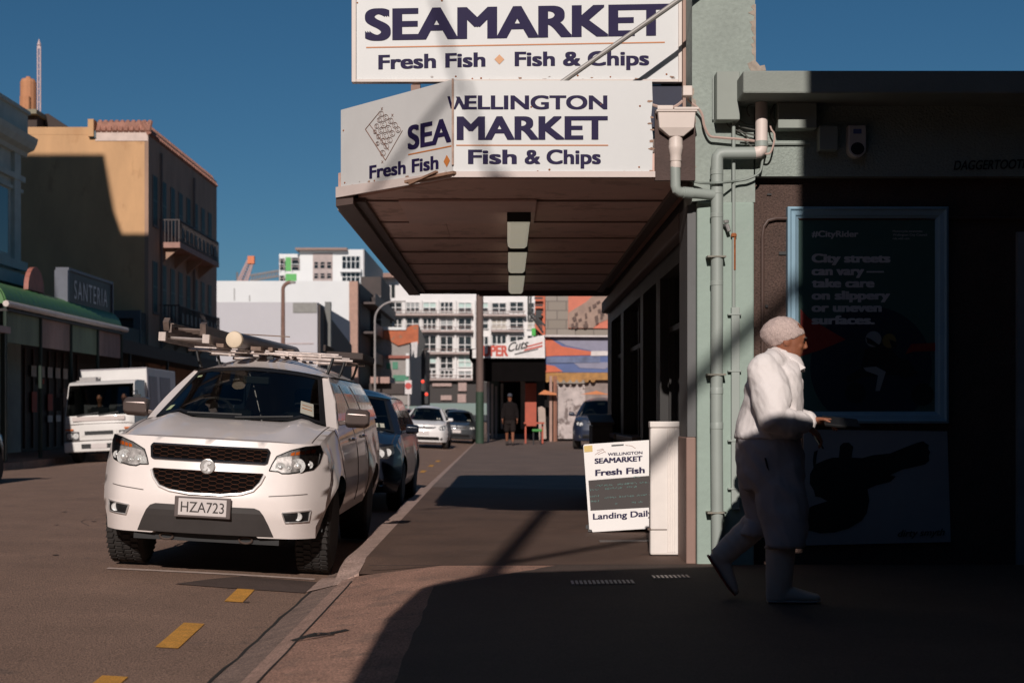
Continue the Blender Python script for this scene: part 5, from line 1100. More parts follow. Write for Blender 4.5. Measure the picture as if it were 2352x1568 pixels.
while y < Y2: b.tube([(XL + .05, y, PZ(303, Y1) - .1), (XL - .25, y, PZ(276, Y1) - .05)], .10, 6); y += .32
b.build('tile_coping', mat('terracotta_tiles', (.36, .17, .12), .75, var=.3, scale=4), ob)
for z0, z1 in ((8.6, 10.55), (5.15, 7.15)):
    for k, y in enumerate((56.65, 58.15, 59.65, 61.1, 62.6, 64.1, 65.6, 67.1)):
        b = MB(); b.box(XL - .1, XL + .012, y - .36, y + .36, z0, z1); w = b.build('window', mat('teal_dark_window', (.012, .04, .042), .5, spec=.15), ob)
        b = MB(); b.box(XL + .005, XL + .02, y - .03, y + .03, z0, z1); b.box(XL + .005, XL + .02, y - .36, y + .36, (z0+z1)/2 - .03, (z0+z1)/2 + .03); b.build('frame', mat('teal_frame', (.10, .15, .14), .6), w)
        b = MB(); b.box(XL, XL + .05, y - .42, y + .42, z0 - .1, z0); b.box(XL, XL + .03, y - .44, y - .36, z0, z1); b.build('sill', mat('grey_brown_sill', (.16, .14, .13), .7), w)  # dark grey-brown sill and jamb strip
for z, ya_, yb_ in ((7.8, 57.4, 65.2), (4.35, 57.4, 65.4)):
    b = MB(); b.box(XL, XL + .82, ya_, yb_, z, z + .22); bal = b.build('balcony', mat('pinkish_balcony_slab', (.36, .20, .16), .7, var=.2), ob)
    b = MB(); b.box(XL + .77, XL + .81, ya_, yb_, z + 1.1, z + 1.15); b.box(XL, XL + .81, ya_ + .01, ya_ + .05, z + 1.1, z + 1.15); b.box(XL + .77, XL + .81, ya_, yb_, z + .3, z + .34)
    y = ya_
    while y < yb_: b.box(XL + .775, XL + .805, y, y + .03, z + .22, z + 1.1); y += .19
    for k in range(6): b.box(XL + .05 + .14*k, XL + .08 + .14*k, ya_ + .015, ya_ + .045, z + .22, z + 1.1)
    for k in range(9): b.box(XL + .76, XL + .81, ya_ + .4 + .8*k, ya_ + .8 + .8*k, z + .42, z + .85)
    b.build('railing', mat('iron_railing', (.05, .035, .035), .6), bal)
    for k in range(4): b = MB(); y = ya_ + .3 + 2.3*k; b.prism([(XL, y, z), (XL + .7, y, z), (XL, y, z - .6)], (0, .12, 0)); b.build('corbel', gry, bal)
for y in (57.4, 63.4): b = MB(); b.tube([(XL + .08, y, 3), (XL + .08, y, 11.6)], .05, 6); b.build('wall_pipe', mat('grey_brown_pipe', (.2, .15, .13), .6), ob)
# roof structures behind the ochre parapet
rb = thing('roof_chimney', (-20.9, 62, 12), 'orange rounded chimney stack on a roof slab behind the ochre parapet', 'chimney')
YR = 62.0
b = MB(); b.lathe((PX(65, YR), YR, PZ(262, YR)), (0, 0, 1), [(0, .34), (PZ(190, YR) - PZ(262, YR), .34), (PZ(183, YR) - PZ(262, YR), .28), (PZ(181, YR) - PZ(262, YR), .12), (PZ(177, YR) - PZ(262, YR), .1), (PZ(177, YR) - PZ(262, YR) + .01, .01)], 14)
b.box(PX(47, YR), PX(58, YR), YR - .1, YR + .4, PZ(262, YR), PZ(222, YR)); b.tube([(PX(69, YR), YR - .35, PZ(262, YR)), (PX(69, YR), YR - .35, PZ(226, YR))], .12, 8); b.build('stack', mat('orange_stack', (.52, .24, .12), .8, var=.1), rb)
b = MB(); b.box(PX(40, YR), PX(101, YR), YR - 1, YR + 2, PZ(272, YR), PZ(262, YR)); b.build('slab', mat('greenish_slab', (.22, .2, .14), .7), rb)
b = MB(); b.box(PX(30, YR), PX(95, YR), YR - .6, YR + 4, 10, PZ(272, YR) - .005); b.prism([(PX(106, YR), YR + .3, PZ(258, YR)), (PX(170, YR), YR + .3, PZ(302, YR)), (PX(98, YR), YR + .3, PZ(302, YR)), (PX(98, YR), YR + .3, PZ(258, YR))], (0, 3, 0)); b.build('roof_block', mat('dark_roof_block', (.05, .035, .03), .8), rb)
ms = thing('antenna_mast', (PX(90, YR), YR + .5, 14), 'slim pinkish lattice mast rising at the top left', 'mast')
b = MB()
for x in (86.5, 92.5): b.tube([(PX(x, YR), YR, PZ(262, YR)), (PX(x, YR), YR, PZ(107, YR))], .035, 6)
for y in (235, 220, 205, 190, 175, 160, 145, 130): b.tube([(PX(86.5, YR), YR, PZ(y, YR)), (PX(92.5, YR), YR, PZ(y - 1, YR))], .02, 5)
b.box(PX(86, YR), PX(93, YR), YR - .03, YR + .03, PZ(112, YR), PZ(102, YR)); b.tube([(PX(89.5, YR), YR, PZ(104, YR)), (PX(89.5, YR), YR, PZ(90, YR))], [.09, .01], 6); b.build('lattice', mat('pink_white_steel', (.55, .42, .42), .6), ms)
# ---------------------------------------------------------------- background buildings
gw = mat('pale_grey_cladding', (.52, .50, .52), .6, var=.04, scale=.4)
ww = mat('white_render', (.72, .72, .71), .7, var=.04, scale=.3)
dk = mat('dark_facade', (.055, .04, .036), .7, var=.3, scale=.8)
tan = mat('tan_pier', (.42, .25, .19), .7)
def fb(mb, x0, x1, y0, y1, Y, d=.1, off=0):      # box covering a sighted rectangle at depth Y
    mb.box(PX(x0, Y), PX(x1, Y), Y - off, Y - off + d, PZ(y1, Y), PZ(y0, Y)); return mb
gb = thing('grey_warehouse', (-18, 105, 0), 'plain pale grey box building with a shade-darkened street side behind the ute', 'building')
Y = 105
b = MB(); b.box(-30, PX(729, Y), Y, 127, -.3, PZ(694, Y)); b.build('block', gw, gb)
b = MB(); fb(b, 673, 728, 695, 718, Y, .1, .06); b.build('vent_panel', mat('grey_green_vent', (.27, .26, .24), .7), gb)
b = MB(); xs_ = PX(729, Y); b.prism([(xs_ + .02, Y + .3, 0), (xs_ + .02, 126.8, 0), (xs_ + .02, 126.8, 7.2), (xs_ + .02, Y + .3, 9.2)], (.15, 0, 0)); b.build('street_side', dk, gb)  # side slab coloured dark to carry the shade of the street face
b = MB(); fb(b, 640, 720, 787, 790, Y, .05, .05); b.build('joint_line', mat('pinkish_line', (.5, .42, .41), .7), gb)
b = MB(); b.box(xs_ + .17, xs_ + .6, 108, 108.6, 0, 9.6); b.build('flue', mat('grey_green_flue', (.15, .15, .14), .6), gb)
wbk = thing('white_warehouse', (-20, 137, 0), 'large blank white building with a tan corner pier above the grey warehouse', 'building')
Y = 137
b = MB(); b.box(-40, PX(802, Y), Y, 170, 0, PZ(645, Y)); b.build('block', ww, wbk)
b = MB(); b.box(PX(802, Y), PX(822, Y), Y - .1, 138, 0, PZ(646, Y)); b.build('corner_pier', tan, wbk)
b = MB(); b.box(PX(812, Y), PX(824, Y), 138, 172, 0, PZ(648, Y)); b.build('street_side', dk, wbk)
for k in range(4):
    b = MB(); b.box(PX(824, Y), PX(824, Y) + 1.3, 140, 166, 3.2 + 2.9*k, 3.4 + 2.9*k); b.box(PX(824, Y) + 1.25, PX(824, Y) + 1.3, 140, 166, 3.4 + 2.9*k, 4.3 + 2.9*k)
    b.build('balcony', mat('brown_black_balcony', (.08, .055, .05), .6), wbk)
b = MB()
for x, y0, y1 in ((537, 662, 690), (572, 678, 692)): fb(b, x, x + 2, y0, y1, 130, .1)
b.build('flue_pipe', mat('grey_pipe', (.3, .28, .27), .6), wbk)
ta = thing('hilltop_apartments', (-22, 170, 0), 'white and green apartment block standing behind the blank white building', 'apartment building')
Y = 170
b = MB(); b.box(PX(641, Y), PX(690, Y), Y, 185, 0, PZ(583, Y)); b.box(PX(690, Y), PX(835, Y), Y - .5, 190, 0, PZ(574, Y)); b.build('block', ww, ta)
b = MB(); b.box(PX(682, Y), PX(800, Y), Y - 1.5, Y + 10, PZ(577, Y), PZ(572, Y)); b.build('roof_edge', mat('brown_roof_edge', (.26, .17, .14), .6), ta)
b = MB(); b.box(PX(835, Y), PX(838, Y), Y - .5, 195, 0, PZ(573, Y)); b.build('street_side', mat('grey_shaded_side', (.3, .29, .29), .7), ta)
gp = mat('bright_green_panel', (.10, .40, .10), .6)
b = MB(); fb(b, 656, 669, 591, 622, Y, .1, .1); fb(b, 656, 681, 629, 652, Y, .1, .1); b.build('green_panel', gp, ta)
pk = mat('pinkish_grey_panel', (.42, .34, .32), .7)
b = MB(); fb(b, 720, 765, 583, 650, Y, .1, .55); b.build('middle_panel', pk, ta)
for x0, x1, y0, y1 in ((644, 654, 594, 605), (644, 654, 608, 620), (644, 654, 633, 650), (671, 688, 592, 605), (671, 688, 608, 620), (723, 733, 603, 617), (737, 748, 603, 617), (752, 763, 603, 617), (723, 733, 629, 640), (737, 748, 629, 640), (752, 763, 629, 640), (787, 828, 590, 618), (787, 828, 628, 650)):
    b = MB(); fb(b, x0, x1, y0, y1, Y, .1, .6 if x0 > 690 else .12); w = b.build('window', glass_dark, ta)
    b = MB(); n_ = 4 if x1 - x0 > 30 else 1
    for i in range(n_ + 1): x = lerp(x0, x1, i/n_); fb(b, x - .8, x + .8, y0, y1, Y, .1, .72)
    fb(b, x0, x1, y0 + (y1-y0)*.4, y0 + (y1-y0)*.4 + 1.2, Y, .1, .74); b.build('frame', ww if x1 - x0 > 30 else pk, w)
b = MB(); fb(b, 783, 832, 620, 627, Y, 1.2, 1.5); b.build('balcony', ww, ta)
# crane
cr = thing('crane', (PX(565, 260), 260, 0), 'distant construction crane boom with orange tip against the sky', 'crane')
Y = 260
b = MB(); A = P(557, 645, Y); B = P(576, 597, Y); o = Vector((.9, 0, .0)); 
for k in (-1, 1): b.bar(A + o*k, B + o*k*.6, .3)
for k in range(8): b.bar(lerp(A - o, B - o*.6, k/8), lerp(A + o, B + o*.6, (k+1)/8), .2); b.bar(lerp(A + o, B + o*.6, k/8), lerp(A - o, B - o*.6, (k+1)/8), .2)
b.tube([P(557, 1000, Y), A], 1.1, 8); b.build('boom', mat('pink_grey_crane', (.42, .28, .27), .6), cr)
b = MB(); b.obox(P(577, 597, Y), ((1,0,0),(0,1,0),(0,0,1)), (.62, .4, .7)); b.build('tip', mat('orange_tip', (.7, .2, .08), .6), cr)
b = MB(); A = P(575, 645, Y); B = P(640, 634, Y); u_ = Vector((0, 0, 1.0))
b.bar(A, B, .35); b.bar(A + u_, B + u_, .35)
for k in range(10): b.bar(lerp(A, B, k/10), lerp(A + u_, B + u_, (k+1)/10), .2)
b.tube([P(545, 645, Y), P(545, 625, Y)], .2, 5); b.build('jib', mat('grey_crane_steel', (.2, .18, .18), .6), cr)
# big white apartment block closing the street
wa = thing('white_apartments', (-8, 200, 0), 'long white apartment block with many gridded windows closing the street', 'apartment building')
Y = 200
def zq(px, py): return ((1050 + px/2.851)/1.2755, (800 + py/2.851)/1.2755)
def zb_(mb, px0, px1, py0, py1, Y, d, off): x0, y0 = zq(px0, py0); x1, y1 = zq(px1, py1); return fb(mb, x0, x1, y0, y1, Y, d, off)
wr = mat('white_apartment_render', (.78, .75, .73), .7, var=.05, scale=.3)
b = MB(); zb_(b, 185, 1560, 40, 1000, Y, 15, 0); b.box(PX(848, 205), PX(905, 205), 204, 215, 0, PZ(640, 205)); zb_(b, 480, 900, 150, 200, Y, 8, -3); b.build('block', wr, wa)
b = MB(); zb_(b, 75, 330, 10, 45, Y, 16, 2); b.build('roof_edge', mat('brown_eaves', (.30, .17, .13), .6), wa)
wpan = [mat('apartment_glass', (.03, .034, .036), .1, spec=.7), mat('mint_panel', (.45, .58, .54), .5), mat('curtained_glass', (.32, .33, .33), .3), mat('cream_blind', (.50, .46, .40), .6)]
rr = random.Random(11)
colsx = [(255, 365), (400, 510), (540, 650), (685, 790), (835, 945), (985, 1085), (1115, 1235), (1265, 1380), (1410, 1500)]
rowsy = [(245, 325), (375, 470), (525, 655), (690, 790), (810, 870)]
for j, (py0, py1) in enumerate(rowsy):
    for i, (px0, px1) in enumerate(colsx):
        jt = rr.uniform(-6, 6); k = rr.choices([0, 1, 2, 3], [6, 1.4, 2, 1])[0]
        if j == 4 and i in (0, 1): continue
        b = MB(); zb_(b, px0, px1, py0 + jt, py1 + jt, Y, .1, .12 + .01*(i % 2)); w = b.build('window', wpan[k], wa)
        if k in (1, 2) and rr.random() < .8:
            b = MB(); zb_(b, px0 + 4, px1 - 4, py0 + jt + (py1-py0)*.55, py1 + jt - 5, Y, .1, .2); b.build('lower_pane', wpan[0], w)
        b = MB(); n_ = rr.choice((2, 2, 3))
        for q_ in range(n_ + 1): x = lerp(px0, px1, q_/n_); zb_(b, x - 3.5, x + 3.5, py0 + jt, py1 + jt, Y, .1, .30)
        for yy in (py0, (py0*.45 + py1*.55), py1): zb_(b, px0 - 3, px1 + 3, yy + jt - 3, yy + jt + 3, Y, .1, .33)
        b.build('frame', wr, w)
for py, a, c_ in ((345, 190, 960), (350, 1040, 1400), (482, 390, 960), (665, 560, 970), (882, 560, 1000), (480, 1110, 1380)):
    b = MB(); zb_(b, a, c_, py, py + 14, Y, 1.4, 1.5); bl = b.build('balcony', mat('pinkish_slab', (.46, .36, .33), .7), wa)
    b = MB(); zb_(b, a, c_, py - 30, py - 26, Y, .1, 1.45)
    x = a
    while x < c_: zb_(b, x, x + 4, py - 28, py, Y, .1, 1.4); x += 42
    b.build('railing', mat('brown_rail', (.25, .16, .14), .6), bl)
for px in (385, 525, 668, 812, 970, 1100, 1250):
    b = MB(); zb_(b, px - 8, px + 8, 225, 900, Y, .5, .6); b.build('pier', wr, wa)
b = MB(); zb_(b, 275, 305, 95, 205, Y, .1, .1); b.build('stair_window', wpan[0], wa)
b = MB(); zb_(b, 570, 1560, 905, 1085, Y, .3, .4); b.build('dark_shopfront', mat('dark_shopfronts', (.03, .022, .02), .6), wa)
for px0, px1, py0, py1 in ((620, 780, 920, 945), (835, 905, 905, 985), (830, 900, 1010, 1080), (690, 780, 1020, 1060)):
    b = MB(); zb_(b, px0, px1, py0, py1, Y, .1, .8); b.build('shop_panel', mat('pinkish_shop_panel', (.40, .28, .25), .6), wa)
# orange parapet building and its neighbours on the left
om = thing('orange_parapet_building', (-12, 150, 0), 'grey building with orange painted parapet and green windows down the street', 'building')
Y = 150
b = MB(); zb_(b, 60, 430, 470, 1100, Y, 20, 0); b.build('wall', mat('grey_green_wall_far', (.30, .27, .25), .7, var=.15), om)
b = MB(); zb_(b, 185, 400, 452, 476, Y, .5, .5); b.build('white_coping', ww, om)
b = MB(); pts = [zq(x, y) for x, y in ((185, 480), (390, 470), (440, 435), (500, 430), (500, 590), (430, 580), (330, 605), (250, 555), (185, 545))]; b.prism([P(x, y, Y - .3) for x, y in pts], (0, .25, 0)); b.build('orange_parapet', mat('orange_mural', (.50, .13, .05), .7, var=.3, scale=.8, c2=(.25, .16, .10), thr=.56), om)
b = MB(); zb_(b, 230, 430, 688, 712, Y, .4, .4); b.build('red_band', mat('brick_red_band', (.32, .10, .07), .7), om)
for px0, px1, py0, py1 in ((285, 330, 740, 800), (235, 270, 750, 800), (290, 420, 850, 900)):
    b = MB(); zb_(b, px0, px1, py0, py1, Y, .1, .1); b.build('window', mat('green_window', (.05, .22, .13), .4), om)
b = MB(); zb_(b, 398, 425, 670, 860, Y, .2, .3); b.build('white_pilaster', ww, om)
b = MB(); zb_(b, 20, 190, 30, 870, 152, 12, 0); zb_(b, 70, 130, 200, 880, 149, 2, 0); om2 = b.build('dark_balcony_block', dk, label='dark brown balcony block between the white building and the orange parapet', cat='building')
b = MB()
for k in range(7): zb_(b, 130, 186, 190 + 95*k, 200 + 95*k, 151, .8, 0); zb_(b, 130, 186, 235 + 95*k, 240 + 95*k, 150.4, .1, 0)
b.build('balcony', mat('grey_rail', (.2, .17, .16), .6), om2)
gs = thing('green_shop', (-9, 170, 0), 'dark green shop with tall flag sign near the traffic lights', 'shop')
b = MB(); zb_(b, 425, 560, 640, 1100, 172, 10, 0); b.build('wall', dk, gs)
b = MB(); zb_(b, 448, 508, 850, 1040, 171, .4, 0); b.build('green_panel', mat('deep_green_panel', (.02, .13, .07), .5), gs)
b = MB(); zb_(b, 100, 260, 865, 918, 120, 6, 0); b.build('canopy_fascia', mat('pinkish_fascia', (.42, .26, .22), .7), label='pinkish flat shop canopy edge below the curved street lamp', cat='canopy')
b = MB(); zb_(b, 90, 380, 918, 1010, 121, 8, 0); b.build('shaded_shops', dk, label='row of dark shaded shops under the pinkish canopy', cat='shop')
fl = thing('feather_flag', (-9.5, 140, 0), 'white and black feather flag hanging on the dark building', 'flag')
b = MB(); pts = [zq(x, y) for x, y in ((440, 580), (495, 570), (490, 700), (470, 705), (460, 640), (445, 700))]; b.prism([P(x, y, 140) for x, y in pts], (0, .05, 0)); b.build('banner', mat('white_banner', (.6, .56, .54), .7), fl)
b = MB(); x, y = zq(500, 420); x2, y2 = zq(565, 580); b.prism([P(x, y, 140.2), P(x2, y2, 140.2), P(*zq(520, 690), 140.2), P(*zq(500, 700), 140.2)], (0, .05, 0)); b.build('black_banner', black, fl)
# street lamps, pole, signs
def lamp(name, x, ytop, Y, bend, label, r=.10, m=None):
    o = thing(name, (PX(x, Y), Y, 0), label, 'street lamp', 'street lamps on the far kerb'); zt = PZ(ytop, Y); X = PX(x, Y)
    b = MB(); q = [(X, Y, 0), (X, Y, zt - bend*.9)] + [(X + bend*(1 - math.cos(a)), Y, zt - bend*.9 + bend*.9*math.sin(a)) for a in [math.pi/2*k/8 for k in range(1, 9)]]
    b.tube(q, [r*1.1] + [r*.8]*(len(q)-1), 8); b.build('post', m or mat('lamp_steel', (.42, .38, .36), .5, metal=.3), o, smooth=True)
    b = MB(); e_ = q[-1]; b.box(e_[0] - .05, e_[0] + bend*.5, Y - .12, Y + .12, e_[2] - .06, e_[2] + .05); b.build('lamp_head', mat('lamp_head_grey', (.3, .27, .25), .5), o, bev=.02)
lamp('street_lamp', 650, 648, 70, .40, 'tall brown street lamp with curved top in front of the white building', .115, mat('brown_lamp_post', (.23, .13, .10), .6))
lamp('street_lamp', 861, 692, 118, 1.7, 'pale distant street lamp with long curved arm above the pinkish canopy', .095)
up_ = thing('utility_pole', (-1.1, 53, 0), 'thick weathered wooden pole with green painted base at the footpath edge', 'pole')
X = PX(1102, 53)
b = MB(); b.tube([(X, 53, 1.9), (X + .0, 53, 9)], [.14, .125], 14); b.build('shaft', mat('weathered_pole_wood', (.15, .10, .085), .8, var=.25, scale=3, streak=.15), up_, smooth=True)
b = MB(); b.tube([(X, 53, 0), (X, 53, 1.92)], [.16, .148], 14); b.build('green_base', mat('green_pole_paint', (.028, .055, .033), .7, var=.2), up_, smooth=True)
b = MB(); b.box(X - .35, X + .35, 52.7, 52.76, 5.6, 5.68); b.build('crossarm', brown_wood, up_)
ne = thing('no_entry_sign', (PX(938, 105), 105, 0), 'round red and white road sign on a pole beside the far road', 'road sign')
Y = 105; X, _ = PX(938, Y), 0
b = MB(); b.tube([(X, Y, 0), (X, Y, PZ(878, Y))], .05, 6); b.build('post', mat('pale_post', (.6, .56, .54), .5), ne)
b = MB(); b.box(X - .25, X + .25, Y - .09, Y - .06, PZ(905, Y), PZ(873, Y)); b.build('plate', mat('white_plate', (.65, .6, .58), .5), ne)
b = MB(); b.lathe((X, Y - .095, PZ(886, Y)), (0, -1, 0), [(0, .24), (.02, .24), (.021, .13), (.01, .12)], 18); b.build('red_ring', mat('red_ring', (.55, .06, .05), .5), ne)
tl = thing('traffic_signal', (PX(977, 115), 115, 0), 'distant traffic signal showing red beyond the parked cars', 'traffic light')
Y = 115; X = PX(977, Y)
b = MB(); b.tube([(X, Y, 0), (X, Y, 4.2)], .06, 6); b.build('post', dark_metal, tl)
for y, dx_ in ((876, -.2), (905, .1)):
    b = MB(); b.box(X + dx_ - .16, X + dx_ + .16, Y - .25, Y - .05, PZ(y, Y) - .8, PZ(y, Y) + .2); hd = b.build('signal_head', black, tl, bev=.03)
    em_ = bpy.data.materials.get('red_signal') or bpy.data.materials.new('red_signal'); em_.use_nodes = True; p_ = em_.node_tree.nodes['Principled BSDF']; p_.inputs['Base Color'].default_value = (.6, .03, .02, 1); p_.inputs['Emission Color'].default_value = (1, .06, .02, 1); p_.inputs['Emission Strength'].default_value = 1.5
    b = MB(); b.lathe((X + dx_, Y - .26, PZ(y, Y)), (0, -1, 0), [(0, .13), (.03, .12), (.05, .05), (.05, .001)], 12); b.build('red_lamp', em_, hd)
# ---------------------------------------------------------------- right side beyond the shop
sc_ = thing('hair_salon', (2, 58, 0), 'dark verandaed hair salon with white tapered sign board reading SUPER Cuts', 'shop')
Y = 56.0
dkv = mat('black_veranda_shade', (.006, .005, .005), .9, spec=.03)
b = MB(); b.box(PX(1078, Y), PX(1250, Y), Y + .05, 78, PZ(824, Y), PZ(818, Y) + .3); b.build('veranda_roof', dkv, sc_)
b = MB(); b.box(1.55, 1.9, 57.8, 61.9, 0, 3.2); b.box(1.55, 1.65, 62, 80, 0, 3.4); b.build('wall', mat('black_salon_wall', (.012, .01, .01), .8, spec=.1), sc_)
b = MB(); b.prism([P(1085, 803, Y), P(1250.5, 769, Y), P(1252, 822, Y), P(1085, 822, Y)], (0, .08, 0)); sgn = b.build('sign_board', mat('white_salon_sign', (.74, .70, .68), .5), sc_)
b = MB(); letters(b, 'SUPER', P(1096, 818, Y - .01), P(1167, 818, Y - .01), PZ(793, Y) - PZ(818, Y), bold=.05, normal=(0, -1, 0)); b.prism([P(1208, 795, Y - .02), P(1246, 785, Y - .02), P(1246, 788, Y - .02), P(1206, 799, Y - .02)], (0, .01, 0)); b.prism([P(1205, 802, Y - .02), P(1246, 792, Y - .02), P(1246, 796, Y - .02), P(1203, 806, Y - .02)], (0, .01, 0)); b.build('red_lettering', mat('salon_red', (.55, .07, .04), .5), sgn)
b = MB(); letters(b, 'Cuts', P(1167, 808, Y - .02), P(1214, 798, Y - .02), .34, bold=.02, shear=.35, normal=(0, -1, 0)); b.prism([P(1182, 812, Y - .02), P(1236, 800, Y - .02), P(1236, 802, Y - .02), P(1182, 815, Y - .02)], (0, .01, 0)); b.build('black_lettering', black, sgn)
b = MB(); b.box(PX(1085, Y), PX(1252, Y), Y + .3, Y + .5, PZ(875, Y), PZ(824, Y)); b.build('veranda_shade_sheet', dkv, sc_)  # near-black sheet standing in for the shade under the veranda
for k in range(3):
    b = MB(); x = 1119 + 9*k; b.box(PX(x, 57 + k*5), PX(x + 5, 57 + k*5), 57 + 5*k, 57.1 + 5*k, 0, 2.4); b.build('veranda_post', mat('pale_salon_post', (.5, .44, .42), .6), sc_)
Y = 60
b = MB(); fb(b, 1150, 1205, 868, 876, 70, .2); b.build('red_beam', mat('red_beam', (.55, .12, .06), .5), sc_)
b = MB(); fb(b, 1206, 1232, 880, 978, 58, .4, 0); b.build('red_door', mat('orange_red_door', (.42, .07, .03), .5, var=.15), sc_)
b = MB(); fb(b, 1196, 1206, 876, 985, 64, .3, 0); fb(b, 1150, 1156, 880, 985, 66, .3); b.build('pale_doorframe', mat('pale_doorframe', (.5, .42, .36), .6), sc_)
b = MB(); fb(b, 1122, 1146, 876, 990, 74, .1); b.build('posted_window', mat('green_dark_poster_window', (.05, .08, .07), .3, var=.5, scale=2), sc_)
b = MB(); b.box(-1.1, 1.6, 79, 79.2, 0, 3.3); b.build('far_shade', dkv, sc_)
tbz = thing('red_table', (PX(1225, 53), 53, 0), 'orange red outdoor table in front of the salon', 'table')
b = MB(); b.box(PX(1203, 53), PX(1250, 53), 52.7, 53.4, .73, .79); b.build('top', mat('orange_red_table', (.42, .07, .03), .5), tbz)
for x in (1207, 1246): b = MB(); b.box(PX(x, 53) - .03, PX(x, 53) + .03, 52.9, 53.2, 0, .73); b.build('leg', MATS['orange_red_table'], tbz)
gc = thing('green_stool', (PX(1232, 51.5), 51.5, 0), 'small bright green seated stool beside the red table', 'stool')
b = MB(); b.box(PX(1222, 51.5), PX(1245, 51.5), 51.3, 51.6, .46, .55); b.build('seat', mat('bright_green_seat', (.04, .26, .04), .5), gc, bev=.02)
for x in (1225, 1242): b = MB(); b.tube([(PX(x, 51.5), 51.4, 0), (PX(x, 51.5), 51.4, .46)], .025, 6); b.build('leg', dark_metal, gc)
# painted yard wall and block building
pw = thing('painted_yard_building', (3, 57, 0), 'low yard building with orange and blue painted awning board and graffiti wall', 'building')
Y = 57.0
b = MB(); b.box(PX(1252, Y), 7.5, Y, Y + .2, PZ(855, Y), PZ(772, Y)); aw = b.build('awning_board', mat('blue_painted_board', (.10, .14, .30), .7, var=.2, scale=1), pw)
orm = mat('orange_red_paint', (.58, .14, .07), .7, var=.12)
def zpoly(mb, pts, Y, d=.05): mb.prism([P(*zq(x, y), Y) for x, y in pts], (0, d, 0))
b = MB(); zpoly(b, ((1560, 535), (1600, 545), (1700, 610), (1950, 655), (1940, 685), (1640, 690), (1560, 695)), Y - .03); zpoly(b, ((1560, 760), (1640, 775), (1710, 822), (1560, 828)), Y - .03); b.build('orange_shape', orm, aw)
b = MB(); zpoly(b, ((1945, 650), (2160, 648), (2160, 685), (1940, 690)), Y - .04); zpoly(b, ((1560, 515), (2160, 520), (2160, 533), (1560, 530)), Y - .3, .3); b.build('white_shape', mat('white_paint_shape', (.66, .6, .58), .7), aw)
b = MB(); zpoly(b, ((1620, 540), (2160, 540), (2160, 645), (1960, 650), (1740, 605)), Y - .025); zpoly(b, ((1800, 750), (2160, 740), (2060, 800), (1850, 790)), Y - .025); b.build('grey_shape', mat('grey_violet_shape', (.26, .25, .33), .7, var=.1), aw)
b = MB(); zpoly(b, ((1575, 700), (2020, 695), (2020, 745), (1575, 750)), Y - .05, .03); b.build('name_band', mat('slate_blue_band', (.14, .17, .28), .7, var=.4, scale=2), aw)
b = MB(); b.box(PX(1252, Y), 7.5, Y + .02, Y + .15, PZ(872, Y), PZ(855, Y)); b.build('ochre_valance', mat('ochre_valance', (.40, .20, .06), .7, var=.35, scale=3), pw)
for k in range(8): b = MB(); x = 1257 + 15*k; b.lathe((PX(x, Y), Y - .0, PZ(872, Y)), (0, -1, 0), [(0, .1), (.02, .1), (.021, .001)], 10); b.build('scallop', MATS['ochre_valance'], pw)
def grf():
    m = mat('graffiti_wall', (.50, .43, .41), .8, var=.25, scale=2.2, c2=(.18, .14, .13), thr=.52)
    return m
b = MB(); b.box(PX(1275, 57.2), PX(1345, 57.2), 57.4, 57.6, .1, PZ(880, 57.2)); b.build('graffiti_panel', grf(), pw)
b = MB(); b.box(PX(1345, 57.2), 7.5, 57.3, 57.6, 0, 2.9); b.build('grey_panel', mat('mottled_panel', (.28, .22, .20), .8, var=.3, scale=2), pw)
for x0, x1, c in ((1262, 1268, 'o'), (1271, 1276, 'b'), (1277, 1279, 'b')):
    b = MB(); b.box(PX(x0, 56.6), PX(x1, 56.6), 56.5, 56.7, 0, 2.6); b.build('post', mat('rust_brown_post', (.30, .13, .08), .7) if c == 'b' else mat('pinkish_post', (.4, .25, .2), .7), pw)
b = MB(); b.prism([P(1236, 905, 56), P(1250, 895, 56), P(1278, 903, 56), P(1278, 907, 56)], (0, .4, 0)); b.build('orange_umbrella_edge', mat('orange_canvas', (.6, .2, .07), .6), pw); b = MB(); b.prism([P(1335, 905, 56), P(1370, 897, 56), P(1400, 906, 56)], (0, .4, 0)); b.build('orange_umbrella_edge', mat('orange_canvas', (.6, .2, .07), .6), pw)
b = MB(); b.prism([P(*zq(x, y), 56.8) for x, y in ((1500, 1120), (1530, 1110), (1560, 1130), (1570, 1380), (1510, 1390))], (0, .1, 0)); b.build('leaning_board', mat('pale_leaning_board', (.42, .33, .28), .7, var=.2), label='pale board leaning beside the brown posts of the yard', cat='board')
bk = thing('block_building', (5, 62, 0), 'grey concrete block building with a large orange billboard on its wall', 'building')
def blocks():
    m = mat('concrete_blockwork', (.30, .26, .22), .85, var=.12); t = m.node_tree; N = t.nodes; L = t.links; bs = N['Principled BSDF']
    br = N.new('ShaderNodeTexBrick'); br.inputs['Scale'].default_value = 1; br.inputs['Brick Width'].default_value = .8; br.inputs['Row Height'].default_value = .4; br.inputs['Mortar Size'].default_value = .025
    br.inputs['Color1'].default_value = (.33, .285, .245, 1); br.inputs['Color2'].default_value = (.28, .24, .2, 1); br.inputs['Mortar'].default_value = (.19, .16, .14, 1)
    tc = N.new('ShaderNodeTexCoord'); mp = N.new('ShaderNodeMapping'); mp.inputs['Rotation'].default_value = (R(90), 0, 0); L.new(tc.outputs['Object'], mp.inputs[0]); L.new(mp.outputs[0], br.inputs['Vector']); L.new(br.outputs[0], bs.inputs['Base Color']); return m
Y = 62.0
b = MB(); b.box(PX(1253, Y), 12, Y, 75, 0, 9.5); b.build('wall', blocks(), bk)
b = MB(); zb_(b, 1752, 2400, 140, 462, Y, .08, .1); bb = b.build('billboard', mat('billboard_orange', (.62, .17, .10), .6, var=.1), bk)
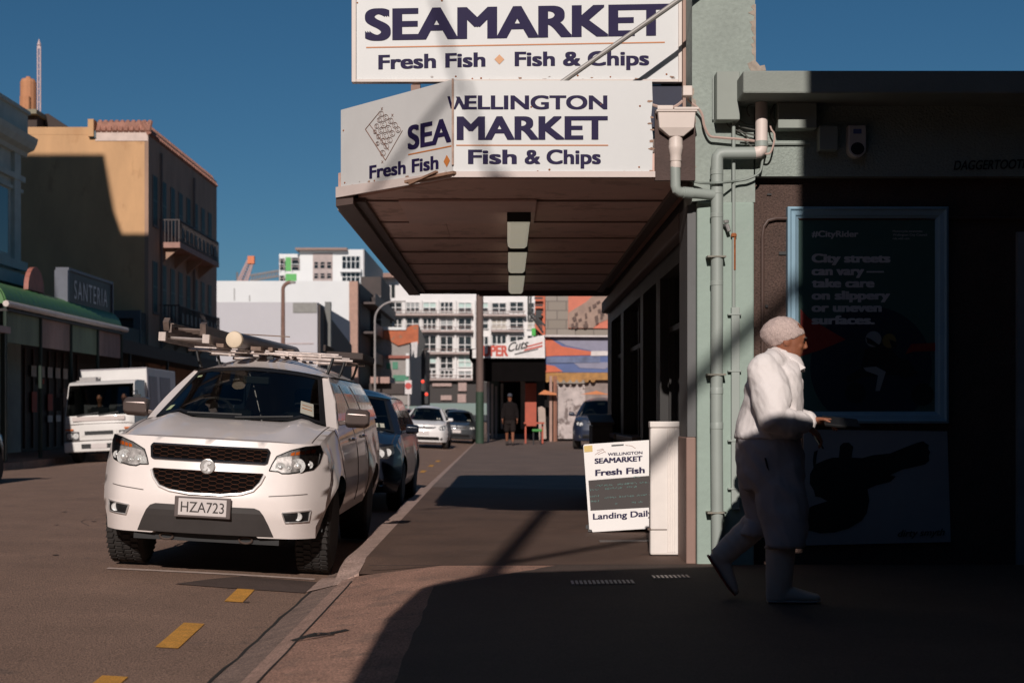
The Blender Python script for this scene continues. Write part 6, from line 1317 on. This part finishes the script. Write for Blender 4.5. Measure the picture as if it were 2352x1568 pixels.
b = MB(); zpoly(b, ((1755, 330), (1900, 240), (1970, 180), (2100, 190), (2100, 380), (2000, 420), (1960, 458), (1755, 455)), Y - .13, .02); b.build('print_area', mat('billboard_tan', (.34, .23, .18), .7, var=.25, scale=2), bb)
b = MB(); rr = random.Random(6)
for k in range(22):
    t = k/22; x = lerp(1775, 2080, rr.random()); y = 330 + (1900 - x)*.35 + rr.uniform(-60, 110)
    if y < 200 or y > 440: continue
    w_, h_ = rr.uniform(14, 32), rr.uniform(18, 40); zpoly(b, ((x, y), (x + w_, y - w_*.55), (x + w_ + 6, y - w_*.55 + h_), (x + 6, y + h_)), Y - .16 - .002*k, .02)
b.build('print_shape', mat('billboard_dark_brown', (.13, .08, .065), .7), bb)
fe = thing('fire_escape', (PX(1240, 61), 61, 2), 'black iron fire escape stairs on the corner of the block building', 'stairs')
b = MB()
for x in (1420, 1440): b.bar(P(*zq(x, 180), 60.5), P(*zq(x, 400), 60.5), .08)
b.bar(P(*zq(1425, 310), 60.4), P(*zq(1560, 440), 60.4), .08); b.bar(P(*zq(1425, 330), 60.4), P(*zq(1545, 500), 60.4), .08)
for k in range(9): t = k/9; b.bar(P(*zq(lerp(1430, 1545, t), lerp(330, 500, t)), 60.3), P(*zq(lerp(1430, 1545, t), lerp(290, 440, t)), 60.3), .05)
b.bar(P(*zq(1420, 400), 60.4), P(*zq(1460, 400), 60.4), .1)
for k in range(3): zb_(b, 1470 + 8*k, 1540, 200 + 60*k, 215 + 60*k, 61.2, .1, 0)
zb_(b, 1480, 1530, 310, 370, 61, .3, 0); b.build('stair_frame', black, fe)
b = MB(); zb_(b, 1475, 1560, 180, 520, 61.6, .1, 0); b.build('orange_wall_strip', orm, fe)
b = MB(); zb_(b, 1448, 1480, 460, 522, 60.8, .1, 0); b.build('green_box', mat('bright_green_box', (.05, .42, .05), .5), fe)
# ---------------------------------------------------------------- neighbouring block behind the camera (it shades the foreground)
nb = thing('neighbour_building', (6, -12, 0), 'corner building beside the camera, raised to cut sky light, with a deep street canopy', 'building')
nwall = mat('neighbour_render', (.12, .10, .09), .8)
b = MB(); b.box(1.515, 6, -34, 2.85, 0, 14.0); b.build('wall', nwall, nb)  # wall height raised to cut sky light
ab = thing('alley_sky_blocker', (9, 5, 0), 'tall plain block added to close the alley off from sky light, outside the picture', 'building')
b = MB(); b.box(6.001, 26, -34, 10.2, 0, 26); b.box(4.6, 6.0, 2.86, 10.2, 0, 12); b.build('wall', nwall, ab)  # added unseen block that cuts sky fill over the alley
eb = thing('rear_block', (-5, -46, 0), 'wide plain block added behind the camera to cut sky light', 'building')
b = MB(); b.box(-40, 30, -60, -45, 0, 19); b.build('wall', nwall, eb)  # added unseen block that hides the low sky at the back
lb = thing('opposite_sky_blocker', (-20, -10, 0), 'row of plain blocks added opposite to cut sky light, outside the picture', 'building')
b = MB(); b.box(-34, -14.2, -34, 19.8, 0, 15); b.build('wall', bm_, lb)  # added unseen row that holds back sky light from the left
for q_, (y0, y1) in enumerate(((-28, -20), (-16, -8), (-4, 4), (8, 16))):
    b = MB(); b.box(-14.21, -14.17, y0, y1, 1, 3.2); b.build('window', glass_dark, lb)  # windows on the added opposite blocks
b = MB(); b.prism([(1.514, 2.84, 3.0), (-.82, 2.2, 3.0), (-1.2, 1.45, 3.0), (-1.2, -34, 3.0), (1.514, -34, 3.0)], (0, 0, .6)); b.build('canopy', mat('neighbour_canopy', (.09, .075, .068), .8), nb)
for k in range(5):
    b = MB(); b.box(1.50, 1.518, -6*k - 4, -6*k - .6, .7, 2.6); b.build('window', glass_dark, nb)
sp = thing('street_pole', (-1.32, -5, 0), 'tall street pole with curved lamp arm and wire behind the camera', 'pole')
b = MB(); b.tube([(-1.36, -5, 0), (-1.36, -5, 9.85)], [.10, .085], 12); b.build('post', mat('grey_pole', (.3, .28, .26), .6), sp)
k_ = 15.3; ox, oz = -SD.x/SD.y*k_, -SD.z/SD.y*k_
def back(x, z): return (x + ox, -5 + (k_ - 15.3), z + oz)
b = MB(); b.tube([back(x, z) for x, z in ((-.08, 2.7), (-.2, 3.1), (-.33, 3.6), (-.48, 4.1), (-.6, 4.6))], .02, 8)
b.tube([back(x, z) for x, z in ((-.36, 3.47), (-.5, 3.40), (-.75, 3.28), (-1.0, 3.14), (-1.25, 2.98), (-1.5, 2.85))], .032, 8); b.build('lamp_arm', mat('grey_pole', (.3, .28, .26), .6), sp)
b = MB(); b.tube([(-1.36, -5, 7.3), (-.2, -5, 8.4), (1.55, -5, 10.15)], .06, 8); b.build('overhead_cable', black, label='overhead cable from the street pole to the neighbouring roof', cat='cable')
b = MB(); b.ball((-1.36, -5, 9.9), (.115, .115, .22), 12, 8); b.build('pole_cap', black, sp)
# ---------------------------------------------------------------- people
skin = mat('brown_skin', (.27, .10, .052), .55, var=.12, scale=25)
def ell(c, rx, ry, n=18, ax=None, ay=None):
    c = Vector(c); ax = Vector(ax or (1, 0, 0)); ay = Vector(ay or (0, 1, 0))
    return [c + ax*rx*math.cos(a) + ay*ry*math.sin(a) for a in [2*math.pi*k/n for k in range(n)]]
def limb(mb, pts, n=14):
    """tube with a radius per joint, closed at both ends"""
    P_ = [Vector(p) for p, r in pts]; r_ = [r for p, r in pts]
    mb.tube(P_, r_, n); mb.ball(P_[0], r_[0]*.98, 12, 8); mb.ball(P_[-1], r_[-1]*.98, 12, 8)
def hand(mb, wrist, d, palm_n, s=1.0, curl=.5, thumb=1):
    """palm with four unequal curled fingers and a thumb leaving its side"""
    w = Vector(wrist); d = Vector(d).normalized(); n = Vector(palm_n); n = (n - d*n.dot(d)).normalized(); sd = d.cross(n)
    mb.loft([[w + d*t*s + sd*a*s*q + n*c*s*q2 for a, c in ((-1, -.5), (-.6, -1), (.6, -1), (1, -.5), (1, .5), (.6, 1), (-.6, 1), (-1, .5))] for t, q, q2 in ((-.02, .026, .02), (.02, .032, .016), (.06, .041, .014), (.095, .04, .012))])
    for k, L in enumerate((.066, .078, .074, .058)):
        b0 = w + d*.088*s + sd*(-.031 + .0205*k)*s; a = curl*.5
        p1 = b0 + (d*math.cos(a) + n*math.sin(a))*L*.45*s; a += curl; p2 = p1 + (d*math.cos(a) + n*math.sin(a))*L*.32*s; a += curl*.8; p3 = p2 + (d*math.cos(a) + n*math.sin(a))*L*.28*s
        mb.tube([b0 - d*.01*s, p1, p2, p3], [.0098*s, .0092*s, .0085*s, .0068*s], 8); mb.ball(p3, .0068*s, 8, 6); mb.ball(p1, .0094*s, 8, 6); mb.ball(p2, .0086*s, 8, 6)
    t0 = w + d*.025*s - sd*.028*s*thumb; t1 = t0 + (d*.75 - sd*.65*thumb + n*.3).normalized()*.042*s; t2 = t1 + (d*.9 - sd*.15*thumb + n*.5).normalized()*.034*s
    mb.tube([t0, t1, t2], [.013*s, .0105*s, .008*s], 8); mb.ball(t2, .008*s, 8, 6); mb.ball(t1, .0106*s, 8, 6)
def M_(cx, cy, Y=8.32): return P(1568 + cx*.5, 666.4 + cy*.5, Y)
S_ = 8.32/FD*.5
man = thing('person', tuple(M_(420, 1432, 8.3)), 'person in white coat, hairnet and white gumboots striding right past the poster', 'person')
# body: head, neck, arms and hands
b = MB()
YC = 8.34
hc = M_(478, 232, YC)
fwd = Vector((math.cos(R(-12)), -.10, math.sin(R(-12)))).normalized(); upv = Vector((math.sin(R(12)), 0, math.cos(R(12)))); lat = Vector((0, 1, 0))
def H(f, u, l=0): return hc + fwd*f + upv*u + lat*l
rings = []
for u, f0, rf, rl in ((-.125, .052, .030, .028), (-.112, .046, .048, .042), (-.09, .036, .062, .054), (-.06, .022, .078, .064), (-.02, .008, .094, .072), (.02, 0, .101, .076), (.06, -.004, .100, .076), (.09, -.008, .088, .068), (.112, -.01, .062, .050), (.124, -.01, .03, .025)):
    rings.append(ell(H(f0, u), rf, rl, 20, fwd, lat))
b.loft(rings)
# brow, nose, lips, chin, ears, cheeks
b.loft([ell(H(.098, .028), .010, .013, 10, fwd, lat), ell(H(.106, .005), .014, .012, 10, fwd, lat), ell(H(.112, -.016), .017, .017, 10, fwd, lat), ell(H(.104, -.028), .014, .016, 10, fwd, lat)])
b.ball(H(.090, .036), (.016, .05, .012)); b.ball(H(.092, -.050), (.014, .024, .008)); b.ball(H(.088, -.062), (.014, .022, .008)); b.ball(H(.078, -.098), (.020, .024, .018))
for sg in (-1, 1):
    b.ball(H(-.012, -.005, sg*.074), (.026, .010, .034)); b.ball(H(.072, -.018, sg*.036), (.022, .022, .022)); b.ball(H(.082, .014, sg*.032), (.011, .014, .009))
limb(b, [(H(-.015, -.09), .058), (M_(440, 330, YC), .064), (M_(425, 420, YC), .09)])
b.loft([ell(M_(418, y, YC), .11, .15, 16) for y in (380, 480, 600, 700)])
# near (right) arm and hand, far (left) arm and hand
sh_n, el_n, wr_n = M_(385, 400, 8.16), M_(432, 606, 8.08), M_(560, 612, 8.14)
sh_f, el_f, wr_f = M_(450, 400, 8.52), M_(470, 590, 8.58), M_(585, 598, 8.48)
limb(b, [(sh_n, .055), (el_n, .045), (wr_n, .028)]); limb(b, [(sh_f, .055), (el_f, .045), (wr_f, .028)])
hand(b, wr_n + Vector((.015, 0, -.012)), (.75, .12, -.62), (-.5, .3, -.75), 1.0, .62, -1)
hand(b, wr_f + Vector((.02, -.005, 0)), (1, -.05, -.10), (0, -.5, -1), 1.0, .6, 1)
b.loft([ell(M_(415, y, YC), .10, .14, 16) for y in (680, 760)])
limb(b, [(M_(420, 760, 8.26), .08), (M_(455, 1000, 8.25), .065), (M_(450, 1180, 8.25), .05), (M_(446, 1330, 8.25), .045)])
limb(b, [(M_(390, 760, 8.42), .08), (M_(356, 990, 8.43), .045), (M_(290, 1112, 8.45), .035), (M_(175, 1240, 8.47), .04)])
body = remeshed('body', b, skin, man, voxel=.0062, smooth=2)
b = MB()
for sg in (-1, 1):
    b.ball(H(.094, .014, sg*.032), (.007, .010, .006))
b.build('eye', mat('dark_eye', (.02, .015, .012), .2), man)
b = MB()
for sg in (-1, 1): b.tube([H(.102, .030, sg*.018), H(.102, .036, sg*.035), H(.090, .034, sg*.054)], .005, 6)
b.build('eyebrow', mat('grey_brow', (.06, .05, .045), .8), man)
# hairnet
net = mat('pinkish_hairnet', (.58, .45, .41), .85, var=.12, scale=60, bump=.5, bscale=220, fine=.25)
b = MB()
cap_c = H(-.030, .045)
rings = []
bd = (fwd*.52 + upv*-.85).normalized()      # direction down-back of the brim plane normal
ax1 = (fwd*.82 + upv*.57).normalized(); ax2 = lat; nrm = (upv*.82 - fwd*.57).normalized()
for h, rx, ry, sh in ((-.055, .100, .080, .010), (-.045, .108, .086, .006), (-.015, .117, .094, -.006), (.022, .116, .094, -.018), (.055, .098, .084, -.022), (.08, .066, .06, -.02), (.094, .03, .03, -.018)):
    rings.append(ell(cap_c + nrm*h + ax1*sh, rx, ry, 26, ax1, ax2))
b.loft(rings)
remeshed('hairnet', b, net, man, voxel=.007, smooth=3, fold=.0035, fscale=30)
# coat
coat = mat('white_cotton_coat', (.80, .74, .72), .8, var=.04, scale=8, bump=.15, bscale=150)
b = MB()
prof_t = [(318, 452, 66, .085), (345, 440, 92, .15), (385, 428, 112, .20), (440, 418, 124, .215), (520, 408, 134, .215), (600, 400, 142, .215), (650, 396, 148, .218), (676, 394, 150, .218)]
b.loft([ell(M_(cx, cy, YC), rx*S_, ry, 28) for cy, cx, rx, ry in prof_t])
for sh, el, wr, dY in ((sh_n, el_n, wr_n, -.0), (sh_f, el_f, wr_f, 0)):
    limb(b, [(sh + Vector((-.02, 0, .05)), .085), (sh + Vector((.02, 0, -.04)), .108), (lerp(sh, el, .55), .104), (el + Vector((-.012, 0, .02)), .088), (lerp(el, wr, .45), .078), (lerp(el, wr, .9), .062)])
limb(b, [(M_(400, 345, 8.2), .07), (M_(440, 335, YC), .09), (M_(430, 345, 8.48), .07)])
cobj = remeshed('coat', b, coat, man, voxel=.009, smooth=1, fold=.0095, fscale=10)
b = MB()  # collar
rg = []
for cy, cx, rx, ry in ((352, 470, 92, .105), (318, 470, 86, .092), (285, 465, 74, .080)): rg.append([p + Vector((0, 0, -.25*(p.x - M_(cx, cy).x))) for p in ell(M_(cx, cy, YC), rx*S_, ry, 26)])
b.loft(rg, cap=False); b.prism([M_(500, 305, 8.25), M_(565, 355, 8.25), M_(532, 372, 8.24), M_(488, 340, 8.23)], (0, .012, 0)); b.build('collar', coat, man, smooth=True, solid=.012)
b = MB(); limb(b, [(lerp(el_n, wr_n, .86), .060), (lerp(el_n, wr_n, .99), .054)]); b.build('cuff', coat, cobj, smooth=True)
b = MB(); b.prism([M_(376, 770, 8.115), M_(384, 770, 8.115), M_(398, 830, 8.12), M_(388, 815, 8.12)], (0, .01, 0)); b.build('pocket_slit', black, man)
# trousers
b = MB()
for cy, cx, rx, ry in ((0, 0, 0, 0),): pass
b.loft([ell(M_(cx, cy, YC), rx*S_, ry, 28) for cy, cx, rx, ry in ((640, 394, 130, .19), (700, 394, 144, .208), (780, 398, 152, .21), (850, 404, 146, .20), (910, 408, 132, .18))])
b.loft([ell(M_(cx, cy, 8.245), rx*S_, ry, 22) for cy, cx, rx, ry in ((800, 440, 100, .11), (900, 448, 112, .115), (1000, 456, 108, .118), (1080, 468, 100, .118), (1140, 470, 93, .115), (1172, 468, 88, .112))])
b.loft([ell(M_(cx, cy, 8.43), rx*S_, ry, 22) for cy, cx, rx, ry in ((800, 362, 100, .11), (900, 352, 96, .11), (980, 362, 82, .105), (1050, 362, 62, .095), (1085, 340, 68, .088), (1118, 318, 60, .08))])
remeshed('trousers', b, mat('white_cotton_trousers', (.50, .455, .47), .85, var=.06, scale=8), man, voxel=.010, smooth=1, fold=.013, fscale=9)
# gumboots
bootm = mat('white_rubber_boot', (.66, .53, .46), .45, var=.06)
solem = mat('reddish_boot_sole', (.30, .06, .04), .6)
b = MB(); YB = 8.25
b.loft([ell(M_(cx, cy, YB), rx*S_, ry, 20) for cy, cx, rx, ry in ((1140, 450, 67, .072), (1230, 449, 65, .070), (1310, 444, 60, .066), (1360, 442, 58, .058), (1400, 440, 56, .050), (1422, 440, 54, .046))])
def foot_ring(cx, cy, rz, ry): return [M_(cx, cy, YB) + Vector((0, ry*math.cos(a), rz*S_*math.sin(a))) for a in [2*math.pi*k/16 for k in range(16)]]
b.loft([foot_ring(*r) for r in ((392, 1402, 22, .030), (410, 1396, 34, .042), (450, 1388, 44, .046), (500, 1396, 36, .047), (550, 1404, 28, .050), (590, 1408, 23, .047), (618, 1411, 17, .036), (630, 1413, 9, .02))])
remeshed('boot', b, bootm, man, voxel=.008, smooth=3, fold=.003, fscale=14)
b = MB(); b.loft([foot_ring(*r) for r in ((388, 1426, 5, .032), (420, 1426, 6, .048), (500, 1426, 5, .05), (560, 1427, 5, .054), (605, 1426, 5, .05), (632, 1422, 5, .022))]); b.build('boot_sole', mat('pale_sole', (.45, .38, .35), .6), man, smooth=True)
b = MB(); YB2 = 8.47
dn = (M_(150, 1235, YB2) - M_(335, 1075, YB2)).normalized(); sd_ = Vector((-dn.z, 0, dn.x))
def rr2(t, r, ry): return ell(lerp(M_(345, 1066, YB2), M_(165, 1232, YB2), t), r*S_, ry, 18, sd_, (0, 1, 0))
b.loft([rr2(0, 66, .072), rr2(.35, 62, .068), rr2(.7, 56, .062), rr2(1, 52, .054)])
fd = (M_(228, 1392, YB2) - M_(122, 1232, YB2)).normalized(); fn = Vector((fd.z, 0, -fd.x)); fn = fn if fn.x > 0 else -fn
def fr2(t, o, r, ry): return ell(lerp(M_(118, 1226, YB2), M_(236, 1402, YB2), t) + fn*o*S_, r*S_, ry, 16, fn, (0, 1, 0))
b.loft([fr2(-.02, 30, 20, .032), fr2(.1, 34, 34, .044), fr2(.35, 38, 38, .046), fr2(.6, 28, 30, .048), fr2(.8, 22, 24, .047), fr2(.95, 16, 16, .036), fr2(1.0, 14, 8, .02)])
remeshed('boot', b, bootm, man, voxel=.008, smooth=3, fold=.003, fscale=14)
b = MB(); b.loft([fr2(-.04, 4, 6, .034), fr2(.15, 2, 6, .048), fr2(.5, 0, 6, .05), fr2(.8, 0, 6, .05), fr2(1.0, 6, 5, .024)]); b.build('boot_sole', solem, man, smooth=True)
for ring in (rr2(.03, 69, .076), [M_(450, 1180, YB) + Vector((70*S_*math.cos(a), .075*math.sin(a), 0)) for a in [2*math.pi*k/18 for k in range(18)]]):
    b = MB(); b.tube(ring + [ring[0]], .007, 6); b.build('boot_rim', mat('boot_rim', (.45, .36, .32), .5), man, smooth=True)
# things in his hands
b = MB(); q = wr_n + Vector((.075, .025, -.085)); b.obox(q, ((.5, .15, -.8), (0, 1, .2), (.8, 0, .5)), (.065, .034, .005)); b.build('mobile_phone', black, label='dark mobile phone held in the near hand of the white-coated person', cat='phone', bev=.004)
b = MB(); q = wr_f + Vector((.175, -.05, -.012)); b.obox(q, ((1, 0, -.10), (0, 1, .5), (.10, -.5, 1)), (.105, .055, .009)); b.build('tablet', black, label='thin dark tray-like pad in the outstretched far hand', cat='pad', bev=.004)

def walker(name, X, Y, z0, h, label, top, bottom, stride=.12, cap=None, arms=.12):
    o = thing(name, (X, Y, z0), label, 'person'); k = h/1.75
    def q(x, z, y=0): return Vector((X + x*k, Y + y*k, z0 + z*k))
    b = MB(); b.loft([ell(q(0, z, -.02), rx*k, ry*k, 12) for z, rx, ry in ((1.49, .045, .05), (1.54, .06, .07), (1.6, .075, .09), (1.67, .076, .095), (1.72, .06, .075), (1.745, .03, .04))]); b.ball(q(0, 1.60, -.115), (.014*k, .018*k, .02*k)); limb(b, [(q(0, 1.36), .055*k), (q(0, 1.52), .05*k)])
    b.loft([ell(q(0, z), .13*k, .09*k, 12) for z in (.9, 1.1, 1.3, 1.4)])
    for sg in (-1, 1):
        limb(b, [(q(sg*.17, 1.38), .05*k), (q(sg*.24, 1.12), .042*k), (q(sg*.25, .88, -arms), .03*k)]); hand(b, q(sg*.25, .87, -arms), (sg*.05, -.2, -1), (-sg, 0, 0), k, .4, sg)
        limb(b, [(q(sg*.09, .9), .085*k), (q(sg*.10, .5, -stride*sg*.6), .06*k), (q(sg*.10, .1, -stride*sg + (.05 if sg > 0 else .1)), .04*k)])
        b.loft([ell(q(sg*.10, .05, -stride*sg + d), .045*k, .05*k, 10) for d in (.05, -.02, -.12)] ) if False else b.ball(q(sg*.10, .045, -stride*sg - .05), (.045*k, .12*k, .045*k))
    remeshed('body', b, skin, o, voxel=.014, smooth=2)
    b = MB(); b.loft([ell(q(0, z), rx*k, ry*k, 14) for z, rx, ry in ((.86, .20, .14), (1.0, .2, .145), (1.2, .21, .14), (1.36, .20, .12), (1.44, .12, .09))]); b.ball(q(0, 1.46, .03), (.11*k, .10*k, .07*k))
    for sg in (-1, 1): limb(b, [(q(sg*.17, 1.37), .075*k), (q(sg*.245, 1.12), .065*k), (q(sg*.255, .93, -arms*.8), .05*k)])
    remeshed('hooded_top', b, top, o, voxel=.016, smooth=2, fold=.006)
    b = MB(); b.loft([ell(q(0, z), .185*k, .13*k, 14) for z in (.72, .8, .92)])
    for sg in (-1, 1): limb(b, [(q(sg*.09, .82), .10*k), (q(sg*.105, .52, -stride*sg*.5), .10*k)])
    remeshed('shorts', b, bottom, o, voxel=.016, smooth=2, fold=.005)
    if cap:
        b = MB(); b.ball(q(0, 1.70, -.02), (.085*k, .105*k, .075*k)); b.obox(q(0, 1.675, -.13), ((1,0,0),(0,1,0),(0,0,1)), (.07*k, .07*k, .008)); b.build('cap', cap, o, smooth=True)
    b = MB()
    for sg in (-1, 1): b.ball(q(sg*.10, .045, -stride*sg - .05), (.052*k, .135*k, .05*k)); b.tube([q(sg*.10, .05, -stride*sg + .06), q(sg*.10, .14, -stride*sg + .06)], .05*k, 10)
    b.build('shoe', mat('dark_shoe', (.06, .045, .04), .7), o, smooth=True)
    return o
hood = mat('charcoal_hoodie', (.014, .011, .011), .95, var=.2, spec=.05); shorts_m = mat('dark_shorts', (.022, .017, .016), .95, spec=.05)
walker('person', PX(1171, 50), 50.0, .0, 1.80, 'person in dark hoodie, cap and shorts walking toward the camera', hood, shorts_m, cap=mat('slate_cap', (.06, .06, .075), .8))
# two people seated in the truck cab
TW = Matrix.Translation(tk.location) @ tk.rotation_euler.to_matrix().to_4x4()
for u, lab, cl_ in ((-.22, 'person in dark clothes in the middle of the truck cab', (.02, .018, .02)), (.42, 'person in dark cap at the right side of the truck cab', (.025, .022, .03))):
    base = TW @ Vector((u, .95, 1.05)); o = thing('person', tuple(base), lab, 'person', 'people in the truck cab')
    def q(x, y, z): return base + Vector((x, y, z))
    b = MB(); b.loft([ell(q(0, 0, z), rx, ry, 12) for z, rx, ry in ((.46, .04, .05), (.5, .06, .07), (.57, .075, .088), (.64, .075, .09), (.69, .055, .07))]); b.ball(q(0, -.095, .56), (.014, .016, .018)); limb(b, [(q(0, .02, .3), .06), (q(0, .01, .5), .05)]); b.loft([ell(q(0, .04, z), .14, .09, 12) for z in (-.1, .2, .35)])
    for sg in (-1, 1): limb(b, [(q(sg*.18, .03, .3), .05), (q(sg*.22, -.1, .05), .045), (q(sg*.12, -.3, .1), .03)]); hand(b, q(sg*.12, -.31, .1), (-sg*.2, -1, .1), (0, 0, -1), 1, .6, sg)
    remeshed('body', b, skin, o, voxel=.014)
    b = MB(); b.loft([ell(q(0, .04, z), rx, ry, 14) for z, rx, ry in ((-.15, .2, .13), (.1, .21, .13), (.28, .2, .11), (.38, .1, .08))])
    for sg in (-1, 1): limb(b, [(q(sg*.18, .03, .3), .07), (q(sg*.22, -.1, .05), .06), (q(sg*.13, -.28, .1), .045)])
    remeshed('jacket', b, mat('dark_jacket%s' % ('' if u < 0 else '_navy'), cl_, .9), o, voxel=.016)
    b = MB(); b.ball(q(0, .015, .635), (.088, .10, .085)); b.build('hair' if u < 0 else 'cap', black, o, smooth=True)
